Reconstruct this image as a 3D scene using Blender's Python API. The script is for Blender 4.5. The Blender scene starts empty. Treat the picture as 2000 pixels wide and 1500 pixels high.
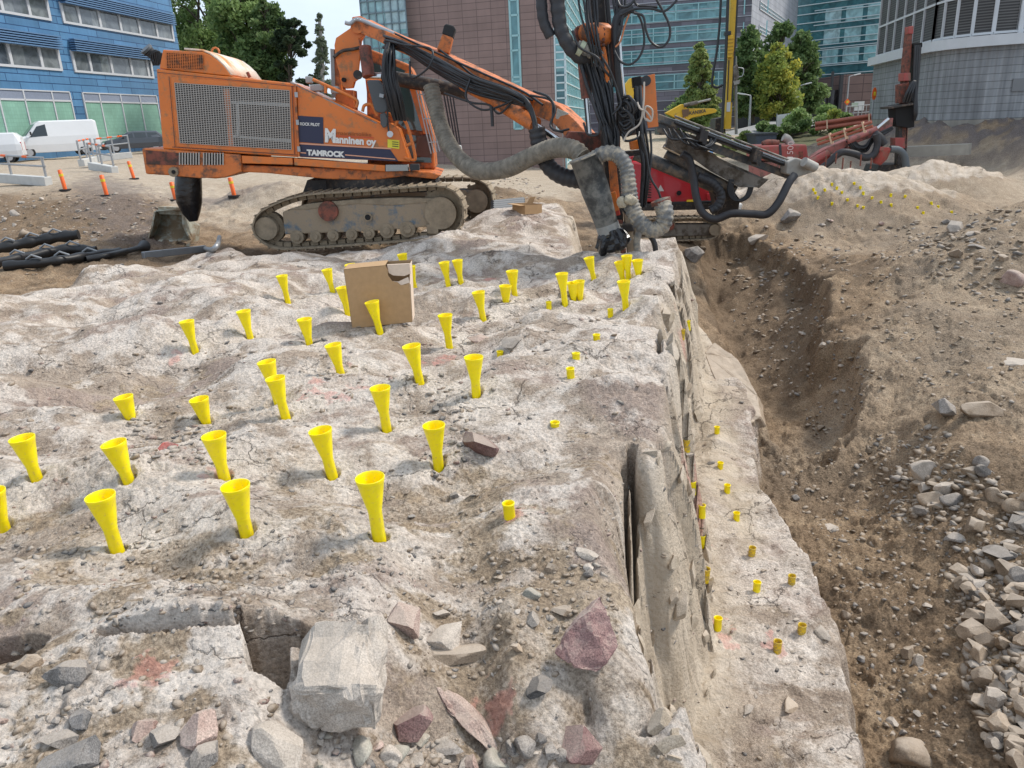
import bpy, bmesh, math, random
import numpy as np
from mathutils import Vector, Matrix
# ---------------------------------------------------------------- camera, sky, sun, exposure
S = bpy.context.scene
C = S.collection
R = math.radians
CAMZ = 2.0
PITCH = R(18.85); ROLL = R(2.7); FPX = 1500.0
_f = Vector((0, math.cos(PITCH), -math.sin(PITCH)))
_r0 = Vector((1, 0, 0)); _u0 = Vector((0, math.sin(PITCH), math.cos(PITCH)))
_r = math.cos(ROLL)*_r0 - math.sin(ROLL)*_u0
_u = math.sin(ROLL)*_r0 + math.cos(ROLL)*_u0
EYE = Vector((0, 0, CAMZ))
cd = bpy.data.cameras.new('camera'); cam = bpy.data.objects.new('camera', cd); C.objects.link(cam)
cd.sensor_width = 36; cd.lens = 27.0; cd.clip_start = 0.05; cd.clip_end = 3000
cam.matrix_world = Matrix(((_r.x, _u.x, -_f.x, EYE.x), (_r.y, _u.y, -_f.y, EYE.y), (_r.z, _u.z, -_f.z, EYE.z), (0, 0, 0, 1)))
S.camera = cam
W = bpy.data.worlds.new('World'); S.world = W; W.use_nodes = True
nt = W.node_tree; nt.nodes.clear()
SUN_EL, SUN_AZ = R(50), R(72)       # azimuth from +Y towards +X: behind the scene, to the right
sky = nt.nodes.new('ShaderNodeTexSky'); sky.sky_type = 'NISHITA'; sky.sun_disc = False
sky.sun_elevation = SUN_EL; sky.sun_rotation = SUN_AZ; sky.air_density = 1.0; sky.dust_density = 3.0; sky.ozone_density = 1.0
tcw = nt.nodes.new('ShaderNodeTexCoord'); mpw = nt.nodes.new('ShaderNodeMapping'); mpw.inputs['Scale'].default_value = (1, 1, 2.6)
cn = nt.nodes.new('ShaderNodeTexNoise'); cn.inputs['Scale'].default_value = 1.7; cn.inputs['Detail'].default_value = 7; cn.inputs['Roughness'].default_value = .58
cr = nt.nodes.new('ShaderNodeValToRGB'); cr.color_ramp.elements[0].position = .33; cr.color_ramp.elements[1].position = .62
cr.color_ramp.elements[0].color = (.45, .45, .45, 1)
mxw = nt.nodes.new('ShaderNodeMixRGB'); mxw.inputs['Color2'].default_value = (5.6, 6.5, 7.6, 1)
bg = nt.nodes.new('ShaderNodeBackground'); bg.inputs['Strength'].default_value = .125
ow = nt.nodes.new('ShaderNodeOutputWorld')
L = nt.links.new
L(tcw.outputs['Generated'], mpw.inputs[0]); L(mpw.outputs[0], cn.inputs['Vector']); L(cn.outputs['Fac'], cr.inputs[0])
L(cr.outputs[0], mxw.inputs['Fac']); L(sky.outputs[0], mxw.inputs['Color1']); L(mxw.outputs[0], bg.inputs['Color']); L(bg.outputs[0], ow.inputs[0])
sl = bpy.data.lights.new('sun', 'SUN'); sun = bpy.data.objects.new('sun', sl); C.objects.link(sun)
sl.energy = 2.7; sl.angle = R(11); sl.color = (1, .945, .86)
_sd = Vector((math.sin(SUN_AZ)*math.cos(SUN_EL), math.cos(SUN_AZ)*math.cos(SUN_EL), math.sin(SUN_EL)))
sun.rotation_euler = _sd.to_track_quat('Z', 'Y').to_euler()
S.view_settings.view_transform = 'Standard'; S.view_settings.look = 'None'; S.view_settings.gamma = 1
S.view_settings.exposure = 0.37
S.render.resolution_x = 1024; S.render.resolution_y = 768
S.render.engine = 'CYCLES'
random.seed(7); RNG = np.random.default_rng(7)

# ---------------------------------------------------------------- photograph pixel -> place in the world
def ray(px, py):
    return (_f + _r*((px-1000)/FPX) - _u*((py-750)/FPX))
def at(px, py, Y):
    d = ray(px, py); return EYE + d*(Y/d.y)
def onz(px, py, z):
    d = ray(px, py); return EYE + d*((z-CAMZ)/d.z)
class Plane:
    """a plane standing in the world; n points away from the eye"""
    def __init__(s, p, u, v=None):
        s.p = Vector(p); s.u = Vector(u).normalized(); s.v = Vector(v or (0, 0, 1)).normalized()
        s.n = s.u.cross(s.v).normalized()
        if s.n.dot(s.p-EYE) < 0: s.n = -s.n
    def pt(s, px, py, off=0.0):
        d = ray(px, py); q = s.p + s.n*off
        return EYE + d*((q-EYE).dot(s.n)/d.dot(s.n))
    def pts(s, L, off=0.0): return [s.pt(a, b, off) for a, b in L]
    def uv(s, px, py, off=0.0):
        q = s.pt(px, py, off)-s.p; return q.dot(s.u), q.dot(s.v)
    def w(s, u, v, off=0.0): return s.p + s.u*u + s.v*v + s.n*off
def proj(P):
    q = Vector(P)-EYE; k = q.dot(_f); return (1000+FPX*q.dot(_r)/k, 750-FPX*q.dot(_u)/k)

# ---------------------------------------------------------------- materials
MATS = {}
def mat(name, col, rough=.6, metal=0., noise=0., nscale=8., dirt=None, dirtamt=.0, dscale=3., bump=0., bscale=60., spec=.5, sub=None, trans=0., stretch=None, coat=0.):
    if name in MATS: return MATS[name]
    m = bpy.data.materials.new(name); m.use_nodes = True; t = m.node_tree; N = t.nodes; b = N['Principled BSDF']; l = t.links.new
    b.inputs['Roughness'].default_value = rough; b.inputs['Metallic'].default_value = metal; b.inputs['Specular IOR Level'].default_value = spec
    b.inputs['Coat Weight'].default_value = coat
    tc = N.new('ShaderNodeTexCoord'); src = tc.outputs['Object']
    if stretch:
        mp = N.new('ShaderNodeMapping'); mp.inputs['Scale'].default_value = stretch; l(src, mp.inputs[0]); src = mp.outputs[0]
    cur = None
    rgb = N.new('ShaderNodeRGB'); rgb.outputs[0].default_value = (*col, 1); cur = rgb.outputs[0]
    if noise:
        n = N.new('ShaderNodeTexNoise'); n.inputs['Scale'].default_value = nscale; n.inputs['Detail'].default_value = 6; l(src, n.inputs['Vector'])
        mr = N.new('ShaderNodeMapRange'); mr.inputs[1].default_value = .25; mr.inputs[2].default_value = .75
        mr.inputs[3].default_value = 1-noise; mr.inputs[4].default_value = 1+noise; l(n.outputs['Fac'], mr.inputs[0])
        mu = N.new('ShaderNodeMixRGB'); mu.blend_type = 'MULTIPLY'; mu.inputs[0].default_value = 1; l(cur, mu.inputs[1]); l(mr.outputs[0], mu.inputs[2]); cur = mu.outputs[0]
    if dirt:
        n = N.new('ShaderNodeTexNoise'); n.inputs['Scale'].default_value = dscale; n.inputs['Detail'].default_value = 9; n.inputs['Roughness'].default_value = .68; l(src, n.inputs['Vector'])
        rp = N.new('ShaderNodeMapRange'); rp.inputs[1].default_value = .62-.42*dirtamt; rp.inputs[2].default_value = .74-.36*dirtamt; l(n.outputs['Fac'], rp.inputs[0])
        mx = N.new('ShaderNodeMixRGB'); l(rp.outputs[0], mx.inputs[0]); l(cur, mx.inputs[1]); mx.inputs[2].default_value = (*dirt, 1); cur = mx.outputs[0]
        ro = N.new('ShaderNodeMapRange'); ro.inputs[3].default_value = rough; ro.inputs[4].default_value = .92; l(rp.outputs[0], ro.inputs[0]); l(ro.outputs[0], b.inputs['Roughness'])
    l(cur, b.inputs['Base Color'])
    if bump:
        n = N.new('ShaderNodeTexNoise'); n.inputs['Scale'].default_value = bscale; n.inputs['Detail'].default_value = 5; l(src, n.inputs['Vector'])
        bp = N.new('ShaderNodeBump'); bp.inputs['Strength'].default_value = bump; bp.inputs['Distance'].default_value = .02; l(n.outputs['Fac'], bp.inputs['Height']); l(bp.outputs[0], b.inputs['Normal'])
    if trans:
        b.inputs['Subsurface Weight'].default_value = trans; b.inputs['Subsurface Radius'].default_value = (.02, .015, .002)
    MATS[name] = m; return m

# ---------------------------------------------------------------- mesh building
def tag(o, label=None, cat=None, group=None, kind=None):
    if label: o['label'] = label
    if cat: o['category'] = cat
    if group: o['group'] = group
    if kind: o['kind'] = kind
    return o
def thing(name, label, cat, loc=(0, 0, 0), group=None):
    o = bpy.data.objects.new(name, None); o.empty_display_size = .2; C.objects.link(o); o.location = loc
    return tag(o, label, cat, group)
def origin(o):
    v = Vector((0, 0, 0))
    while o is not None: v = v + Vector(o.location); o = o.parent
    return v
def frame(d, up=(0, 0, 1)):
    d = Vector(d).normalized(); a = Vector(up)
    if abs(d.dot(a)) > .97: a = Vector((1, 0, 0))
    x = a.cross(d).normalized(); y = d.cross(x).normalized(); return x, y, d
class MB:
    def __init__(s): s.v = []; s.f = []; s.sm = []
    def add(s, vs, fs, smooth=False):
        k = len(s.v); s.v += [tuple(x) for x in vs]; s.f += [tuple(i+k for i in f) for f in fs]; s.sm += [smooth]*len(fs); return s
    def prism(s, poly, vec, bev=0):
        n = len(poly); vec = Vector(vec); P = [Vector(p) for p in poly]
        s.add(P+[p+vec for p in P], [tuple(range(n))[::-1], tuple(range(n, 2*n))]+[(i, (i+1) % n, (i+1) % n+n, i+n) for i in range(n)]); return s
    def box(s, c, sx, sy, sz, x=(1, 0, 0), y=(0, 1, 0), z=None):
        x = Vector(x).normalized(); y = Vector(y).normalized(); z = Vector(z).normalized() if z else x.cross(y).normalized(); c = Vector(c)
        P = [c+x*(a*sx/2)+y*(b*sy/2)+z*(e*sz/2) for e in (-1, 1) for a, b in ((-1, -1), (1, -1), (1, 1), (-1, 1))]
        s.add(P, [(3, 2, 1, 0), (4, 5, 6, 7), (0, 1, 5, 4), (1, 2, 6, 5), (2, 3, 7, 6), (3, 0, 4, 7)]); return s
    def bar(s, a, b, w, h, up=(0, 0, 1)):
        a = Vector(a); b = Vector(b); x, y, d = frame(b-a, up); return s.box((a+b)/2, w, h, (b-a).length, x, y, d)
    def tube(s, pts, r, n=8, cap=True, rib=None):
        P = [Vector(p) for p in pts]; rings = []
        for i, p in enumerate(P):
            d = (P[min(i+1, len(P)-1)]-P[max(i-1, 0)])
            if i == 0: x, y, _ = frame(d)
            else:
                d = d.normalized(); x = (x-d*x.dot(d)).normalized(); y = d.cross(x)
            rr = r[i] if hasattr(r, '__len__') else r
            rings.append([p+x*(math.cos(2*math.pi*k/n)*rr)+y*(math.sin(2*math.pi*k/n)*rr) for k in range(n)])
        vs = [q for g in rings for q in g]; m = len(P)
        s.add(vs, [(i*n+k, i*n+(k+1) % n, (i+1)*n+(k+1) % n, (i+1)*n+k) for i in range(m-1) for k in range(n)], True)
        if cap: s.add(rings[0], [tuple(range(n))[::-1]]); s.add(rings[-1], [tuple(range(n))])
        return s
    def cyl(s, a, b, r, n=20, r2=None): return s.tube([a, b], [r, r if r2 is None else r2], n)
    def disc(s, c, ax, r, th, n=24):
        c = Vector(c); ax = Vector(ax).normalized(); return s.cyl(c-ax*th/2, c+ax*th/2, r, n)
    def quad(s, a, b, c, d): return s.add([a, b, c, d], [(0, 1, 2, 3)])
    def build(s, name, m, parent=None, bevel=0., solid=0., mats=None):
        o0 = origin(parent); me = bpy.data.meshes.new(name)
        me.from_pydata([(x-o0.x, y-o0.y, z-o0.z) for x, y, z in s.v], [], s.f); 
        me.polygons.foreach_set('use_smooth', s.sm)
        me.update(); me.materials.append(m); o = bpy.data.objects.new(name, me); C.objects.link(o)
        bm = bmesh.new(); bm.from_mesh(me); bmesh.ops.recalc_face_normals(bm, faces=bm.faces); bm.to_mesh(me); bm.free()
        if parent is not None: o.parent = parent
        if solid: q = o.modifiers.new('s', 'SOLIDIFY'); q.thickness = solid; q.offset = 0
        if bevel:
            q = o.modifiers.new('b', 'BEVEL'); q.width = bevel; q.segments = 2; q.limit_method = 'ANGLE'; q.angle_limit = R(40)
        return o
def spline(P, n=8):
    """Catmull-Rom through points"""
    P = [Vector(p) for p in P]; Q = [P[0]*2-P[1]]+P+[P[-1]*2-P[-2]]; out = []
    for i in range(1, len(Q)-2):
        a, b, c, d = Q[i-1:i+3]
        for k in range(n):
            t = k/n; out.append(.5*((2*b)+(c-a)*t+(2*a-5*b+4*c-d)*t*t+(3*b-a-3*c+d)*t**3))
    return out+[P[-1]]
def text(name, s, m, plane_o, ux, uy, size, parent, depth=.003, shear=0., sx=1., bold=0.):
    """lettering lying on a surface: ux/uy are unit vectors of the writing"""
    cu = bpy.data.curves.new(name, 'FONT'); cu.body = s; cu.size = size; cu.extrude = depth; cu.shear = shear; cu.resolution_u = 3; cu.offset = bold
    tmp = bpy.data.objects.new('tmp', cu); C.objects.link(tmp)
    dg = bpy.context.evaluated_depsgraph_get(); me = bpy.data.meshes.new_from_object(tmp.evaluated_get(dg))
    bpy.data.objects.remove(tmp)
    ux = Vector(ux).normalized(); uy = Vector(uy).normalized(); un = ux.cross(uy); o0 = origin(parent)
    for v in me.vertices:
        q = Vector(plane_o)+ux*(v.co.x*sx)+uy*v.co.y+un*v.co.z-o0; v.co = q
    me.materials.clear(); me.materials.append(m); me.name = name
    o = bpy.data.objects.new(name, me); C.objects.link(o)
    if parent is not None: o.parent = parent
    return o
def lump(r=1., seed=0, n=2, cut=5, sq=(1, 1, 1)):
    """angular stone: a ball with flat facets struck off it"""
    bm = bmesh.new(); bmesh.ops.create_icosphere(bm, subdivisions=n, radius=1)
    rg = random.Random(seed); pl = []
    for k in range(cut):
        d = Vector((rg.gauss(0, 1), rg.gauss(0, 1), rg.gauss(0, 1))).normalized(); pl.append((d, rg.uniform(.43, .66)))
    for v in bm.verts:
        for _ in range(3):
            for d, h in pl:
                q = v.co.dot(d)
                if q > h: v.co -= d*(q-h)
        v.co *= 1+rg.uniform(-.012, .012)*(n < 4)
        v.co = Vector((v.co.x*sq[0], v.co.y*sq[1], v.co.z*sq[2]))*r
    V = [tuple(v.co) for v in bm.verts]; F = [tuple(x.index for x in f.verts) for f in bm.faces]; bm.free(); return V, F
# ---------------------------------------------------------------- noise
def _h(ix, iy, s):
    n = (ix.astype(np.int64)*374761393+iy.astype(np.int64)*668265263+s*1442695041) & 0xffffffff
    n = ((n ^ (n >> 13))*1274126177) & 0xffffffff; n = (n ^ (n >> 16)) & 0xffffffff
    n = (n*2246822519) & 0xffffffff; return ((n ^ (n >> 15)) & 0xffffff)/float(0xffffff)
def perl(x, y, s=0):
    x0 = np.floor(x); y0 = np.floor(y); fx = x-x0; fy = y-y0; u = fx*fx*fx*(fx*(fx*6-15)+10); v = fy*fy*fy*(fy*(fy*6-15)+10)
    def g(a, b):
        t = _h(x0+a, y0+b, s)*2*np.pi; return np.cos(t)*(fx-a)+np.sin(t)*(fy-b)
    return ((g(0, 0)*(1-u)+g(1, 0)*u)*(1-v)+(g(0, 1)*(1-u)+g(1, 1)*u)*v)*1.5
def fbm(x, y, o=4, s=0, gain=.5):
    a = 1; t = 0; f = 1
    for k in range(o): t = t+a*perl(x*f, y*f, s+k*17); a *= gain; f *= 2.03
    return t
def ridge(x, y, o=4, s=0, gain=.5):
    a = 1; t = 0; f = 1
    for k in range(o): t = t+a*(1-2*np.abs(perl(x*f, y*f, s+k*31))); a *= gain; f *= 2.1
    return t
def facet(x, y, s=0, tilt=1., step=.5):
    """cells like broken rock: each cell a tilted flat with its own height; returns (height, edge distance)"""
    x0 = np.floor(x); y0 = np.floor(y); b1 = np.full(x.shape, 9.); b2 = np.full(x.shape, 9.); hh = np.zeros(x.shape)
    for a in (-1, 0, 1):
        for b in (-1, 0, 1):
            cx = x0+a; cy = y0+b; jx = cx+_h(cx, cy, s+1); jy = cy+_h(cx, cy, s+2); dx = x-jx; dy = y-jy; d = dx*dx+dy*dy
            t = _h(cx, cy, s+3)*6.283; h = (np.cos(t)*dx+np.sin(t)*dy)*tilt+(_h(cx, cy, s+4)-.5)*step
            m = d < b1; b2 = np.where(m, b1, np.minimum(b2, d)); hh = np.where(m, h, hh); b1 = np.where(m, d, b1)
    return hh, np.sqrt(b2)-np.sqrt(b1)
def sstep(a, b, x):
    t = np.clip((x-a)/(b-a), 0, 1); return t*t*(3-2*t)
def sdpoly(X, Y, poly):
    """signed distance, positive inside"""
    P = np.array([(p[0], p[1]) for p in poly]); d = np.full(X.shape, 1e9); ins = np.zeros(X.shape, bool)
    for i in range(len(P)):
        a = P[i]; b = P[(i+1) % len(P)]; e = b-a; wx = X-a[0]; wy = Y-a[1]
        t = np.clip((wx*e[0]+wy*e[1])/max(1e-9, e@e), 0, 1); d = np.minimum(d, (wx-e[0]*t)**2+(wy-e[1]*t)**2)
        c = ((a[1] > Y) != (b[1] > Y)) & (X < (b[0]-a[0])*(Y-a[1])/((b[1]-a[1]) if b[1] != a[1] else 1e-9)+a[0]); ins ^= c
    d = np.sqrt(d); return np.where(ins, d, -d)
def seg(X, Y, pts):
    d = np.full(X.shape, 1e9)
    for a, b in zip(pts[:-1], pts[1:]):
        e = (b[0]-a[0], b[1]-a[1]); t = np.clip(((X-a[0])*e[0]+(Y-a[1])*e[1])/(e[0]**2+e[1]**2), 0, 1)
        d = np.minimum(d, np.hypot(X-a[0]-e[0]*t, Y-a[1]-e[1]*t))
    return d
class RBF:
    """surface through control heights, laid out in bearing / log distance"""
    def __init__(s, pts):
        P = np.array([tuple(onz(a, b, z)) for a, b, z in pts]); s.q = s.key(P[:, 0], P[:, 1]); z = P[:, 2]; n = len(z)
        K = np.hypot(s.q[:, None, 0]-s.q[None, :, 0], s.q[:, None, 1]-s.q[None, :, 1])
        A = np.zeros((n+1, n+1)); A[:n, :n] = K-np.eye(n)*.02; A[:n, n] = 1; A[n, :n] = 1
        s.w = np.linalg.solve(A, np.append(z, 0))
    def key(s, X, Y): return np.stack([np.arctan2(X, Y)*2.2, np.log(np.hypot(X, Y))], -1)
    def __call__(s, X, Y):
        q = s.key(X, Y); z = np.full(X.shape, s.w[-1])
        for i in range(len(s.q)): z = z+s.w[i]*np.hypot(q[..., 0]-s.q[i, 0], q[..., 1]-s.q[i, 1])
        return z

# ---------------------------------------------------------------- the lie of the land (photo pixel, height)
BENCH = RBF([(0, 1450, .0), (300, 1480, -.02), (500, 1430, -.03), (650, 1480, -.28), (800, 1490, -.42), (950, 1500, -.6), (1150, 1500, -.75), (1250, 1490, -.6),
             (1000, 1330, -.3), (1150, 1330, -.3), (1000, 1220, -.14), (1140, 1180, -.12), (1200, 1100, -.08), (700, 1200, -.02), (400, 1200, 0), (100, 1200, .02),
             (740, 1045, 0), (480, 1032, 0), (228, 1070, 0), (70, 928, -.02), (438, 930, -.02), (648, 922, -.02), (856, 903, -.12), (993, 1010, .0), (930, 765, -.05),
             (1110, 740, .0), (1190, 850, -.02), (558, 812, -.02), (240, 798, -.02), (666, 728, -.03), (820, 742, -.04), (1165, 660, -.02), (1260, 700, -.03), (1250, 820, -.03),
             (380, 680, -.02), (200, 700, .04), (20, 760, .03), (604, 668, -.02), (878, 677, -.05), (488, 655, 0), (742, 645, -.03), (944, 622, -.03), (1072, 600, .02), (1220, 600, .02),
             (562, 587, -.05), (660, 600, -.03), (876, 556, -.07), (1005, 573, -.1), (1103, 587, 0), (1160, 542, -.12), (1225, 545, -.02), (1290, 520, .0), (1300, 600, -.05),
             (300, 560, .05), (100, 620, .03), (0, 600, 0), (430, 520, .02), (250, 520, .08), (600, 500, -.15), (800, 480, -.05), (700, 500, -.2),
             (1000, 430, .25), (1080, 440, .22), (1100, 500, -.1), (900, 470, .08), (1210, 500, -.1), (1300, 490, -.02), (800, 440, .05), (650, 478, -.2), (500, 480, -.3)])
LOWER = RBF([(1345, 645, -1.0), (1380, 640, -1.0), (1400, 700, -1.25), (1440, 720, -1.3), (1400, 780, -1.5), (1470, 800, -1.6), (1400, 840, -1.55), (1345, 870, -1.75), (1407, 910, -1.75),
             (1480, 880, -1.75), (1420, 1000, -1.8), (1520, 1040, -1.85), (1450, 1200, -1.85), (1600, 1200, -1.9), (1640, 1300, -1.95), (1500, 1400, -1.95), (1680, 1490, -2.0), (1450, 1490, -2.0), (1350, 560, -.6), (1330, 500, -.25)])
DIRT = RBF([(1520, 930, -2.35), (1620, 1120, -2.5), (1700, 1250, -2.5), (1720, 1450, -2.6), (1850, 1480, -2.45), (1990, 1480, -2.2), (1990, 1300, -2.1), (1850, 1250, -2.35), (1990, 1100, -1.9),
            (1850, 1000, -1.95), (1700, 950, -2.25), (1990, 950, -1.65), (1880, 880, -1.5), (1990, 800, -1.45), (1750, 800, -1.8), (1600, 800, -2.2), (1500, 740, -2.3), (1450, 660, -2.2), (1400, 580, -2.05),
            (1370, 520, -1.5), (1360, 490, -1.05), (1480, 560, -1.75), (1450, 500, -1.2), (1520, 510, -1.15), (1600, 560, -1.2), (1560, 560, -1.3), (1620, 600, -1.3), (1560, 620, -2.0), (1640, 680, -1.55), (1600, 700, -1.95),
            (1700, 600, -1.25), (1750, 700, -1.35), (1900, 700, -1.25), (1990, 600, -1.2), (1850, 600, -1.2), (1700, 500, -1.15), (1800, 480, -1.1), (1600, 450, -1.1), (1450, 450, -1.0), (1350, 470, -.95), (1300, 480, -.8),
            (1250, 470, -.8), (1150, 480, -.6), (1120, 460, -.5), (1990, 540, -1.0), (1500, 350, -1.0), (1700, 350, -1.1), (1850, 330, -.95), (1990, 330, -.8), (1600, 300, -.5), (1480, 290, -.25), (1450, 262, .3), (1500, 240, .75), (1600, 240, .7), (1700, 235, .8), (1650, 222, 1.1), (1822, 297, -.3), (1400, 255, .4),
            (1200, 400, -.6), (1100, 380, -.55), (1000, 400, -.35), (950, 370, -.4), (1050, 340, -.75), (900, 340, -.4), (1100, 335, -.8), (1250, 300, -.3), (1200, 280, .3), (750, 370, .0), (600, 380, .1), (600, 450, -.2), (480, 470, -.25), (420, 470, -.25),
            (480, 410, .05), (350, 400, .3), (300, 478, -.1), (400, 352, .35), (150, 500, -.05), (0, 560, -.0), (0, 520, -.05), (100, 480, -.05), (250, 455, .1), (200, 400, .5), (0, 372, .62), (60, 374, .62), (0, 440, .15), (120, 352, .75), (250, 376, .55),
            (0, 330, .9), (200, 335, .85), (300, 320, .8), (100, 312, .95), (200, 305, .95), (0, 318, .92), (500, 335, .35), (600, 320, .3), (300, 290, 1.1), (0, 293, 1.2), (600, 263, 1.1), (1000, 246, 1.1), (1500, 221, 1.3), (2000, 197, 1.4), (800, 300, .0), (-200, 330, .9), (-300, 500, 0), (-200, 1000, 0),
            (2200, 600, -1.2), (2300, 1000, -1.6), (2200, 1500, -2.1)])
def _px(L, z): return [onz(a, b, z) for a, b in L]
UP_EDGE = _px([(1322, 486), (1325, 520), (1318, 560)], -.05)+_px([(1290, 610), (1286, 660), (1296, 705), (1308, 745), (1306, 800), (1292, 860), (1268, 900), (1225, 885), (1212, 935), (1222, 1010), (1235, 1080)], -.06)+_px([(1250, 1160), (1262, 1230), (1282, 1300)], -.15)+_px([(1330, 1400), (1372, 1480)], -.45)+_px([(1420, 1640)], -.6)
FARB = _px([(-400, 640), (0, 590), (130, 560), (260, 520), (430, 490), (500, 500)], 0)+_px([(640, 490), (780, 480), (900, 455)], -.1)+_px([(940, 420), (1010, 407), (1090, 408), (1112, 440), (1120, 490)], .1)+_px([(1180, 500), (1240, 490), (1300, 482)], -.1)
UPPOLY = FARB+UP_EDGE+[Vector((1.5, -3, 0)), Vector((-9, -3, 0))]
OUT = _px([(1322, 486)], -.1)+_px([(1348, 560)], -.55)+_px([(1382, 632)], -.95)+_px([(1440, 700)], -1.2)+_px([(1478, 765)], -1.5)+_px([(1488, 840)], -1.65)+_px([(1496, 925)], -1.78)+_px([(1540, 1015), (1598, 1115)], -1.85)+_px([(1650, 1200), (1680, 1330), (1700, 1500), (1740, 1750)], -1.95)
LOWPOLY = OUT+[Vector((1.8, -3, 0)), Vector((0, -3, 0)), Vector((.2, 6, 0)), Vector((2.2, 9.5, 0))]
PIT = [_px(p, -.03) for p in ([(468, 1268), (560, 1252), (628, 1262), (634, 1292), (575, 1305), (560, 1378), (500, 1372), (492, 1312)], [(-40, 1262), (60, 1258), (104, 1268), (80, 1305), (30, 1322), (-40, 1312)],
       [(205, 1290), (340, 1298), (480, 1282), (480, 1306), (330, 1316), (230, 1312)])]
CRK = [[onz(a, b, -.08) for a, b in Lp] for Lp in ([(1232, 880), (1242, 950), (1247, 1000), (1256, 1060), (1262, 1120), (1262, 1165)], [(1222, 890), (1225, 960), (1243, 1040), (1254, 1100), (1258, 1170)],
       [(1286, 690), (1288, 740)])]
MOUNDS = []   # x, y, rx, ry, angle, height, power
def mound_px(px, py, Y, rx, ry, h, ang=0, pw=2): 
    p = at(px, py, Y); MOUNDS.append((p.x, p.y, rx, ry, R(ang), h, pw))
mound_px(1620, 400, 21.8, 3.5, 2.0, 1.15, -14, 3); mound_px(1545, 410, 21.0, 1.7, 1.2, .35, 0); mound_px(1770, 415, 19.8, 2.2, 1.3, .4, -25)
mound_px(1750, 360, 26.5, 3.6, 2.0, .95, -6, 3); mound_px(1865, 365, 25.2, 1.6, 1.3, .35, 0, 3)
mound_px(2080, 460, 14.2, 2.8, 2.2, 1.25, 20); mound_px(1900, 520, 13.0, 1.5, .9, .22, 0)
mound_px(540, 380, 21.5, 1.5, .9, .75, 0); mound_px(985, 385, 23.5, 1.3, .8, .45, 0)
PITC = _px([(1352, 492), (1450, 480), (1540, 512), (1622, 572), (1606, 640)], -1.3)+_px([(1700, 730), (1660, 830), (1560, 880), (1470, 760), (1400, 640)], -1.9)
def land(X, Y):
    up = BENCH(X, Y); lo = LOWER(X, Y); di = DIRT(X, Y); r = np.hypot(X, Y)
    du = sdpoly(X, Y, UPPOLY); dl = sdpoly(X, Y, LOWPOLY)
    wob = fbm(X*1.3, Y*1.3, 5, 3)*.16+fbm(X*6, Y*6, 3, 8)*.035
    # bedrock relief: rolling glacial backs, then broken facets
    f1, e1 = facet(X*.9+fbm(X, Y, 2, 1)*.3, Y*1.25, 11, 1., .22); f2, e2 = facet(X*3.1+fbm(X*2, Y*2, 2, 4)*.25, Y*4.6, 21, 1., .35); f3, e3 = facet(X*9+fbm(X*5, Y*5, 2, 5)*.3, Y*14, 31, 1., .9)
    roll = fbm(X*.45+7, Y*.62, 3, 2)*.21+ridge(X*.55-Y*.25, Y*1.1+X*.2, 2, 77, .4)*.055
    f1 = f1*sstep(0, .22, e1); f2 = f2*sstep(0, .2, e2); f3 = f3*sstep(0, .15, e3)
    chips = sstep(-.1, .35, fbm(X*.8, Y*.8, 3, 41))
    f4, e4 = facet(X*21, Y*29, 51, 1., 1.)
    near = 1-sstep(9, 20, r)
    rock = roll*sstep(0, .8, r-1.6)+f1*.035+f2*(.012+.018*chips)+f3*(.003+.012*chips)*near+f4*(.002+.0045*chips)*near+fbm(X*14, Y*14, 3, 15)*.006
    far_up = sstep(5.5, 8.5, Y)*(1-sstep(10.5, 13, Y))
    _o = onz(240, 725, 0); rock = rock+.13*np.exp(-(((X-_o.x)/.42)**2+((Y-_o.y)/.22)**2)**1.6)
    rock = rock+far_up*fbm(X*.7, Y*.75+3, 3, 99)*.16*sstep(-2.5, .5, -X+2.5)
    up = up+rock
    lo = lo+f1*.05+f2*.03+f3*.012+fbm(X*.8, Y*.8, 3, 61)*.06
    soil = fbm(X*.55, Y*.55, 4, 6)*.12+fbm(X*2.6, Y*2.6, 4, 9)*.035+np.abs(fbm(X*7, Y*7, 3, 12))*.03*near+f4*.004*near+f3*.006*near
    # tyre and bucket marks on the open floor
    rut = np.sin((X*.5+Y*.25)*9+fbm(X*.4, Y*.4, 2, 5)*6)*.012*sstep(6, 9, Y)
    farflat = 1-.8*sstep(22, 34, r)
    di = di+(soil+rut)*farflat
    z = di
    clod, ce = facet(X*5+fbm(X*3, Y*3, 2, 8)*.4, Y*5, 81, 1., .9); clod2, ce2 = facet(X*13, Y*13, 83, 1., .9)
    z = z+(clod*sstep(0, .12, ce)*.05*sstep(-.2, .3, fbm(X*.9, Y*.9, 2, 33))+clod2*.018*near+ridge(X*2.2, Y*2.2, 3, 35)*.016)*farflat
    pc = sdpoly(X, Y, PITC)+fbm(X*1.6, Y*1.6, 4, 36)*.16+clod*.05
    z = z-.40*sstep(-.06, .20, pc)+.10*np.exp(-(pc/.22)**2)
    # lower bench with ragged cliff to the soil
    a = sstep(-.05, .10, dl+wob*.45)
    z = z*(1-a)+lo*a
    # upper bench cliff: broken in leaves parallel to the edge
    lv = du+wob*.3
    leaf, le = facet(X*1.1, Y*2.6, 71, 1., 1.); lv = lv+leaf*.05
    cliff = sstep(-.34, .0, lv)
    cl = .5*sstep(-.20, -.12, lv)+.5*sstep(-.06, .02, lv)
    cliffzone = sstep(-1, 1, X-.3)
    top = up
    fz, fe = facet(X*2.1+Y*.5, Y*1.3-X*.3, 87, 1., 1.2); lv2 = du+fbm(X*1.3, Y*1.3, 4, 3)*.07+fz*.07+f3*.012
    cl = .62*np.clip((lv2+.36)/.36, 0, 1)*sstep(-.38, -.34, lv2)+.38*sstep(-.34, -.0, lv2)
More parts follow.
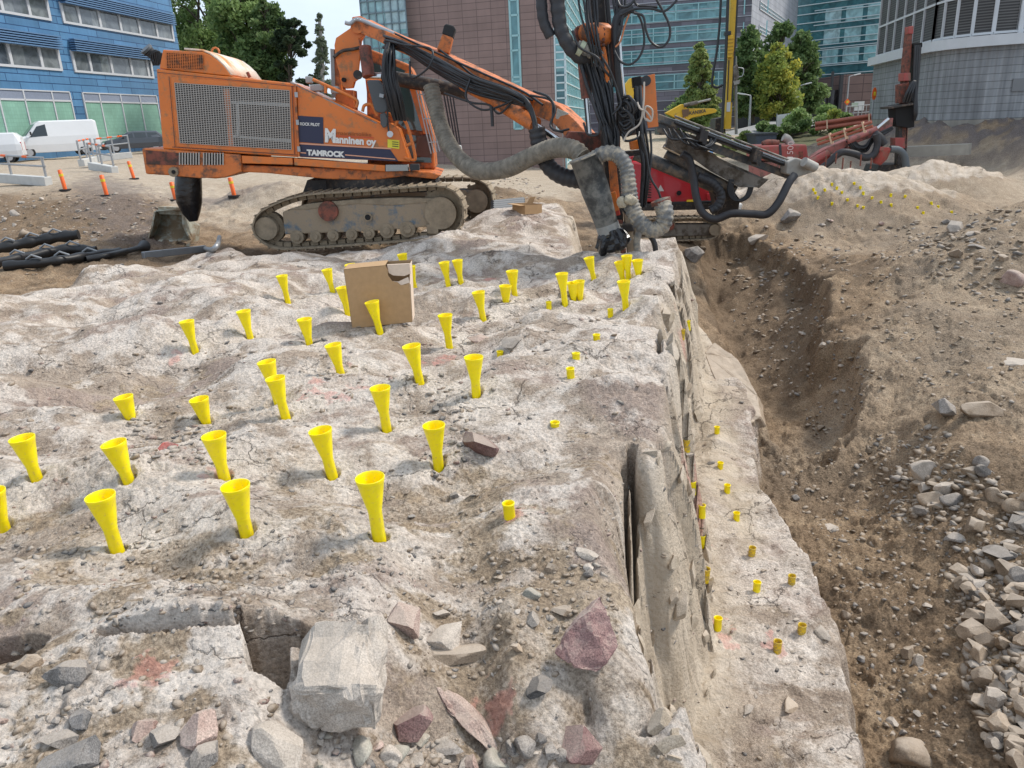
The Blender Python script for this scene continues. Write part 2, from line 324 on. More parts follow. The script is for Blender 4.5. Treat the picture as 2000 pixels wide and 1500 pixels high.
    cl = np.clip(cl, 0, 1)
    b = cl*cliffzone+sstep(-.25, .15, lv)*(1-cliffzone)
    z = z*(1-b)+top*b
    for pit in PIT:
        dp = sdpoly(X, Y, pit)+fbm(X*9, Y*9, 3, 5)*.012
        z = z-.42*sstep(-.008, .02, dp)*sstep(0, .1, b)
    for ck in CRK:
        dc = seg(X, Y, ck)+fbm(X*8, Y*8, 2, 3)*.02
        z = z-.5*(1-sstep(.010, .034, dc))*sstep(.5, .8, b)
    mm = np.zeros(X.shape)
    for (mx, my, rx, ry, an, h, pw) in MOUNDS:
        c, s_ = math.cos(an), math.sin(an); u = ((X-mx)*c+(Y-my)*s_)/rx; v = (-(X-mx)*s_+(Y-my)*c)/ry
        q = np.exp(-(np.abs(u*u+v*v))**(pw/2.)*.9); z = z+h*q
        if h > .7 and pw == 3: mm = np.maximum(mm, sstep(.35, .6, q+fbm(X*1.5, Y*1.5, 3, 55)*.08))
    z = z+mm*(f1*.13+f2*.04+fbm(X*.9, Y*.9, 3, 66)*.12)
    # spoil bank against the concrete building on the right
    bank = sstep(0, 6.5, (X-16.6)*.80+(Y-26)*.35-1.3*fbm(X*.3, Y*.3, 2, 1))*sstep(20, 25, Y)*(1-sstep(38, 44, Y))
    z = z+bank*1.9+bank*fbm(X*1.4, Y*1.4, 4, 20)*.22
    dirtm = 1-np.maximum(np.maximum(a, b), mm)
    return z, dict(up=b, lo=a*(1-b), mm=mm, dirt=dirtm, du=du, dl=dl, r=r, chips=chips, roll=roll, f2=f2, e2=e2, bank=bank)

def grid(na, rr, amax):
    th = np.linspace(-amax, amax, na); T, RR = np.meshgrid(th, rr); return RR*np.sin(T), RR*np.cos(T)
NA = 1150
rr = np.concatenate([np.geomspace(1.15, 24, 1000), np.geomspace(24.3, 140, 190), np.geomspace(150, 1500, 14)])
AMX = R(56)
GX, GY = grid(NA, rr, AMX)
GZ, GM = land(GX, GY)
RRL = np.log(rr)
def hgt(x, y):
    r = math.hypot(x, y); t = (math.atan2(x, y)+AMX)/(2*AMX)*(NA-1); i = float(np.interp(math.log(max(r, 1.16)), RRL, np.arange(len(rr))))
    t = min(max(t, 0), NA-1.001); i = min(max(i, 0), len(rr)-1.001); a = int(t); b = int(i); u = t-a; v = i-b
    return float((GZ[b, a]*(1-u)+GZ[b, a+1]*u)*(1-v)+(GZ[b+1, a]*(1-u)+GZ[b+1, a+1]*u)*v)
def hit(px, py):
    """where the line of sight through a photo pixel meets the ground"""
    d = ray(px, py); t = 1.2; p0 = EYE
    while t < 400:
        p = EYE+d*t
        if p.z < hgt(p.x, p.y):
            lo_, hi_ = t/1.012-.0, t
            for _ in range(12):
                m_ = (lo_+hi_)/2; q = EYE+d*m_
                if q.z < hgt(q.x, q.y): hi_ = m_
                else: lo_ = m_
            return EYE+d*hi_
        t *= 1.012
    return at(px, py, 60)
# ---------------------------------------------------------------- funnel and tube places, needed for the drill dust round them
FUN = [  # base px, top px (middle of the mouth)
 (740,1045,722,932),(480,1032,459,948),(228,1070,195,968),(70,928,42,855),(250,932,221,865),(438,930,417,850),(648,922,625,840),(856,903,847,830),(252,812,240,775),(402,820,388,779),
 (558,812,537,738),(529,790,520,706),(755,835,742,757),(930,765,925,697),(820,742,803,675),(666,728,650,673),(604,668,594,623),(742,645,726,589),(878,677,869,615),(488,655,475,607),
 (380,680,364,627),(944,622,934,570),(562,587,550,538),(650,568,638,526),(690,565,683,516),(680,612,668,561),(790,545,785,496),(806,562,801,520),(876,556,867,512),(900,548,893,508),
 (1005,573,1000,529),(988,588,987,558),(1103,587,1097,534),(1120,578,1119,552),(1133,576,1130,549),(1160,542,1150,503),(1217,548,1210,511),(1228,545,1224,499),(1247,534,1245,508),(1222,598,1218,549),(6,1026,-18,960)]
TUB = [(994,1010,992,972),(1114,739,1113,715),(1125,699,1124,689),(1165,666,1164,653),(1072,602,1072,589),(1192,618,1191,603),(977,694,976,686),(1084,832,1083,824),
 (1343,632,1343,626),(1333,648,1333,643),(1400,846,1399,831),(1341,868,1340,858),(1407,914,1407,903),(1352,954,1351,940),(1420,961,1419,946),(1371,1001,1371,986),(1438,1015,1438,1001),(1371,1060,1371,1045),
 (1469,1084,1468,1069),(1546,1138,1545,1124),(1379,1128,1379,1110),(1478,1153,1477,1136),(1402,1224,1401,1203),(1566,1234,1565,1220),(1518,1270,1516,1251)]
FUNP = [hit(a, b) for a, b, _, _ in FUN]; TUBP = [hit(a, b) for a, b, _, _ in TUB]
# ---------------------------------------------------------------- ground masks: soil, pale drill dust, pink, darker soil
nz1 = fbm(GX*.9, GY*1.3, 5, 91); nz2 = fbm(GX*3.2, GY*4.2, 5, 92); nz3 = fbm(GX*10, GY*12, 4, 93); _wx = fbm(GX*.6, GY*.6, 3, 191)*.9; stk = ridge(GX*.75+_wx, GY*1.15-_wx, 3, 192, .5)
r_ = GM['r']
dust = sstep(-.02, .9, stk*.55+nz1*.45+nz2*.45+nz3*.3+GM['roll']*1.3)*np.clip(GM['up']+GM['lo']*.85+GM['mm']*.8, 0, 1)
for p in FUNP+TUBP:
    d = np.hypot(GX-p.x, (GY-p.y)*.8); dust = np.maximum(dust, (1-sstep(.05, .34, d+nz2*.16))*.95)
hole = np.zeros(GX.shape)
for p in FUNP:
    d = np.hypot(GX-p.x, GY-p.y); GZ -= .05*(1-sstep(.035, .06, d)); 
soilm = GM['dirt'].copy()
# soil and rubble lying over the near end of the bench and in its hollows
brown = [onz(a, b, -.1) for a, b in [(980, 1090), (1060, 1050), (1130, 1060), (1200, 1100), (1235, 1180), (1250, 1290), (1180, 1340), (1000, 1320), (820, 1330), (760, 1260), (850, 1200)]]
db = sdpoly(GX, GY, brown); soilm = np.maximum(soilm, sstep(-.35, .25, db+nz2*.3+nz1*.2)*.7)
cover = sstep(.0, .5, -GM['roll']*2.2+nz2*.6+nz1*.3+.32*(1-sstep(3.0, 5.5, r_)))*(.6+.2*(1-sstep(3.0, 5.5, r_)))*(GM['up']+GM['lo']*.8)
soilm = np.maximum(soilm, cover); rocky = np.clip(GM['up']+GM['lo']+GM['mm'], 0, 1)
dust = dust*(1-sstep(.5, .9, soilm)*.9)
edgep = [onz(a, b, -.8) for a, b in [(1330, 600), (1400, 640), (1490, 800), (1490, 880), (1440, 850), (1380, 800), (1340, 740)]]
cream = sstep(-.2, .25, sdpoly(GX, GY, edgep)+nz2*.15)*(1-GM['dirt'])
cream = np.maximum(cream, sstep(-.75, -.35, GM['du'])*(1-sstep(-.12, .1, GM['du']))*sstep(.2, .8, GX)*sstep(2.6, 3.4, np.hypot(GX, GY))*1.0*(1-GM['dirt'])); cream = np.maximum(cream, GM['mm']*.55)
pink = .6*np.clip(sstep(.12, .5, fbm(GX*1.1+4, GY*1.1, 4, 95))*(GM['up']+GM['lo']), 0, 1)
RED = [hit(a, b) for a, b in [(870, 700), (850, 705), (620, 745), (610, 765), (1010, 1000), (1368, 992), (1330, 640), (300, 1310), (955, 545), (700, 760), (1420, 1250), (1395, 1215), (340, 700), (660, 780), (430, 940), (1510, 1262), (670, 716), (1345, 940), (968, 1392), (640, 770)]]
redm = np.zeros(GX.shape)
for p in RED:
    d = np.hypot(GX-p.x, GY-p.y); redm = np.maximum(redm, (1-sstep(.03, .13, d+nz3*.09)))
road = np.zeros(GX.shape)
rl = [onz(a, b, z) for a, b, z in [(-200, 350, .8), (120, 340, .8), (260, 350, .7), (420, 385, .3), (560, 420, -.1)]]
road = (1-sstep(1.2, 3.2, seg(GX, GY, rl)+nz1*.8))
p2 = [onz(a, b, z) for a, b, z in [(960, 400, -.4), (1010, 385, -.5), (1130, 400, -.6), (1100, 350, -1.1), (980, 345, -1.1)]]
road = np.maximum(road, sstep(-.8, .8, sdpoly(GX, GY, p2)))
road = np.maximum(road, sstep(22, 34, r_))*GM['dirt']*(1-GM['bank'])
road = np.maximum(road*(1-rocky), rocky*.45)
dark_soil = sstep(.0, .5, fbm(GX*.7, GY*.7, 4, 97)+.1)*GM['dirt']*(1-road)
pit2 = sdpoly(GX, GY, [onz(a, b, z) for a, b, z in [(1355, 500, -1.5), (1450, 480, -1.2), (1620, 570, -1.6), (1600, 680, -2), (1480, 760, -2.2), (1400, 640, -2.1)]])
dark_soil = np.maximum(dark_soil, sstep(-.2, .4, pit2)*.85)  # pit area takes the darker soil tone
slate = np.clip(GM['bank']*1.2, 0, 1)*sstep(-.3, .2, nz1+.1)
bk = sdpoly(GX, GY, [onz(a, b, z) for a, b, z in [(-60, 375, .6), (120, 382, .6), (330, 400, .3), (340, 470, -.1), (100, 485, 0), (-60, 495, 0)]]); dark_soil = np.maximum(dark_soil, sstep(-.5, .6, bk+nz2*.5)*.8); road *= 1-sstep(-.3, .4, bk)
sl2 = [onz(a, b, 0) for a, b in [(140, 400), (200, 380), (300, 400), (330, 470), (230, 480), (150, 450)]]
road = np.maximum(road, .35*GM['dirt']*sstep(.6, 1.6, -pit2)*sstep(1.5, 3, GX)*(1-GM['bank'])*sstep(8, 11, r_))
slate = np.maximum(slate, .6*sstep(-.4, .6, sdpoly(GX, GY, sl2)+nz2*.6)); 
soilm = np.where(cream > .4, soilm*.3, soilm)
p3_ = onz(450, 440, -.4); slate = np.maximum(slate, .6-.6*sstep(.5, 1.6, np.hypot((GX-p3_.x)*.6, GY-p3_.y)+nz2*.3))

def colsock(t, name):
    a = t.nodes.new('ShaderNodeAttribute'); a.attribute_name = name; return a
def ground_mat():
    m = bpy.data.materials.new('bedrock_and_soil'); m.use_nodes = True; t = m.node_tree; N = t.nodes; l = t.links.new; b = N['Principled BSDF']
    b.inputs['Roughness'].default_value = .93; b.inputs['Specular IOR Level'].default_value = .25
    A = colsock(t, 'mask_a'); B = colsock(t, 'mask_b'); tc = N.new('ShaderNodeTexCoord')
    sa = N.new('ShaderNodeSeparateColor'); l(A.outputs['Color'], sa.inputs[0]); sb = N.new('ShaderNodeSeparateColor'); l(B.outputs['Color'], sb.inputs[0])
    def noise(sc, de=6, ro=.6, mp=None):
        n = N.new('ShaderNodeTexNoise'); n.inputs['Scale'].default_value = sc; n.inputs['Detail'].default_value = de; n.inputs['Roughness'].default_value = ro; l(tc.outputs['Object'], n.inputs['Vector']); return n.outputs['Fac']
    def ramp(f, st):
        r = N.new('ShaderNodeValToRGB'); e = r.color_ramp.elements
        e[0].position, e[0].color = st[0][0], (*st[0][1], 1); e[1].position, e[1].color = st[-1][0], (*st[-1][1], 1)
        for p, c in st[1:-1]:
            q = e.new(p); q.color = (*c, 1)
        l(f, r.inputs[0]); return r.outputs[0]
    def mix(f, c1, c2, bt='MIX'):
        x = N.new('ShaderNodeMixRGB'); x.blend_type = bt
        for s_, v in ((x.inputs[0], f), (x.inputs[1], c1), (x.inputs[2], c2)):
            if isinstance(v, (int, float)): s_.default_value = v
            elif isinstance(v, tuple): s_.default_value = (*v, 1)
            else: l(v, s_)
        return x.outputs[0]
    def math_(op, a, b_=None, cl=False):
        x = N.new('ShaderNodeMath'); x.operation = op; x.use_clamp = cl
        for s_, v in ((x.inputs[0], a), (x.inputs[1], b_)):
            if v is None: continue
            if isinstance(v, (int, float)): s_.default_value = v
            else: l(v, s_)
        return x.outputs[0]
    n1 = noise(3.5, 9, .65); n2 = noise(23, 8, .7); n3 = noise(110, 4, .7); n4 = noise(48, 6, .75)
    rock = ramp(n1, [(.3, (.25, .192, .148)), (.45, (.36, .288, .228)), (.6, (.47, .385, .31)), (.75, (.37, .295, .235))])
    rock = mix(sa.outputs['Blue'], rock, ramp(n2, [(.3, (.27, .20, .17)), (.7, (.44, .345, .30))]))
    spk = ramp(n3, [(.33, (.45, .45, .46)), (.5, (1, 1, 1)), (.68, (1.35, 1.3, 1.25))]); rock = mix(.6, rock, spk, 'MULTIPLY'); rock = mix(.45, rock, ramp(n4, [(.38, (.35, .33, .3)), (.5, (1, 1, 1)), (.6, (1.4, 1.4, 1.38))]), 'MULTIPLY')
    grit = ramp(n4, [(.36, (.36, .33, .30)), (.48, (.97, .96, .95)), (.60, (1.55, 1.53, 1.5))])
    soil = ramp(n1, [(.3, (.165, .112, .070)), (.5, (.265, .188, .120)), (.7, (.36, .268, .178))])
    soil = mix(math_('MULTIPLY', sb.outputs['Green'], .75), soil, ramp(n2, [(.3, (.105, .072, .046)), (.7, (.20, .145, .098))]))
    soil = mix(math_('MULTIPLY', sb.outputs['Red'], .9), soil, ramp(n1, [(.3, (.36, .29, .215)), (.7, (.50, .43, .345))]))
    soil = mix(sb.outputs['Blue'], soil, ramp(n2, [(.3, (.10, .08, .074)), (.7, (.22, .185, .17))]))
    soil = mix(.7, soil, grit, 'MULTIPLY')
    sf = math_('ADD', sa.outputs['Red'], math_('MULTIPLY', math_('SUBTRACT', n2, .5), 1.1)); sf = ramp(sf, [(.38, (0, 0, 0)), (.62, (1, 1, 1))])
    col = mix(sf, rock, soil)
    ddd = ramp(n1, [(.3, (.55, .48, .42)), (.7, (.74, .67, .60))]); ddd = mix(.42, ddd, grit, 'MULTIPLY')
    df = math_('ADD', sa.outputs['Green'], math_('MULTIPLY', math_('SUBTRACT', n4, .5), .9)); df = math_('ADD', df, math_('MULTIPLY', math_('SUBTRACT', n1, .5), .7))
    df = ramp(df, [(.25, (0, 0, 0)), (1.0, (.85, .85, .85))]); col = mix(df, col, ddd)
    # pale sawn-looking slabs and red spray marks
    al = N.new('ShaderNodeAttribute'); al.attribute_name = 'mask_c'; sc_ = N.new('ShaderNodeSeparateColor'); l(al.outputs['Color'], sc_.inputs[0])
    col = mix(math_('MULTIPLY', sc_.outputs['Red'], .85), col, ramp(n1, [(.3, (.46, .37, .27)), (.7, (.64, .54, .42))]))
    rf = math_('ADD', sc_.outputs['Green'], math_('MULTIPLY', math_('SUBTRACT', n4, .5), 1.5)); rf = ramp(rf, [(.5, (0, 0, 0)), (1.0, (.38, .38, .38))])
    col = mix(rf, col, (.66, .22, .19))
    # joints and fractures in the bedrock
    dn = N.new('ShaderNodeTexNoise'); dn.inputs['Scale'].default_value = 2.2; dn.inputs['Detail'].default_value = 7; dn.inputs['Roughness'].default_value = .6; l(tc.outputs['Object'], dn.inputs['Vector'])
    vm = N.new('ShaderNodeVectorMath'); vm.operation = 'MULTIPLY_ADD'; l(dn.outputs['Color'], vm.inputs[0]); vm.inputs[1].default_value = (.55, .55, .55); l(tc.outputs['Object'], vm.inputs[2])
    ms_ = N.new('ShaderNodeMapping'); ms_.inputs['Scale'].default_value = (1, 1.9, 1.3); ms_.inputs['Rotation'].default_value = (0, 0, .35); l(vm.outputs[0], ms_.inputs[0])
    ve = N.new('ShaderNodeTexVoronoi'); ve.feature = 'DISTANCE_TO_EDGE'; ve.inputs['Scale'].default_value = 1.5; l(ms_.outputs[0], ve.inputs['Vector'])
    ckm = ramp(noise(.9, 4), [(.47, (0, 0, 0)), (.56, (1, 1, 1))]); ckl = ramp(ve.outputs['Distance'], [(.0, (1, 1, 1)), (.018, (0, 0, 0))]); inv = math_('SUBTRACT', 1.0, sf)
    crack = math_('MULTIPLY', math_('MULTIPLY', ckl, ckm), inv); col = mix(math_('MULTIPLY', crack, .75), col, (.07, .055, .045)); l(col, b.inputs['Base Color'])
    v = N.new('ShaderNodeTexVoronoi'); v.inputs['Scale'].default_value = 34; l(tc.outputs['Object'], v.inputs['Vector'])
    hs = math_('ADD', math_('MULTIPLY', n4, 1.1), math_('MULTIPLY', n3, .45)); hs = math_('ADD', hs, math_('MULTIPLY', v.outputs['Distance'], -.55)); hs = math_('ADD', hs, math_('MULTIPLY', n2, 1.2)); hs = math_('SUBTRACT', hs, math_('MULTIPLY', crack, 1.2))
    bp = N.new('ShaderNodeBump'); bp.inputs['Strength'].default_value = .75; bp.inputs['Distance'].default_value = .03; l(hs, bp.inputs['Height']); l(bp.outputs[0], b.inputs['Normal'])
    return m
GMAT = ground_mat()
def sheet(name, sel):
    ny, nx = GX.shape; idx = np.arange(ny*nx).reshape(ny, nx)
    q = np.stack([idx[:-1, :-1], idx[:-1, 1:], idx[1:, 1:], idx[1:, :-1]], -1)[sel].reshape(-1, 4)
    used, inv = np.unique(q, return_inverse=True); q = inv.reshape(-1, 4)
    V = np.stack([GX.ravel()[used], GY.ravel()[used], GZ.ravel()[used]], -1).astype(np.float32)
    me = bpy.data.meshes.new(name); me.vertices.add(len(V)); me.vertices.foreach_set('co', V.ravel())
    me.loops.add(q.size); me.loops.foreach_set('vertex_index', q[:, ::-1].ravel().astype(np.int32))
    me.polygons.add(len(q)); me.polygons.foreach_set('loop_start', (np.arange(len(q))*4).astype(np.int32)); me.polygons.foreach_set('loop_total', np.full(len(q), 4, np.int32))
    me.update(calc_edges=True); me.polygons.foreach_set('use_smooth', np.ones(len(q), bool))
    for nm, (a, b_, c) in (('mask_a', (soilm, dust, pink)), ('mask_b', (road, dark_soil, slate)), ('mask_c', (cream, redm, redm*0))):
        at_ = me.color_attributes.new(nm, 'FLOAT_COLOR', 'POINT')
        cc = np.stack([x.ravel()[used] for x in (a, b_, c)]+[np.ones(len(used))], -1).astype(np.float32); at_.data.foreach_set('color', cc.ravel())
    me.materials.append(GMAT); o = bpy.data.objects.new(name, me); C.objects.link(o); tag(o, kind='structure'); return o
rk = (np.maximum(GM['up'], GM['lo'])[:-1, :-1] > .5)
mk = (GM['mm'][:-1, :-1] > .5)
sheet('bedrock', rk | mk); sheet('ground', ~(rk | mk))
# ---------------------------------------------------------------- stones: materials and shapes
def stone_mat(name, a, b, spk=.5, dust=.35):
    m = bpy.data.materials.new(name); m.use_nodes = True; t = m.node_tree; N = t.nodes; l = t.links.new; p = N['Principled BSDF']; p.inputs['Roughness'].default_value = .9; p.inputs['Specular IOR Level'].default_value = .25
    tc = N.new('ShaderNodeTexCoord'); oi = N.new('ShaderNodeObjectInfo'); ge = N.new('ShaderNodeNewGeometry')
    def noise(sc, de, ro=.6):
        n = N.new('ShaderNodeTexNoise'); n.inputs['Scale'].default_value = sc; n.inputs['Detail'].default_value = de; n.inputs['Roughness'].default_value = ro; l(ge.outputs['Position'], n.inputs['Vector']); return n.outputs['Fac']
    n1 = noise(9, 7); n2 = noise(150, 3, .7); n3 = noise(4, 8, .7)
    r = N.new('ShaderNodeValToRGB'); r.color_ramp.elements[0].position = .35; r.color_ramp.elements[0].color = (*a, 1); r.color_ramp.elements[1].position = .65; r.color_ramp.elements[1].color = (*b, 1); l(n1, r.inputs[0])
    s = N.new('ShaderNodeMapRange'); s.inputs[1].default_value = .35; s.inputs[2].default_value = .65; s.inputs[3].default_value = 1-spk; s.inputs[4].default_value = 1+spk*.7; l(n2, s.inputs[0])
    x = N.new('ShaderNodeMixRGB'); x.blend_type = 'MULTIPLY'; x.inputs[0].default_value = 1; l(r.outputs[0], x.inputs[1]); l(s.outputs[0], x.inputs[2])
    v = N.new('ShaderNodeMapRange'); v.inputs[3].default_value = .72; v.inputs[4].default_value = 1.25; l(oi.outputs['Random'], v.inputs[0])
    y = N.new('ShaderNodeMixRGB'); y.blend_type = 'MULTIPLY'; y.inputs[0].default_value = 1; l(x.outputs[0], y.inputs[1]); l(v.outputs[0], y.inputs[2])
    # settled dust on faces that look up
    sx = N.new('ShaderNodeSeparateXYZ'); l(ge.outputs['Normal'], sx.inputs[0]); ad = N.new('ShaderNodeMath'); ad.operation = 'ADD'; l(sx.outputs['Z'], ad.inputs[0]); l(n3, ad.inputs[1])
    dr = N.new('ShaderNodeMapRange'); dr.inputs[1].default_value = 1.05; dr.inputs[2].default_value = 1.5; dr.inputs[4].default_value = min(.8, dust*1.5); l(ad.outputs[0], dr.inputs[0])
    z = N.new('ShaderNodeMixRGB'); l(dr.outputs[0], z.inputs[0]); l(y.outputs[0], z.inputs[1]); z.inputs[2].default_value = (.47, .40, .33, 1); l(z.outputs[0], p.inputs['Base Color'])
    bp = N.new('ShaderNodeBump'); bp.inputs['Strength'].default_value = .6; bp.inputs['Distance'].default_value = .012; nb = noise(45, 6, .65); l(nb, bp.inputs['Height']); l(bp.outputs[0], p.inputs['Normal'])
    return m
SM = dict(grey=stone_mat('grey_granite', (.17, .155, .14), (.33, .30, .275)), pale=stone_mat('pale_granite', (.34, .295, .25), (.50, .44, .38), .35), pink=stone_mat('pink_granite', (.30, .20, .17), (.45, .34, .29)),
          tan=stone_mat('tan_stone', (.22, .165, .115), (.37, .29, .215), .3, .4), dark=stone_mat('dark_gneiss', (.10, .10, .10), (.20, .19, .185), .5, .25), maroon=stone_mat('maroon_rock', (.19, .105, .10), (.29, .19, .17), .45, .4), cream=stone_mat('cream_rock', (.34, .275, .20), (.52, .44, .35), .3, .4),
          green=stone_mat('green_grey_stone', (.25, .24, .20), (.37, .345, .29), .3), red=stone_mat('red_painted_stone', (.5, .10, .08), (.36, .2, .18), .3, .2))
def gridhgt(x, y):
    r = np.maximum(np.hypot(x, y), 1.16); t = np.clip((np.arctan2(x, y)+AMX)/(2*AMX)*(NA-1), 0, NA-1.001); i = np.clip(np.interp(np.log(r), RRL, np.arange(len(rr))), 0, len(rr)-1.001)
    a = t.astype(int); b = i.astype(int); u = t-a; v = i-b
    return (GZ[b, a]*(1-u)+GZ[b, a+1]*u)*(1-v)+(GZ[b+1, a]*(1-u)+GZ[b+1, a+1]*u)*v
def hit_many(px, py):
    f = np.array(_f); r = np.array(_r); u = np.array(_u); D = f[None]+r[None]*((px-1000)/FPX)[:, None]-u[None]*((py-750)/FPX)[:, None]
    t = np.full(len(px), 1.2); done = np.zeros(len(px), bool)
    for k in range(420):
        P = np.array(EYE)[None]+D*t[:, None]; below = P[:, 2] < gridhgt(P[:, 0], P[:, 1]); done |= below
        if done.all(): break
        t = np.where(done, t, t*1.01)
    return np.array(EYE)[None]+D*t[:, None], t, done
SHAPES = {}
def stone_mesh(kind, k):
    key = (kind, k)
    if key not in SHAPES:
        sq = {'block': (1, .8, .72), 'flat': (1, .72, .3), 'round': (1, .8, .68), 'long': (1, .42, .3)}[kind]
        V, F = lump(1, k*7+len(kind), 4 if kind != 'round' else 3, 15 if kind != 'round' else 5, sq)
        me = bpy.data.meshes.new('stone'); me.from_pydata(V, [], F); me.polygons.foreach_set('use_smooth', [kind == 'round']*len(F)); SHAPES[key] = me
    return SHAPES[key]
def stone(name, px, py, wpx, kind, col, label, group=None, rot=None, k=0, sink=.25, cat='rock', lift=0, sc=None, p=None):
    p = p or hit(px, py); dist = (p-EYE).length; w = wpx*dist/FPX/2*1.08
    base = stone_mesh(kind, k); key = (kind, k, col)
    if key not in SHAPES:
        c = base.copy(); c.materials.clear(); c.materials.append(SM[col]); SHAPES[key] = c
    o = bpy.data.objects.new(name, SHAPES[key]); C.objects.link(o)
    o.scale = (w, w, w) if sc is None else (w*sc[0], w*sc[1], w*sc[2])
    h = w*{'block': .72, 'flat': .3, 'round': .68, 'long': .3}[kind]*(sc[2] if sc else 1)
    o.location = (p.x, p.y, p.z+h*(1-2*sink)*.8+lift); o.rotation_euler = rot or (random.uniform(-.25, .25), random.uniform(-.25, .25), random.uniform(0, 6.28))
    return tag(o, label, cat, group)
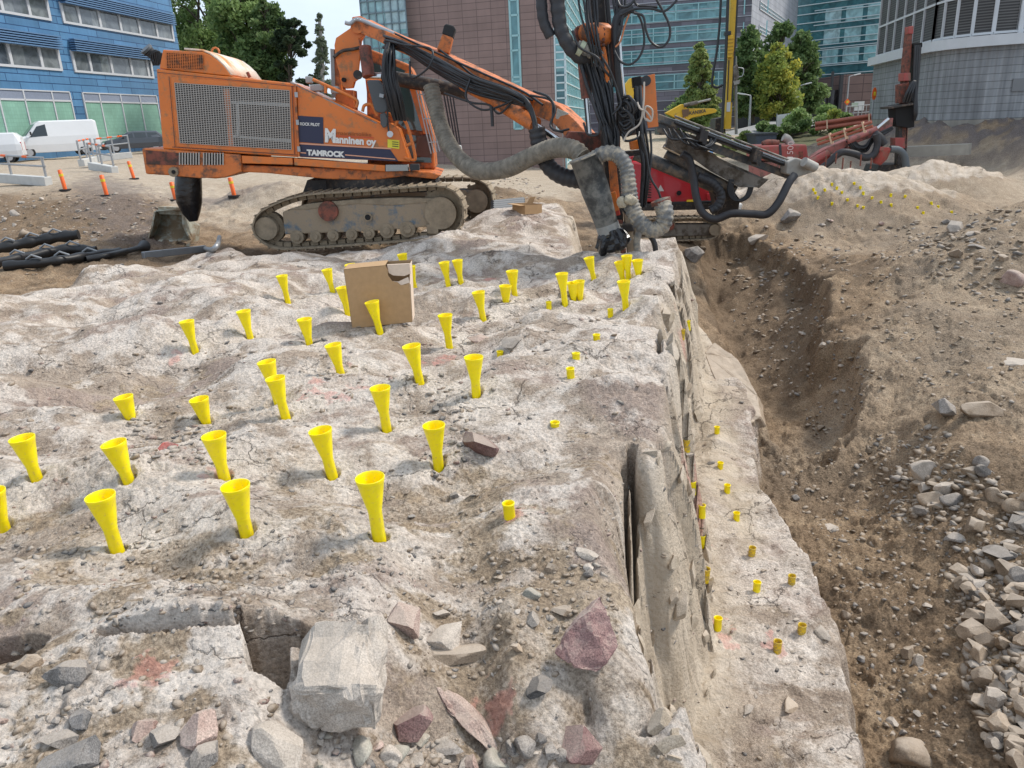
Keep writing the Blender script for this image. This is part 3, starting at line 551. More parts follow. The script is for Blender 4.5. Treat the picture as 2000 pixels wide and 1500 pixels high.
# the stones one would point at
NAMED = [
 (140, 1318, 132, 'flat', 'grey', 'long grey slab lying on the ledge beside the dark crevice at far left', (0.1, -.05, -.08), 1, (1, .8, 1.3)),
 (60, 1300, 60, 'block', 'tan', 'brown block wedged between the grey slab and the left crevice', None, 2, None),
 (165, 1400, 48, 'block', 'dark', 'small dark blue-grey stone alone on the lower left ledge', None, 3, None),
 (283, 1418, 72, 'flat', 'pink', 'flat pink stone left of the stone with red spray paint', (.5, .1, .3), 4, None),
 (318, 1440, 66, 'block', 'grey', 'grey broken stone under the red-sprayed one', None, 5, None),
 (390, 1440, 92, 'block', 'pink', 'large pink and grey stone at the foot of the lower ledge', None, 6, None),
 (395, 1475, 70, 'block', 'grey', 'grey angular stone below the pink and grey one', None, 7, None),
 (125, 1440, 72, 'flat', 'grey', 'thin grey slab lying flat on the lower left ledge', (0, 0, .1), 8, None),
 (540, 1478, 128, 'block', 'pale', 'pale pinkish boulder at the bottom edge below the square block', None, 9, None),
 (150, 1490, 110, 'block', 'dark', 'blue-grey stone cut by the bottom edge at left', None, 10, None),
 (800, 1425, 105, 'block', 'maroon', 'dark brown angular rock right of the square pale block', None, 11, None),
 (865, 1455, 80, 'flat', 'grey', 'small grey slab below the leaning long slab', (.1, 0, -.2), 12, None),
 (788, 1215, 95, 'block', 'pink', 'rust red boulder half buried above the stone pile', None, 13, None),
 (868, 1250, 118, 'block', 'pale', 'broad pale triangular stone right of the rust red boulder', (.2, -.1, .3), 14, (1, .8, .8)),
 (862, 1195, 45, 'flat', 'pale', 'small pale flake lying on top of the rust red boulder', None, 15, None),
 (880, 1280, 130, 'flat', 'tan', 'flat tan slab under the broad pale triangular stone', (0, .05, .15), 16, (1, .6, 1)),
 (1012, 1265, 58, 'long', 'tan', 'narrow upright stone left of the maroon rock', (.2, .8, .9), 17, None),
 (1052, 1340, 92, 'flat', 'dark', 'striped grey and brown slab below the maroon rock', (.2, -.3, .5), 18, (1, .9, 1.3)),
 (1040, 1158, 34, 'round', 'green', 'smooth oval pebble above the maroon rock', None, 19, None),
 (1150, 1120, 30, 'round', 'grey', 'smooth upright pebble right of the oval pebble', (0, 1.2, 0), 20, None),
 (1150, 1082, 52, 'flat', 'pale', 'pale curved flake at the top of the brown rubble', (.2, .2, -.5), 21, None),
 (1040, 1210, 45, 'block', 'pale', 'pale stone left of the maroon rock tip', None, 22, None),
 (1105, 1190, 58, 'flat', 'tan', 'tan slab lying just above the maroon rock', (0, 0, .05), 23, None),
 (998, 1458, 30, 'round', 'grey', 'round grey pebble right of the leaning slab', None, 24, None),
 (1130, 1470, 110, 'block', 'maroon', 'large reddish block at the bottom edge below the striped slab', (.1, .2, .4), 25, None),
 (780, 1470, 46, 'round', 'green', 'greenish rounded stone in the rubble at the bottom edge', None, 26, None),
 (970, 1490, 60, 'round', 'green', 'pale green rounded stone at the bottom edge by the leaning slab', None, 27, None),
 (328, 872, 52, 'flat', 'red', 'grey stone sprayed red on top between two funnels', (0, .1, .1), 28, (1, .8, 1.2)),
 (928, 868, 105, 'block', 'maroon', 'dark rounded outcrop stone right of the funnel in the hollow', None, 29, (1, .8, .8)),
 (888, 965, 26, 'block', 'grey', 'small grey pointed stone between the front funnel and the short tube', None, 30, None),
 (805, 1005, 20, 'flat', 'dark', 'small dark stone right of the front funnel', None, 31, None),
 (935, 660, 55, 'flat', 'pink', 'jagged pink stone behind the funnel at the middle right', (.5, .2, .2), 33, None),
 (1000, 665, 70, 'flat', 'grey', 'grey slab lifted beside the jagged pink stone', (.2, -.2, 0), 34, None),
 (1355, 497, 62, 'block', 'grey', 'big grey boulder at the head of the trench by the second rig track', None, 35, None),
 (1478, 464, 66, 'flat', 'pale', 'white stone lying on the soil right of the second rig track', None, 36, (1, .8, .9)),
 (1652, 1198, 22, 'round', 'tan', 'round tan pebble at the foot of the lower bench', None, 37, None),
 (1590, 1098, 28, 'flat', 'dark', 'dark slate flake at the edge of the lower bench', None, 38, None),
 (1850, 800, 110, 'flat', 'grey', 'large tilted grey slab half buried at the top of the stone slide', (.35, .5, .5), 39, (1, .75, 1)),
 (1925, 800, 105, 'flat', 'tan', 'soil covered slab right of the tilted grey slab', (.2, .25, .2), 40, None),
 (1800, 925, 60, 'block', 'pale', 'bluish white angular rock in the stone slide', None, 41, None),
 (1845, 952, 44, 'block', 'pale', 'pale stone right of the bluish white rock', None, 42, None),
 (1822, 976, 52, 'round', 'tan', 'smooth tan stone below the bluish white rock', None, 43, None),
 (1905, 1030, 56, 'block', 'tan', 'large tan angular stone in the middle of the slide', None, 44, None),
 (1952, 1080, 74, 'flat', 'dark', 'layered dark grey slab at the right side of the slide', (0, .1, -.15), 45, None),
 (1625, 1030, 40, 'flat', 'pale', 'lone pale broken stone on the soil left of the slide', (.3, .2, .2), 46, None),
 (1890, 1215, 58, 'flat', 'tan', 'flat tan stone above the lower stone pile', (0, .3, -.3), 47, None),
 (1780, 1478, 92, 'round', 'tan', 'large smooth tan boulder at the bottom edge of the soil', (.1, .1, .1), 48, (1, .8, .7)),
 (1770, 1275, 40, 'block', 'tan', 'brown boulder below the bank above the trench soil', None, 49, None),
 (1792, 1290, 30, 'block', 'pale', 'pale angular stone touching the brown boulder', None, 50, None),
 (1985, 1230, 40, 'block', 'dark', 'dark blue-grey stone at the right edge of the lower pile', None, 51, None),
 (1928, 1255, 50, 'block', 'tan', 'squarish tan stone at the top of the lower pile', None, 52, None),
 (1865, 447, 44, 'block', 'pale', 'pale boulder on the top of the right soil mound', None, 53, None),
 (1905, 478, 34, 'flat', 'grey', 'pale blue-grey flake on the right soil mound', None, 54, None),
 (1973, 545, 42, 'round', 'pink', 'reddish boulder on the face of the right soil mound', None, 55, None),
 (1985, 705, 90, 'flat', 'pale', 'flat white rock showing through the soil at the right edge', (0, 0, .1), 56, (1, .8, .5)),
 (1545, 420, 48, 'block', 'grey', 'grey block under the front of the netted rock mound', None, 57, None),
 (53, 457, 26, 'round', 'tan', 'largest pale stone in the soil bank at the left edge', None, 58, None),
 (184, 466, 13, 'round', 'pale', 'small white stone at the foot of the gravel bank', None, 59, None),
 (155, 410, 12, 'round', 'pale', 'small white stone high on the gravel bank', None, 60, None),
 (92, 447, 16, 'round', 'tan', 'oval stone right of the largest one in the left bank', None, 61, None),
 (1345, 882, 30, 'flat', 'pale', 'pale triangular flake on the lower bench under the first tube', (.5, .2, 0), 62, None),
 (1390, 900, 20, 'flat', 'dark', 'dark flake beside the pale triangular flake on the lower bench', None, 63, None),
 (1545, 1375, 55, 'flat', 'tan', 'brown slab standing on the near end of the lower bench', (.6, .3, .6), 64, None),
 (1462, 1380, 34, 'flat', 'pale', 'pale sliver lying on the near end of the lower bench', (0, 0, 1.1), 65, None),
 (1605, 1235, 45, 'flat', 'pale', 'pale flake beside the rightmost tube on the lower bench', None, 66, None),
 (1200, 1255, 20, 'block', 'dark', 'small blue-black stone right of the maroon rock', None, 67, None),
 (1118, 1490, 60, 'flat', 'tan', 'tan slab beside the reddish block at the bottom edge', None, 68, None),
]
for (px, py, w, kd, co, lb, ro, k, sc) in NAMED:
    stone('stone', px, py+4, w, kd, co, lb, rot=ro, k=k, sc=sc, sink=.36)
# the square block, the leaning slab and the maroon rock in front: shaped one by one
def hewn(name, corners_px, Y, depth, m, label, jit=.01, seed=1, tilt=(0, 0, 0)):
    """rock with a traced front face, given its own thickness and a broken surface"""
    rg = random.Random(seed); P = [at(a, b, Y+dy) for a, b, dy in corners_px]; n = len(P); back = Vector(depth)
    bm = bmesh.new(); F = [bm.verts.new(p) for p in P]; Bk = [bm.verts.new(p+back*rg.uniform(.85, 1.1)) for p in P]
    bm.faces.new(F); bm.faces.new(Bk[::-1]); 
    for i in range(n): bm.faces.new((F[i], Bk[i], Bk[(i+1) % n], F[(i+1) % n]))
    bmesh.ops.recalc_face_normals(bm, faces=bm.faces); bmesh.ops.triangulate(bm, faces=bm.faces)
    bmesh.ops.bevel(bm, geom=bm.edges[:], offset=jit*1.1, segments=1, affect='EDGES')
    bmesh.ops.subdivide_edges(bm, edges=bm.edges[:], cuts=3, use_grid_fill=True); bmesh.ops.triangulate(bm, faces=bm.faces)
    bm.normal_update()
    X = np.array([v.co[:] for v in bm.verts])
    n1 = fbm(X[:, 0]*9+X[:, 2]*4, X[:, 1]*9+X[:, 2]*7, 4, seed)
    f_, e_ = facet(X[:, 0]*16+X[:, 2]*9, X[:, 1]*14-X[:, 2]*12, seed, 1, .8)
    for v, a, b in zip(bm.verts, n1, f_): v.co += v.normal*(a*jit*1.2+b*jit*.8)
    c = sum((v.co for v in bm.verts), Vector())/len(bm.verts); me = bpy.data.meshes.new(name)
    for v in bm.verts: v.co -= c
    bm.to_mesh(me); bm.free(); me.materials.append(m); o = bpy.data.objects.new(name, me); C.objects.link(o); o.location = c; return tag(o, label, 'rock')
Yb = hit(650, 1445).y
hewn('stone_block', [(558, 1425, .0), (575, 1352, -.02), (690, 1345, -.03), (742, 1350, .0), (741, 1425, .02), (720, 1433, .0), (610, 1431, -.01)], Yb, (0.0, .30, .10), SM['pale'], 'square pale block of stone standing beside the deep crevice', .017, 3)
Ys = hit(940, 1475).y
hewn('stone_slab', [(848, 1340, .16), (868, 1342, .17), (925, 1395, .1), (981, 1462, .0), (958, 1473, -.02), (905, 1425, .04), (872, 1385, .1)], Ys, (.05, .07, -.06), SM['pink'], 'long leaning grey and pink slab in the foreground rubble', .007, 5)
Ym = hit(1165, 1315).y
hewn('stone_wedge', [(1082, 1275, .0), (1108, 1225, .05), (1150, 1188, .08), (1163, 1235, .03), (1188, 1292, .0), (1165, 1318, -.03), (1115, 1305, -.04)], Ym, (.07, .08, .03), SM['maroon'], 'big maroon wedge of rock with one pale face in the foreground', .008, 8)
# fractured leaves of rock standing along the cliff of the upper bench
def leaf_rock(L, Y0, th, label, seed):
    return hewn('rock_leaf', L, Y0, th, SM['tan'] if seed % 2 else SM['pale'], label, .012, seed)
# broken wedges standing in the outer face of the upper bench
random.seed(44); VV_ = []; FF_ = []; E_ = [p for p in UP_EDGE[2:-1]]; es = [0]
for a_, b_ in zip(E_[:-1], E_[1:]): es.append(es[-1]+(b_-a_).length)
mbf = MB()
for k in range(85):
    d_ = random.uniform(0, es[-1]); j_ = min(len(es)-2, int(np.searchsorted(es, d_, side='right'))-1); f_ = (d_-es[j_])/(es[j_+1]-es[j_]); q_ = E_[j_].lerp(E_[j_+1], f_); t_ = (E_[j_+1]-E_[j_]).normalized(); o_ = random.uniform(.0, .42)
    nrm = Vector((t_.y, -t_.x, 0)); nrm = nrm if nrm.x > 0 else -nrm; c_ = q_+nrm*o_; c_.z = hgt(c_.x, c_.y)-.02; s_ = random.uniform(.06, .17)*(.7+.6*(q_.length > 6)); V, F = lump(1, 500+k, 4, 12, (1, .36, .8))
    an = math.atan2(t_.y, t_.x)+random.uniform(-.3, .3); R3 = Matrix.Rotation(an, 3, 'Z') @ Matrix.Rotation(random.uniform(-.5, .5), 3, 'Y') @ Matrix.Rotation(random.uniform(-.5, .1), 3, 'X')
    mbf.add([R3 @ (Vector(v)*s_)+c_ for v in V], F)
for k in range(16):
    d_ = random.uniform(es[-1]*.52, es[-1]); j_ = min(len(es)-2, int(np.searchsorted(es, d_, side='right'))-1); f_ = (d_-es[j_])/(es[j_+1]-es[j_]); q_ = E_[j_].lerp(E_[j_+1], f_); t_ = (E_[j_+1]-E_[j_]).normalized(); nrm = Vector((t_.y, -t_.x, 0)); nrm = nrm if nrm.x > 0 else -nrm
    c_ = q_+nrm*random.uniform(.06, .36); c_.z = hgt(c_.x, c_.y)-.05; V, F = lump(1, 700+k, 4, 16, (1, .4, .9)); s_ = random.uniform(.07, .19); an = math.atan2(t_.y, t_.x)+random.uniform(-.2, .2)
    R3 = Matrix.Rotation(an, 3, 'Z') @ Matrix.Rotation(random.uniform(-.6, .6), 3, 'Y') @ Matrix.Rotation(random.uniform(-.35, .05), 3, 'X'); mbf.add([R3 @ (Vector(v)*s_)+c_ for v in V], F)
tag(mbf.build('bedrock_wedges', SM['cream']), kind='structure')
# big pale slab leaning on the far slope of the bench
q = [(1375, 690), (1395, 668), (1440, 700), (1478, 770), (1487, 815), (1455, 830), (1420, 800)]
Ylb = hit(1470, 850).y
hewn('leaning_slab', [(a, b, .02*(850-b)*.55) for a, b in q], Ylb-.0, (.16, .22, -.25), SM['tan'], 'large smooth cream slab leaning on the outer slope of the bench', .014, 22)

# countable loose stones, several hundred, by where they lie
random.seed(21)
def inpoly(x, y, P):
    c = False
    for i in range(len(P)):
        a, b = P[i], P[(i+1) % len(P)]
        if (a[1] > y) != (b[1] > y) and x < (b[0]-a[0])*(y-a[1])/(b[1]-a[1])+a[0]: c = not c
    return c
CW = dict(tan='tan', pale='pale', grey='grey', dark='dark', pink='pinkish', green='greenish', maroon='maroon', red='red'); KW = dict(block='blocky', flat='flat', round='rounded', long='long')
ORD = ['leftmost', 'second from left', 'third from left', 'fourth from left', 'fifth from left', 'sixth from left', 'seventh from left', 'eighth from left', 'ninth from left', 'tenth from left']
def scatter(P, n, smin, smax, kinds, cols, label, group, sink=.25, pw=2.):
    x0 = min(p[0] for p in P); x1 = max(p[0] for p in P); y0 = min(p[1] for p in P); y1 = max(p[1] for p in P); k = 0; out = {}
    while k < n:
        x = random.uniform(x0, x1); y = random.uniform(y0, y1)
        if not inpoly(x, y, P): continue
        k += 1; w = smin+(smax-smin)*random.random()**pw; kd = random.choice(kinds); co = random.choice(cols)
        o = stone('stone', x, y, w, kd, co, label, group, k=random.randint(70, 77), sink=sink)
        sz = 'small' if w < smin+(smax-smin)*.22 else 'large' if w > smin+(smax-smin)*.6 else 'middling'
        ps = ('upper', 'middle', 'lower')[min(2, int((y-y0)/(y1-y0)*3))]; lr = ('left', 'right')[int((x-x0)/(x1-x0) > .5)]
        out.setdefault('%s %s %s stone, %s %s part of the %s' % (sz, CW[co], KW[kd], ps, lr, label), []).append((x, o))
    for lb, L_ in out.items():
        L_.sort(key=lambda t: t[0])
        for q, (x, o) in enumerate(L_): o['label'] = lb if len(L_) == 1 else lb+', '+(ORD[q] if q < 10 else 'far right')
scatter([(1850, 1110), (2010, 1090), (2010, 1500), (1950, 1490), (1880, 1340), (1895, 1250)], 78, 26, 60, ['block', 'block', 'block', 'flat', 'flat'], ['tan', 'tan', 'pale', 'tan', 'grey', 'tan', 'tan'], 'lower right heap', 'stones of the lower right heap', .15, 1.3)
scatter([(1730, 850), (1830, 840), (2010, 985), (2010, 1110), (1880, 1080), (1760, 980)], 40, 18, 46, ['block', 'flat', 'round'], ['tan', 'tan', 'pale', 'grey'], 'right stone slide', 'stones of the slide on the right', .2)
scatter([(1500, 900), (1740, 860), (1880, 1100), (1880, 1480), (1720, 1460), (1600, 1080)], 14, 14, 30, ['block', 'flat', 'round'], ['tan', 'tan', 'pale', 'grey', 'dark'], 'trench soil', 'loose stones on the trench soil', .3)
scatter([(1380, 500), (1560, 470), (1640, 640), (1740, 760), (1600, 860), (1500, 760)], 8, 12, 24, ['block', 'flat'], ['tan', 'pale', 'tan', 'grey'], 'dug bank', 'loose stones on the dug bank', .3)
scatter([(1760, 470), (1850, 420), (2000, 400), (2000, 560), (1820, 530)], 12, 16, 34, ['block', 'flat'], ['tan', 'grey', 'tan'], 'right soil mound', 'stones in the right soil mound', .35)
scatter([(0, 380), (120, 380), (150, 470), (0, 480)], 6, 10, 20, ['round'], ['tan', 'pale', 'pink'], 'left soil bank', 'stones in the left soil bank', .3)
random.seed(22)
scatter([(620, 1420), (920, 1450), (1090, 1440), (1100, 1500), (610, 1500)], 24, 22, 52, ['block', 'flat', 'round'], ['grey', 'pale', 'green', 'pink', 'pale'], 'bottom edge rubble', 'rubble stones along the bottom edge', .2)
scatter([(930, 1080), (1060, 1070), (1200, 1110), (1230, 1260), (1080, 1330), (900, 1240)], 20, 14, 30, ['block', 'flat', 'round'], ['tan', 'pale', 'grey', 'tan'], 'brown rubble', 'small stones in the brown rubble', .3)
scatter([(250, 830), (400, 820), (460, 860), (420, 900), (260, 900)], 5, 16, 26, ['flat'], ['pale', 'grey', 'dark'], 'second funnel row', 'flakes between the second row funnels', .25)
scatter([(770, 740), (900, 730), (930, 900), (860, 930), (790, 840)], 6, 16, 26, ['flat', 'block'], ['pale', 'grey', 'dark'], 'middle hollow', 'flakes in the hollow', .25)
scatter([(30, 1080), (480, 1080), (560, 1160), (330, 1220), (60, 1180)], 7, 18, 36, ['flat'], ['pale', 'grey', 'grey', 'dark'], 'near left bench', 'flat chips on the near left bench', .25)
scatter([(250, 1330), (420, 1360), (600, 1440), (560, 1500), (60, 1500), (60, 1400)], 6, 16, 28, ['flat', 'block'], ['pale', 'grey', 'pink', 'dark'], 'lower left ledge', 'small stones on the lower left ledge', .25)
scatter([(1340, 1000), (1560, 1100), (1690, 1490), (1440, 1490)], 7, 14, 26, ['flat'], ['pale', 'grey', 'tan'], 'lower bench', 'flakes on the lower bench', .25)
scatter([(1560, 420), (1700, 430), (1740, 445), (1600, 440)], 5, 12, 24, ['block', 'flat'], ['pink', 'grey', 'pale'], 'far mound foot', 'broken stones under the netted mound', .2)

# grit that nobody could count: one mesh of small chips
HEAPS = [([(1850, 1110), (2010, 1090), (2010, 1500), (1950, 1490), (1880, 1340), (1895, 1250)], 1500, 9), ([(1690, 850), (1830, 830), (2010, 985), (2010, 1120), (1880, 1100), (1730, 1000)], 1500, 7), ([(1490, 900), (1740, 860), (1880, 1100), (1880, 1480), (1720, 1460), (1600, 1080)], 2400, 5),
 ([(1380, 500), (1560, 470), (1640, 640), (1740, 760), (1600, 860), (1500, 760)], 1800, 4.6), ([(1760, 440), (1850, 420), (2000, 400), (2000, 600), (1820, 560)], 900, 5), ([(930, 1080), (1060, 1070), (1200, 1110), (1230, 1260), (1080, 1330), (780, 1330), (800, 1240)], 1500, 6),
 ([(600, 1430), (920, 1450), (1090, 1440), (1100, 1510), (600, 1510)], 260, 9), ([(0, 700), (500, 640), (1200, 620), (1280, 800), (1200, 1050), (600, 1250), (0, 1240)], 4200, 5.0), ([(1340, 1000), (1560, 1100), (1690, 1490), (1440, 1490)], 500, 4), ([(0, 1250), (560, 1300), (600, 1500), (0, 1500)], 600, 8), ([(250, 820), (400, 815), (470, 860), (430, 910), (240, 900)], 420, 6.5), ([(760, 740), (910, 730), (940, 900), (850, 940), (780, 840)], 480, 6.5), ([(30, 1060), (480, 1060), (560, 1170), (330, 1240), (40, 1190)], 800, 6.5), ([(560, 1080), (1150, 1040), (1200, 1200), (700, 1260), (500, 1220)], 900, 5.5),
 ([(950, 362), (1010, 340), (1070, 372), (1060, 392), (950, 396)], 260, 3), ([(1300, 470), (1480, 450), (1700, 480), (1500, 500), (1380, 500)], 220, 4), ([(0, 380), (340, 380), (340, 470), (0, 480)], 1100, 3.4), ([(1560, 470), (1800, 440), (2000, 600), (2000, 820), (1760, 760)], 1800, 4), ([(1440, 400), (1560, 430), (1740, 445), (1600, 470), (1460, 450)], 260, 4)]
def grit(n, label):
    px = RNG.uniform(-10, 2010, n*2); py = 430+RNG.uniform(0, 1, n*2)**.85*1075; hs = np.zeros(n*2); hx = []; hy = []; hz = []
    for P_, m_, s_ in HEAPS:
        k = 0
        while k < m_:
            x_ = random.uniform(min(p[0] for p in P_), max(p[0] for p in P_)); y_ = random.uniform(min(p[1] for p in P_), max(p[1] for p in P_))
            if inpoly(x_, y_, P_): k += 1; hx.append(x_); hy.append(y_); hz.append(s_)
    px = np.concatenate([hx, px]); py = np.concatenate([hy, py]); hs = np.concatenate([hz, hs])
    P, T, ok = hit_many(px, py); d = np.linalg.norm(P-np.array(EYE), axis=1)
    c1 = fbm(P[:, 0]*.9, P[:, 1]*.9, 3, 41); keep = ok & ((hs > 0) | (RNG.uniform(0, 1, len(px)) < .30+.75*sstep(-.25, .45, c1))) & (d > 1.5) & (d < 40); idx = np.where(keep)[0][:n]
    P = P[idx]; d = d[idx]; n = len(idx); s = (1.6+11*RNG.uniform(0, 1, n)**4.2)*d/FPX*.62; s = np.where(hs[idx] > 0, hs[idx]*(.5+1.9*RNG.uniform(0, 1, n)**3)*d/FPX, s*1.15)
    shp = [lump(1, 300+k, 1, 12, (1, .78, .42)) for k in range(10)]; VV = []; FF = []; MM = []; base = 0
    kk = RNG.integers(0, 10, n); an = RNG.uniform(0, 6.283, n); tx = RNG.uniform(-.4, .4, n); nv = 42
    for q in range(10):
        S_ = np.array(shp[q][0]); F_ = np.array(shp[q][1]); I = np.where(kk == q)[0]; m = len(I)
        c, s2 = np.cos(an[I])[:, None], np.sin(an[I])[:, None]; x, y, z = S_[None, :, 0], S_[None, :, 1], S_[None, :, 2]
        zz = z+x*tx[I][:, None]; V = np.stack([x*c-y*s2, x*s2+y*c, zz+np.zeros_like(c)], -1)*s[I][:, None, None]+P[I][:, None, :]; V[..., 2] += s[I][:, None]*.12
        VV.append(V.reshape(-1, 3)); FF.append((F_[None]+(base+np.arange(m)*len(S_))[:, None, None]).reshape(-1, 3)); base += m*len(S_)
        isd = (gd(P[I, 0], P[I, 1]) > .5); mi = np.where(isd, RNG.choice([0, 0, 0, 0, 0, 1, 2], m), RNG.choice([0, 2, 2, 1, 4, 2, 0, 3], m)); MM.append(np.repeat(mi, len(F_)))
    V = np.concatenate(VV).astype(np.float32); F = np.concatenate(FF).astype(np.int32); M_ = np.concatenate(MM).astype(np.int32)
    me = bpy.data.meshes.new('grit'); me.vertices.add(len(V)); me.vertices.foreach_set('co', V.ravel()); me.loops.add(F.size); me.loops.foreach_set('vertex_index', F.ravel())
    me.polygons.add(len(F)); me.polygons.foreach_set('loop_start', (np.arange(len(F))*3).astype(np.int32)); me.polygons.foreach_set('loop_total', np.full(len(F), 3, np.int32)); 
    for k in ('tan', 'grey', 'pale', 'dark', 'pink'): me.materials.append(SM[k])
    me.polygons.foreach_set('material_index', M_); me.update(calc_edges=True); o = bpy.data.objects.new('gravel', me); C.objects.link(o); return tag(o, label, 'gravel', kind='stuff')
def gd(x, y):
    r = np.maximum(np.hypot(x, y), 1.16); t = np.clip((np.arctan2(x, y)+AMX)/(2*AMX)*(NA-1), 0, NA-1).astype(int); i = np.clip(np.interp(np.log(r), RRL, np.arange(len(rr))), 0, len(rr)-1).astype(int); return soilm[i, t]
grit(29000, 'small stone chips strewn over the drilled rock and the soil')

# ---------------------------------------------------------------- yellow funnels and short tubes in the blast holes
YEL = mat('yellow_plastic', (1.0, .80, .003), .34, noise=.05, nscale=30, dirt=(.74, .56, .12), dirtamt=.12, dscale=40, spec=.45, trans=.3)
YELD = mat('dusty_yellow_plastic', (.80, .56, .01), .5, noise=.2, nscale=40, dirt=(.45, .33, .12), dirtamt=.45, dscale=25, trans=.1)
def lathe(prof, n=28):
    v = []; f = []
    for r0, z0 in prof: v += [(math.cos(2*math.pi*k/n)*r0, math.sin(2*math.pi*k/n)*r0, z0) for k in range(n)]
    for i in range(len(prof)-1): f += [(i*n+k, i*n+(k+1) % n, (i+1)*n+(k+1) % n, (i+1)*n+k) for k in range(n)]
    return v, f
def lathe_mesh(name, prof, m):
    v, f = lathe(prof); me = bpy.data.meshes.new(name); me.from_pydata(v, [], f); me.polygons.foreach_set('use_smooth', [True]*len(f)); me.materials.append(m); me.update(); return me
CONE = lathe_mesh('cone', [(.0352, -.185), (.040, -.165), (.055, -.09), (.0672, -.026), (.0695, -.022), (.0725, -.004), (.0725, 0), (.0705, .0005), (.068, -.004), (.065, -.026), (.053, -.09), (.037, -.165), (.031, -.185)], YEL)
PIPE = lathe_mesh('pipe', [(.0345, -.70), (.0345, -.19), (.0362, -.187), (.0362, -.172), (.031, -.172), (.031, -.70)], YEL)
STUB = lathe_mesh('short_tube', [(.031, -.13), (.031, -.012), (.0335, -.010), (.0335, 0), (.030, .0005), (.0285, -.01), (.0285, -.13)], YEL)
STUBD = STUB.copy(); STUBD.materials.clear(); STUBD.materials.append(YELD)
FL = ['tall yellow funnel in front row, between the left pair and the lone short tube', 'yellow funnel of the front row, second from the right', 'wide open yellow funnel of the front row, nearest the lower left', 'yellow funnel at the left end of the second row',
 'leaning yellow funnel left of the red-sprayed stone', 'yellow funnel right of the red-sprayed stone', 'yellow funnel of the second row, fourth from the left edge', 'yellow funnel standing in the hollow beside the dark outcrop stone',
 'yellow funnel sunk so deep that only its cone shows', 'yellow funnel with a short neck right of the deeply sunk one', 'tall yellow funnel overlapping a second one just behind it', 'yellow funnel half hidden behind a taller one at left of centre',
 'straight yellow funnel alone in the third row at centre', 'stout yellow funnel nearest the pink sprayed rubble on the right', 'slim yellow funnel left of the pink sprayed rubble', 'yellow funnel below and left of the big carton',
 'yellow funnel seen into from above, left of the big carton', 'yellow funnel standing in front of the big carton', 'tall yellow funnel right of the big carton in the fourth row', 'small yellow funnel in the row left of the big carton, second from left',
 'yellow funnel at the far left of the fourth row', 'yellow funnel on the white rock right of the carton, before the far pair', 'yellow funnel at the left end of the far row on pale rock', 'yellow funnel just left of the big carton in the far row',
 'yellow funnel peeping over the top left of the big carton', 'yellow funnel partly covered by the left edge of the big carton', 'yellow funnel behind the torn top corner of the big carton', 'yellow funnel almost hidden by the right side of the big carton',
 'left one of the close pair of far funnels right of the carton', 'right one of the close pair of far funnels right of the carton', 'taller of the two far funnels near the middle of the bench', 'shorter far funnel with its neck hidden, near the middle',
 'tall far funnel left of the twin sunk ones', 'nearer of the twin sunk far funnels', 'farther of the twin sunk far funnels', 'leaning far funnel standing alone left of the drill steel',
 'left funnel of the cluster under the drill mast', 'tallest funnel of the cluster under the drill mast', 'short funnel at the right of the cluster by the grey hose end', 'front funnel of the cluster under the drill mast', 'yellow funnel cut off by the left edge of the picture']
TL = ['short yellow tube stub with red ring on the near bench', 'short yellow stub at right of the stout funnel', 'tiny yellow stub just behind the one right of the stout funnel', 'yellow stub alone near the right edge of the bench', 'small yellow stub in front of the tall far funnel',
 'small yellow stub below the cluster of far funnels', 'yellow stub sunk at the lifted grey slab', 'yellow stub almost buried below the outcrop crest', 'farthest yellow stub on the outer slope', 'second farthest yellow stub beside a red mark on the outer slope',
 'yellow stub below the cream slab', 'yellow stub at the foot of the cliff beside the pale flake', 'yellow stub on the lower bench by its outer edge, third from far', 'yellow stub at the inner side of the lower bench with red spray', 'yellow stub at the outer side, facing the red sprayed one',
 'yellow stub with a red spot on its left on the lower bench', 'yellow stub midway down the outer row of the lower bench', 'yellow stub on the white dust at the inner side', 'darker stained yellow stub on the white dust', 'stained yellow stub nearest the soil edge',
 'stained yellow stub with brown inside, inner row', 'bright yellow stub in the middle of the white dust', 'yellow stub at the near end of the inner row', 'yellow stub beside the pale flake at the near end', 'dirty brownish stub nearest to the camera on the lower bench']
for i, ((bx, by, tx, ty), p) in enumerate(zip(FUN, FUNP)):
    z = at(tx, ty, p.y).z
    T = at(tx, ty, p.y-.012); t = thing('funnel', FL[i], 'funnel', tuple(T), 'yellow funnels in the blast holes')
    for nm, me in (('cone', CONE), ('pipe', PIPE)):
        o = bpy.data.objects.new(nm, me); C.objects.link(o); o.parent = t
    ax = (T-Vector((p.x, p.y, p.z-.03))) if i not in (8, 11, 24, 26, 27) else Vector((-.12, -.03, 1)); t.rotation_euler = ax.to_track_quat('Z', 'Y').to_euler()
for i, ((bx, by, tx, ty), p) in enumerate(zip(TUB, TUBP)):
    z = min(at(tx, ty, p.y).z, p.z+.085); o = bpy.data.objects.new('short_tube', STUBD if i in (9, 11, 18, 19, 20, 23, 24) else STUB); C.objects.link(o); o.location = (p.x, p.y, z)
    o.rotation_euler = (random.uniform(-.06, .06), random.uniform(-.06, .06), 0); tag(o, TL[i], 'tube', 'short yellow tubes in the blast holes')
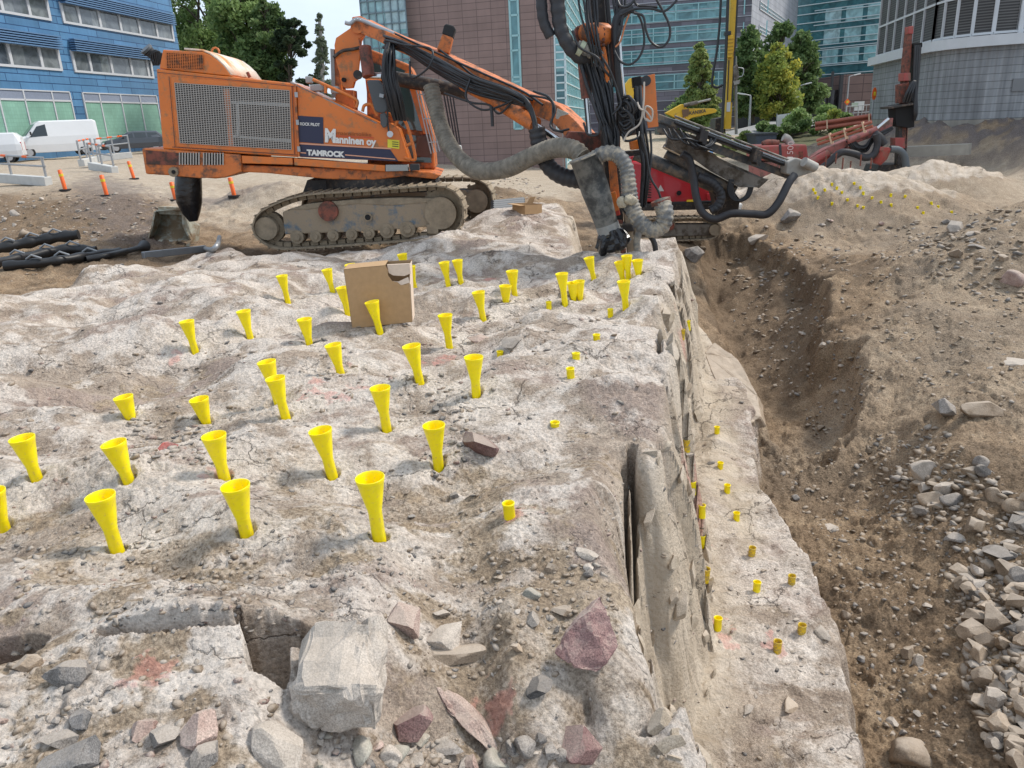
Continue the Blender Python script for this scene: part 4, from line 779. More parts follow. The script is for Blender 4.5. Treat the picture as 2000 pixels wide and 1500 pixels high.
# far rock mound with its many yellow plugs
PLG = [(1588, 371), (1592, 378), (1598, 387), (1625, 361), (1635, 368), (1644, 377), (1668, 360), (1680, 367), (1686, 378), (1625, 399), (1675, 403), (1686, 407), (1703, 388), (1740, 382), (1768, 385), (1792, 407), (1803, 417), (1818, 398), (1832, 405), (1858, 416), (1740, 402), (1610, 372), (1655, 392), (1720, 396)]
for a, b in PLG:
    p = hit(a, b); o = bpy.data.objects.new('hole_plug', STUB); C.objects.link(o); o.location = (p.x, p.y, p.z+.05); o.scale = (1, 1, .7); o.rotation_euler = (random.uniform(-.2, .2), random.uniform(-.2, .2), 0)
    tag(o, 'yellow plug in a drill hole of the far pale rock mound', 'tube', 'yellow plugs on the far rock mound')

# ---------------------------------------------------------------- cartons
CARD = mat('cardboard', (.42, .265, .135), .85, noise=.08, nscale=20, bump=.08, bscale=30); CARDL = mat('sunlit_torn_cardboard', (.66, .53, .42), .9, noise=.06, nscale=40)  # second, paler cardboard: sunlight on side and torn flap put into its colour
DARKIN = mat('dark_inside', (.10, .06, .03), .9)
pb = hit(700, 640); 
def carton_big():
    t = thing('carton', 'large upright cardboard box with a torn top corner among the funnels', 'box', (pb.x, pb.y, pb.z-.02))
    pl = Plane(at(690, 641, pb.y), at(806, 630, pb.y+.02)-at(690, 641, pb.y)); nn = pl.n*.0045
    dz = Vector((0, 0, 0)); D = pl.n*.30-Vector((0, 0, .0))
    fr = [(671, 526), (705, 522), (752, 518), (757, 527), (758, 538), (766, 549), (776, 551), (783, 557), (792, 556), (799, 553), (802, 556), (806, 629), (688, 642)]
    m = MB(); m.prism(pl.pts(fr), nn); m.build('front_panel', CARD, t)
    m = MB(); a, b = pl.pt(671, 526), pl.pt(688, 642); m.prism([a, b, b+D, a+D], pl.u*.0045); m.build('left_panel', CARD, t)
    m = MB(); a, b, c = pl.pt(801, 556), pl.pt(806, 629), pl.pt(800, 519); m.prism([b, a, c+D*.25, c+D, b+D], -pl.u*.0045); m.build('right_panel', CARDL, t)  # side painted lighter than the front, as the sun strikes it
    m = MB(); a, c = pl.pt(671, 526), pl.pt(800, 517); m.prism([a+D, pl.pt(688, 642)+D, pl.pt(806, 629)+D, c+D], -nn); m.build('back_panel', CARD, t)
    m = MB(); m.prism([pl.pt(671, 526), pl.pt(752, 518), pl.pt(752, 518)+D, pl.pt(671, 526)+D], Vector((0, 0, -.0045))); m.build('top_flap', CARD, t)
    m = MB(); o = .02; m.prism([pl.pt(756, 517, o), pl.pt(800, 515, o), pl.pt(802, 534, o), pl.pt(790, 539, o), pl.pt(768, 538, o), pl.pt(759, 533, o)], nn+Vector((0, .02, .0))); m.build('torn_flap', CARDL, t)
    m = MB(); m.prism([pl.pt(765, 549, .01), pl.pt(778, 550, .01), pl.pt(797, 541, .02), pl.pt(800, 552, .005), pl.pt(784, 557, .005), pl.pt(770, 553, .005)], nn*1.4); m.build('torn_edge', CARDL, t)
    m = MB(); m.prism([pl.pt(688, 642), pl.pt(806, 629), pl.pt(806, 629)+D, pl.pt(688, 642)+D], Vector((0, 0, .0045))); m.build('bottom_flap', CARD, t)
carton_big()
ps = hit(1026, 419)
def carton_small():
    t = thing('carton', 'small open cardboard box on the rock ridge behind the far funnels', 'box', (ps.x, ps.y, ps.z))
    a, b, c = at(1001, 415, ps.y+.12), at(1025, 419, ps.y-.05), at(1058, 417, ps.y+.18); up = at(1001, 397, ps.y+.12)-a; d = a+(c-b)
    for nm, (p, q) in zip(('left_panel', 'right_panel', 'back_panel', 'side_panel'), ((a, b), (b, c), (c, d), (d, a))):
        m = MB(); n_ = (q-p).cross(up).normalized()*.006; m.prism([p, q, q+up, p+up], n_); m.build(nm, CARD, t)
    m = MB(); m.prism([a+up, b+up, b+up+Vector((-.1, -.12, .01)), a+up+Vector((-.1, -.12, .01))], Vector((0, 0, -.006))); m.build('flap', CARD, t)
    m = MB(); x = at(1026, 401, ps.y+.1); m.prism([x, at(1040, 399, ps.y+.12), at(1046, 384, ps.y+.14), at(1036, 385, ps.y+.13)], Vector((0, .008, 0))); m.build('flap', CARD, t)
    m = MB(); m.prism([a+(b-a)*.42, a+(b-a)*.55, a+(b-a)*.55+up, a+(b-a)*.42+up], (b-a).cross(up).normalized()*-.009); m.build('tape', mat('brown_tape', (.30, .18, .08), .4), t)
carton_small()
# ---------------------------------------------------------------- walls laid out in metres along a facade
def wall_mat(name, col, mortar, bw, bh, ms=.012, off=.5, noise=.12, rough=.6, rib=None, streak=.0, spec=.4):
    m = bpy.data.materials.new(name); m.use_nodes = True; t = m.node_tree; N = t.nodes; l = t.links.new; p = N['Principled BSDF']; p.inputs['Roughness'].default_value = rough; p.inputs['Specular IOR Level'].default_value = spec
    uv = N.new('ShaderNodeUVMap'); b = N.new('ShaderNodeTexBrick'); b.inputs['Scale'].default_value = 1; b.inputs['Brick Width'].default_value = bw; b.inputs['Row Height'].default_value = bh; b.inputs['Mortar Size'].default_value = ms
    b.offset = off; b.inputs['Color1'].default_value = (*[c*(1-noise) for c in col], 1); b.inputs['Color2'].default_value = (*[min(1, c*(1+noise)) for c in col], 1); b.inputs['Mortar'].default_value = (*mortar, 1); l(uv.outputs[0], b.inputs['Vector'])
    n = N.new('ShaderNodeTexNoise'); n.inputs['Scale'].default_value = .6; n.inputs['Detail'].default_value = 8; l(uv.outputs[0], n.inputs['Vector'])
    mr = N.new('ShaderNodeMapRange'); mr.inputs[1].default_value = .3; mr.inputs[2].default_value = .7; mr.inputs[3].default_value = .86; mr.inputs[4].default_value = 1.12; l(n.outputs['Fac'], mr.inputs[0])
    x = N.new('ShaderNodeMixRGB'); x.blend_type = 'MULTIPLY'; x.inputs[0].default_value = 1; l(b.outputs['Color'], x.inputs[1]); l(mr.outputs[0], x.inputs[2]); cur = x.outputs[0]
    if streak:
        mp = N.new('ShaderNodeMapping'); mp.inputs['Scale'].default_value = (3.5, .22, 1); l(uv.outputs[0], mp.inputs[0]); n2 = N.new('ShaderNodeTexNoise'); n2.inputs['Scale'].default_value = 1.2; n2.inputs['Detail'].default_value = 6; l(mp.outputs[0], n2.inputs['Vector'])
        m2 = N.new('ShaderNodeMapRange'); m2.inputs[1].default_value = .35; m2.inputs[2].default_value = .7; m2.inputs[3].default_value = 1-streak; m2.inputs[4].default_value = 1+streak*.6; l(n2.outputs['Fac'], m2.inputs[0])
        y = N.new('ShaderNodeMixRGB'); y.blend_type = 'MULTIPLY'; y.inputs[0].default_value = 1; l(cur, y.inputs[1]); l(m2.outputs[0], y.inputs[2]); cur = y.outputs[0]
    l(cur, p.inputs['Base Color'])
    if rib:
        w = N.new('ShaderNodeTexWave'); w.inputs['Scale'].default_value = rib; w.bands_direction = 'X'; l(uv.outputs[0], w.inputs['Vector']); bp = N.new('ShaderNodeBump'); bp.inputs['Strength'].default_value = .8; bp.inputs['Distance'].default_value = .06; l(w.outputs['Fac'], bp.inputs['Height']); l(bp.outputs[0], p.inputs['Normal'])
    return m
def glass_mat(name, a, b, sc=.35, rough=.08):
    """window panes: dark glass with the blinds and rooms behind it differing from pane to pane"""
    m = bpy.data.materials.new(name); m.use_nodes = True; t = m.node_tree; N = t.nodes; l = t.links.new; p = N['Principled BSDF']; p.inputs['Roughness'].default_value = rough; p.inputs['Specular IOR Level'].default_value = .7
    uv = N.new('ShaderNodeUVMap'); mp = N.new('ShaderNodeMapping'); mp.inputs['Scale'].default_value = (sc, .2, 1); l(uv.outputs[0], mp.inputs[0]); w = N.new('ShaderNodeTexWhiteNoise'); fl = N.new('ShaderNodeVectorMath'); fl.operation = 'FLOOR'; l(mp.outputs[0], fl.inputs[0]); l(fl.outputs[0], w.inputs[0])
    n = N.new('ShaderNodeTexNoise'); n.inputs['Scale'].default_value = .9; n.inputs['Detail'].default_value = 4; n.inputs['Distortion'].default_value = 1.5; l(uv.outputs[0], n.inputs['Vector'])
    x = N.new('ShaderNodeMixRGB'); l(w.outputs['Value'], x.inputs[0]); x.inputs[1].default_value = (*a, 1); x.inputs[2].default_value = (*b, 1)
    mr = N.new('ShaderNodeMapRange'); mr.inputs[1].default_value = .35; mr.inputs[2].default_value = .65; mr.inputs[3].default_value = .7; mr.inputs[4].default_value = 1.3; l(n.outputs['Fac'], mr.inputs[0])
    y = N.new('ShaderNodeMixRGB'); y.blend_type = 'MULTIPLY'; y.inputs[0].default_value = 1; l(x.outputs[0], y.inputs[1]); l(mr.outputs[0], y.inputs[2]); l(y.outputs[0], p.inputs['Base Color']); return m
def slab(name, pl, u0, u1, z0, z1, o0, o1, m, parent):
    """a flat piece on a facade: o0 front offset, o1 back offset (metres away from the viewer)"""
    P = [pl.w(u, z, o) for o in (o0, o1) for u, z in ((u0, z0), (u1, z0), (u1, z1), (u0, z1))]
    mb = MB(); mb.add(P, [(0, 1, 2, 3), (7, 6, 5, 4), (0, 4, 5, 1), (1, 5, 6, 2), (2, 6, 7, 3), (3, 7, 4, 0)]); o = mb.build(name, m, parent); uvl(o, pl, parent); return o
def uvl(o, pl, parent):
    o0 = origin(parent); me = o.data; L_ = me.uv_layers.new(name='UVMap')
    for lp in me.loops:
        q = me.vertices[lp.vertex_index].co+o0-pl.p; L_.data[lp.index].uv = (q.dot(pl.u), q.dot(pl.v))
def bars(name, pl, L_, m, parent, o0=-.06, o1=.02):
    mb = MB()
    for u0, u1, z0, z1 in L_:
        P = [pl.w(u, z, o) for o in (o0, o1) for u, z in ((u0, z0), (u1, z0), (u1, z1), (u0, z1))]
        mb.add(P, [(0, 1, 2, 3), (7, 6, 5, 4), (0, 4, 5, 1), (1, 5, 6, 2), (2, 6, 7, 3), (3, 7, 4, 0)])
    o = mb.build(name, m, parent); uvl(o, pl, parent); return o
BLUE = wall_mat('blue_cladding', (.08, .195, .345), (.015, .05, .13), 3.2, .52, .03, .37, .16, .45, streak=.08)
LGREY = mat('light_frame', (.50, .51, .53), .5); GLD = glass_mat('dark_window_glass', (.045, .06, .085), (.20, .22, .23), .6); GREEN = wall_mat('green_screen', (.20, .37, .29), (.16, .30, .24), .25, .25, .012, 0, .06, .6)
GREYTR = mat('smoked_transom', (.22, .25, .32), .3, noise=.1); LOUV = mat('blue_louvre', (.10, .19, .33), .5); DARKM = mat('dark_metal', (.03, .032, .035), .55, noise=.2)
# --- blue office building
pb0 = at(316, 271, 73); du_ = ray(1215, 228); PB = Plane(pb0, (du_.x, du_.y, 0))
bt = thing('office_building', 'blue clad office building with bands of windows and green ground floor glazing', 'building', (pb0.x, pb0.y, 1.0))
uR = PB.uv(349, 90)[0]; uL = PB.uv(-60, 200)[0]-14; zT = PB.uv(200, 0)[1]+9
slab('wall', PB, uL, uR, -3.2, zT, 0, .4, BLUE, bt)
Pside = Plane(PB.w(uR, 0), PB.n); mb = MB(); P = [PB.w(uR, -3.2, .4), PB.w(uR, -3.2, 16), PB.w(uR, zT, 16), PB.w(uR, zT, .4)]; mb.prism(P, PB.u*-.4); mb.build('side_wall', BLUE, bt); 
def u_(a, b): return PB.uv(a, b)[0]
def z_(a, b): return PB.uv(a, b)[1]
def band(xs, row, zs0, zs1, lz=None, gl=GLD):
    us = [u_(x, row(x)) for x in xs]
    fr = [(us[0]-.12, us[-1]+.12, zs0-.16, zs0), (us[0]-.12, us[-1]+.12, zs1, zs1+.08)]+[(u-.13, u+.13, zs0, zs1) for u in us]
    f = bars('window_band', PB, fr, LGREY, bt, -.10, .02)
    for a, b in zip(us[:-1], us[1:]): slab('pane', PB, a+.13, b-.13, zs0, zs1, -.03, .02, gl, f)
    if lz: bars('sun_louvre', PB, [(us[0]-.1, us[-1]+.1, lz[0]+(lz[1]-lz[0])*k/6, lz[0]+(lz[1]-lz[0])*(k+.5)/6) for k in range(6)], LOUV, bt, -.55, -.1)
r1 = lambda x: 41+(x-124)*.168; r2 = lambda x: 137+(x-146)*.085
zA, zB = z_(236, 60), z_(236, 30)
band([124, 156, 196, 236, 273, 307, 338], r1, zA, zB, (zB, zB+.95))
band([-110, -60, -20, 5, 58, 96], lambda x: 25+x*.1, zA, zB, (zB, zB+.95))
zC, zD = z_(220, 143), z_(220, 110)
band([146, 178, 219, 258, 290, 298], r2, zC, zD, (zD, zD+.95))
band([-120, -70, -25, 22, 82, 118], lambda x: 124+x*.08, zC, zD, (zD, zD+.95))
zE, zF, zG = z_(230, 272), z_(230, 200), z_(230, 185)
for xs in ([163, 195, 236, 273, 306], [-140, -90, -40, -2, 48, 103, 138]):
    us = [u_(x, 200) for x in xs]; f = bars('shopfront_frame', PB, [(us[0], us[-1], zF-.06, zF+.06), (us[0], us[-1], zG, zG+.08), (us[0], us[-1], zE-.2, zE)]+[(u-.06, u+.06, zE, zG) for u in us], LGREY, bt, -.1, .02)
    for a, b in zip(us[:-1], us[1:]): slab('green_pane', PB, a+.06, b-.06, zE, zF-.06, -.04, .02, GREEN, f); slab('transom_pane', PB, a+.06, b-.06, zF+.06, zG, -.04, .02, GREYTR, f)
# --- brown tiled building with glass strips
WT, HT = .83, .352
TILE = wall_mat('brown_tiles', (.255, .175, .155), (.13, .088, .08), WT, HT, .016, 0, .07, .55, streak=.05); CYG = glass_mat('turquoise_glass', (.035, .13, .155), (.17, .36, .39), .8); CYG2 = glass_mat('pale_turquoise_glass', (.22, .44, .46), (.40, .58, .60), .5)
TFR = mat('turquoise_frame', (.30, .52, .54), .4); WLINE = mat('pale_line', (.55, .66, .68), .4)
g0 = hit(1000, 326); Yb = g0.y; PT = Plane(at(1000, 326, Yb), (1, -.28, 0)); tt = thing('office_building', 'brown tiled building with a tall narrow turquoise window strip', 'building', (g0.x, g0.y, g0.z))
uL, uR = PT.uv(790, 50)[0], PT.uv(1104, 300)[0]
slab('wall', PT, uL, uR, -3, 14, 0, .35, TILE, tt)
ua, ub = PT.uv(995, 0)[0], PT.uv(1011, 0)[0]; f = bars('window_strip', PT, [(ua-.06, ua+.05, PT.uv(1010, 252)[1], 14), (ub-.05, ub+.06, PT.uv(1010, 252)[1], 14)]+[(ua, ub, z-.05, z+.05) for z in [PT.uv(1000, y)[1] for y in (252, 196, 160, 151, 99, 70, 30, 0, -40)]], TFR, tt, -.05, .02)
slab('pane', PT, ua+.05, ub-.05, PT.uv(1010, 252)[1], 14, -.02, .01, CYG, f)
ua, ub = PT.uv(1084, 90)[0], PT.uv(1103, 200)[0]+.1
zs = [PT.uv(1090, y)[1] for y in range(252, -60, -15)]
f = bars('corner_glazing', PT, [(ua, ub, z-.04, z+.04) for z in zs]+[(ua-.05, ua+.03, zs[0], 14), (ub-.08, ub+.03, zs[0], 14)], WLINE, tt, -.06, .02)
slab('pane', PT, ua, ub, zs[0], 14, -.03, .01, CYG, f)
# receding glass wall
c0 = PT.w(PT.uv(1104, 250)[0]+.02, 0, 0); dv = ray(1240, 226); PG = Plane(PT.w(PT.uv(1104, 250)[0]+.03, 0, 0), (dv.x, dv.y, 0)); PG.n = -PG.n if PG.n.x > 0 else PG.n; gl = [k*.62-3 for k in range(26)]
slab('glass_wall', PG, .02, 24, -3, 14, .0, .2, CYG2, tt); bars('glazing_bar', PG, [(.02, 24, z-.03, z+.03) for z in gl], WLINE, tt, -.05, .0)
bars('mullion', PG, [(k*1.5+.03, k*1.5+.09, -3, 14) for k in range(16)], TFR, tt, -.04, .0)
# glazed stair hall left of it
PH = Plane(at(750, 60, Yb+1.2), (1, -.28, 0)); hu0, hu1 = PH.uv(705, 20)[0], PH.uv(796, 60)[0]
ht = thing('glass_hall', 'glass walled stair hall with a steel grid left of the brown building', 'building', tuple(PH.w(hu0, -1)))
FRD = mat('grid_steel', (.16, .22, .25), .5)
zz = [PH.uv(750, y)[1] for y in (340, 300, 260, 220, 180, 150, 118, 93, 70, 47, 24, 0, -24, -50)]
bars('steel_grid', PH, [(hu0, hu1, z-.035, z+.035) for z in zz]+[(hu0+(hu1-hu0)*k/6-.03, hu0+(hu1-hu0)*k/6+.03, zz[0], zz[-1]) for k in range(7)], FRD, ht, -.08, -.01)
slab('glazing', PH, hu0, hu1, zz[0], zz[-1], 0, .05, glass_mat('stair_hall_glass', (.16, .36, .38), (.50, .62, .66), 1.3), ht)
mb = MB()
for k in range(1, int((hu1-hu0)/.5)-1): mb.bar(PH.w(hu0+.5*k+.2, zz[2], -.04), PH.w(hu0+.5*k-.2, zz[-1], -.04), .05, .03)
mb.build('inner_brace', TFR, ht)
# --- purple grey office block and its neighbours
PUR = wall_mat('grey_purple_stone', (.155, .14, .165), (.09, .085, .10), 1.4, .42, .02, .5, .28, .6, streak=.05); GYW = wall_mat('light_grey_stone', (.33, .34, .37), (.22, .23, .26), 1.2, .55, .03, .5, .08, .6)
PLINE = mat('pale_wall_line', (.42, .42, .45), .5)
PP = Plane(at(1400, 238, 76), (1, -.28, 0)); pt_ = thing('office_building', 'purple grey stone office block with horizontal window bands', 'building', tuple(at(1400, 238, 76)))
ur = PP.uv(1466, 60)[0]; ul = PP.uv(1110, 120)[0]-2; slab('wall', PP, ul, ur, -4, 22, 0, 16, PUR, pt_)
for y in (-35, 23, 66, 108, 158):
    z = PP.uv(1340, y)[1]; h = 1.2; f = bars('window_band', PP, [(ul, ur-1.6, z-h/2-.08, z-h/2), (ul, ur-1.6, z+h/2, z+h/2+.08), (ul, ur-1.6, z-.02, z+.06)]+[(ul+k*2.0, ul+k*2.0+.1, z-h/2, z+h/2) for k in range(11)], TFR, pt_, -.1, .02)
    for k in range(11): slab('pane', PP, ul+k*2.0+.1, min(ul+k*2.0+2.0, ur-1.6), z-h/2, z+h/2, -.04, .02, CYG, f) if ul+k*2+.3 < ur-1.6 else None
bars('wall_line', PP, [(ul, ur, z-.03, z+.03) for z in [-3+k*.85 for k in range(28)]], PLINE, pt_, -.05, .0)
dv = ray(1760, 201); PQ = Plane(PP.w(ur, 0), (dv.x, dv.y, 0)); gt = thing('office_building', 'light grey receding wing with small gridded windows', 'building', tuple(PP.w(ur, -3)))
slab('wall', PQ, .02, 34, -4, 22, .0, .6, GYW, gt)
for y0, y1, a, b in ((2, 22, 1484, 1548), (49, 68, 1482, 1512)):
    u0, u1 = PQ.uv(a, y0)[0], PQ.uv(b, (y0+y1)/2)[0]; z0, z1 = PQ.uv(a, y1-3)[1], PQ.uv(a, y0-1)[1]
    f = bars('window_grid', PQ, [(u0, u1, z0, z0+.1), (u0, u1, z1-.1, z1), (u0, u1, (z0+z1)/2-.05, (z0+z1)/2+.05)]+[(u0+k*.9, u0+k*.9+.12, z0, z1) for k in range(int((u1-u0)/.9)+1)], LGREY, gt, -.08, .01); slab('pane', PQ, u0, u1, z0, z1, -.03, .005, CYG, f)
TEAL = glass_mat('teal_curtain_glass', (.025, .115, .135), (.06, .19, .21), .5, .15); 
PK = Plane(at(1552, 170, 108), (1, -1.0, 0)); kt = thing('office_building', 'dark teal glass office tower with pale horizontal lines', 'building', tuple(at(1552, 200, 108)))
ku1 = PK.uv(1735, 60)[0]+3; slab('curtain_wall', PK, -1.5, ku1, -6, 26, 0, 14, TEAL, kt)
bars('pale_line', PK, [(-1.5, ku1, z-.05, z+.05) for z in [-4+k*1.05 for k in range(29)]], WLINE, kt, -.15, 0)
for y in (27, 68, 107):
    z = PK.uv(1660, y)[1]; f = bars('window_row', PK, [(2, ku1, z-.9, z-.8), (2, ku1, z+.8, z+.9)], WLINE, kt, -.1, .0)
    for k in range(9): slab('pane', PK, 3.4+k*2.6, 5.4+k*2.6, z-.8, z+.8, -.06, .0, CYG2, f) if 5.4+k*2.6 < ku1 else None
PE = Plane(at(1680, 228, 84), (1, -.05, 0)); et = thing('entrance_block', 'low brown tiled block with dark glazed entrance under the teal tower', 'building', tuple(at(1680, 228, 84)))
slab('wall', PE, PE.uv(1645, 180)[0], PE.uv(1725, 180)[0], -6, PE.uv(1680, 144)[1], 0, 10, wall_mat('dark_brown_tiles', (.15, .10, .09), (.07, .045, .04), 1.8, .8, .04, 0, .08), et)
slab('dark_entrance', PE, PE.uv(1600, 200)[0], PE.uv(1646, 200)[0], -6, PE.uv(1620, 176)[1], .5, 9, glass_mat('dark_entrance_glass', (.02, .025, .03), (.07, .05, .045), .5), et)
bars('column', PE, [(PE.uv(1622, 180)[0], PE.uv(1625, 180)[0], -6, PE.uv(1620, 140)[1]), (PE.uv(1645, 180)[0]-.35, PE.uv(1645, 180)[0]-.05, -6, PE.uv(1650, 146)[1])], DARKM, et, -.2, .2)
# dark low wall behind the trees
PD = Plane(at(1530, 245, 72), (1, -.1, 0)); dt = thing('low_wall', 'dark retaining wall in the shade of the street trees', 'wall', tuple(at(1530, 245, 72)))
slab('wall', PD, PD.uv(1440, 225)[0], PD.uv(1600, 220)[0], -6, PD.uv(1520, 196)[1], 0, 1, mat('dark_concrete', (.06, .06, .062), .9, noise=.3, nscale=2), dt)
# --- grey curved building at right
RIB = wall_mat('ribbed_concrete', (.30, .305, .31), (.15, .15, .15), 40, .30, .014, 0, .05, .8, rib=1.1, streak=.28); CONC = wall_mat('cast_concrete', (.34, .31, .265), (.2, .18, .15), 2.8, 5, .02, 0, .07, .85, streak=.18); WB = mat('white_band', (.58, .585, .59), .6, noise=.06, nscale=2)
LVR = wall_mat('grey_louvres', (.115, .11, .105), (.035, .033, .032), 30, .11, .03, 0, .1, .6)
cA = at(1826, 297, 35); _v = ray(1300, 224); dA = Vector((_v.x, _v.y, 0)).normalized(); dB = Vector((1, -.30, 0)).normalized()
plan = [Vector((cA.x, cA.y, 0))+dA*12.5]
R_ = 2.6; p0 = Vector((cA.x, cA.y, 0))+dA*R_; p2_ = Vector((cA.x, cA.y, 0))+dB*R_
plan += [p0*(1-t)**2+Vector((cA.x, cA.y, 0))*2*t*(1-t)+p2_*t*t for t in (0, .2, .4, .6, .8, 1)]; plan += [Vector((cA.x, cA.y, 0))+dB*15]
rt = thing('concrete_building', 'grey ribbed concrete building with a white band and louvred upper floor', 'building', (cA.x, cA.y, cA.z)); 
zb0 = cA.z-1.5; PBf = Plane((cA.x, cA.y, 0), dB); zc = PBf.uv(1900, 234)[1]; zw0 = PBf.uv(1900, 92)[1]; zw1 = PBf.uv(1900, 71)[1]; 
def ring(name, z0, z1, off, m):
    mb = MB(); cen = Vector((cA.x+12, cA.y+16, 0)); V = []; n = len(plan)
    for i, p in enumerate(plan):
        a = plan[max(i-1, 0)]; b = plan[min(i+1, n-1)]; nn = (b-a).normalized().cross(Vector((0, 0, 1))); nn = -nn if nn.dot(cen-p) > 0 else nn
        V.append(p+nn*off)
    for i in range(n-1): mb.add([(V[i].x, V[i].y, z0), (V[i+1].x, V[i+1].y, z0), (V[i+1].x, V[i+1].y, z1), (V[i].x, V[i].y, z1)], [(0, 1, 2, 3)])
    for zz_ in (z0, z1): mb.add([(p.x, p.y, zz_) for p in V]+[(cen.x+6, cen.y-4, zz_)], [tuple(range(n+1))])
    o = mb.build(name, m, rt); L_ = o.data.uv_layers.new(name='UVMap'); s = [0]
    for a, b in zip(V[:-1], V[1:]): s.append(s[-1]+(b-a).length)
    o0 = origin(rt)
    for lp in o.data.loops:
        q = o.data.vertices[lp.vertex_index].co+o0; i = min(range(n), key=lambda j: (V[j].x-q.x)**2+(V[j].y-q.y)**2); L_.data[lp.index].uv = (s[i], q.z)
    return o, V, s
ring('plinth', zb0-2, zc, .03, CONC); ring('ribbed_wall', zc, zw0, 0, RIB); ring('white_band', zw0, zw1, .35, WB); _, VV_, ss_ = ring('louvre_wall', zw1, 14, -.15, LVR)
mb = MB()
for i in range(len(VV_)-1):
    a, b = VV_[i], VV_[i+1]; L0 = (b-a).length; n = max(1, round(L0/(1.6 if i == 0 else 3.4)));
    if 0 < i < len(VV_)-2: n = 1
    for k in range(n+1):
        if 1 < i < len(VV_)-2 and k == 0: continue
        p = a+(b-a)*(k/n); w = .22 if (i == len(VV_)-2 and k == 0) else .05; mb.bar((p.x, p.y, zw1), (p.x, p.y, 14), w, .2)
    for z in (zw1+.1, zw1+1.6, zw1+3.2, zw1+4.8): mb.bar((a.x, a.y, z), (b.x, b.y, z), .16, .09)
mb.build('louvre_frame', WB, rt)
_e = ring('eave', PBf.uv(1900, -60)[1]+2, PBf.uv(1900, -60)[1]+3, .8, WB)
# hatch, timber shutter and yellow brace at the foot
bars('hatch', PBf, [(PBf.uv(1977, 165)[0], PBf.uv(2003, 165)[0], PBf.uv(1990, 178)[1], PBf.uv(1990, 153)[1])], mat('hatch_grey', (.2, .2, .2), .5), rt, -.08, .0)
st = thing('shutter', 'timber formwork board fixed to the concrete plinth', 'board', tuple(PBf.w(PBf.uv(1880, 260)[0], PBf.uv(1880, 285)[1], -.1)))
bars('panel', PBf, [(PBf.uv(1860, 268)[0], PBf.uv(1902, 268)[0], PBf.uv(1880, 284)[1], PBf.uv(1880, 262)[1]), (PBf.uv(1862, 255)[0], PBf.uv(1905, 255)[0], PBf.uv(1880, 260)[1], PBf.uv(1880, 250)[1])], mat('weathered_timber', (.36, .28, .19), .8, noise=.15, nscale=4, stretch=(1, 1, 8)), st, -.12, -.05)
yb = thing('brace', 'bent yellow steel brace beside the timber formwork board', 'brace', tuple(PBf.w(PBf.uv(1905, 270)[0], PBf.uv(1905, 285)[1], -.4)))
mb = MB()
for a, b in (((1892, 262), (1912, 259)), ((1910, 258), (1898, 284)), ((1893, 268), (1910, 264)), ((1898, 284), (1892, 272))): mb.tube([PBf.pt(*a, -.4), PBf.pt(*b, -.4)], .06, 8)
mb.build('tube_frame', mat('yellow_steel', (.68, .56, .02), .5), yb)
kb = thing('concrete_beam', 'long concrete footing beam under the ribbed building', 'beam', tuple(at(1850, 297, 31)))
mb = MB(); mb.bar(at(1770, 296, 32.4), at(1895, 291, 31.0), .6, .4); mb.build('beam', mat('beam_concrete', (.36, .33, .28), .85, noise=.15, nscale=3), kb)

# ---------------------------------------------------------------- trees and bushes
def leaf_mat(name, a, b, c):
    m = bpy.data.materials.new(name); m.use_nodes = True; t = m.node_tree; N = t.nodes; l = t.links.new; p = N['Principled BSDF']; p.inputs['Roughness'].default_value = .6; p.inputs['Specular IOR Level'].default_value = .3
    at_ = N.new('ShaderNodeAttribute'); at_.attribute_name = 'tone'; r = N.new('ShaderNodeValToRGB'); e = r.color_ramp.elements; e[0].color = (*a, 1); e[1].color = (*c, 1); q = e.new(.5); q.color = (*b, 1); l(at_.outputs['Fac'], r.inputs[0]); l(r.outputs[0], p.inputs['Base Color'])
    tr = N.new('ShaderNodeBsdfTranslucent'); l(r.outputs[0], tr.inputs[0]); ms = N.new('ShaderNodeMixShader'); ms.inputs[0].default_value = .42; l(p.outputs[0], ms.inputs[1]); l(tr.outputs[0], ms.inputs[2]); l(ms.outputs[0], N['Material Output'].inputs[0]); return m
LM = dict(mid=leaf_mat('mid_green_leaves', (.11, .18, .055), (.21, .31, .10), (.33, .43, .17)), dark=leaf_mat('dark_green_leaves', (.07, .125, .045), (.14, .215, .075), (.23, .31, .12)), pine=leaf_mat('pine_needles', (.025, .045, .022), (.05, .08, .04), (.085, .12, .06)),
          birch=leaf_mat('birch_leaves', (.12, .15, .10), (.20, .24, .16), (.30, .34, .25)), yel=leaf_mat('turning_leaves', (.16, .23, .06), (.32, .38, .09), (.60, .52, .09)), lime=leaf_mat('pale_green_leaves', (.16, .22, .07), (.28, .35, .12), (.45, .46, .16)))
BARK = mat('bark', (.10, .08, .06), .9, noise=.3, nscale=5); BARKW = mat('birch_bark', (.42, .40, .37), .8, noise=.4, nscale=3)
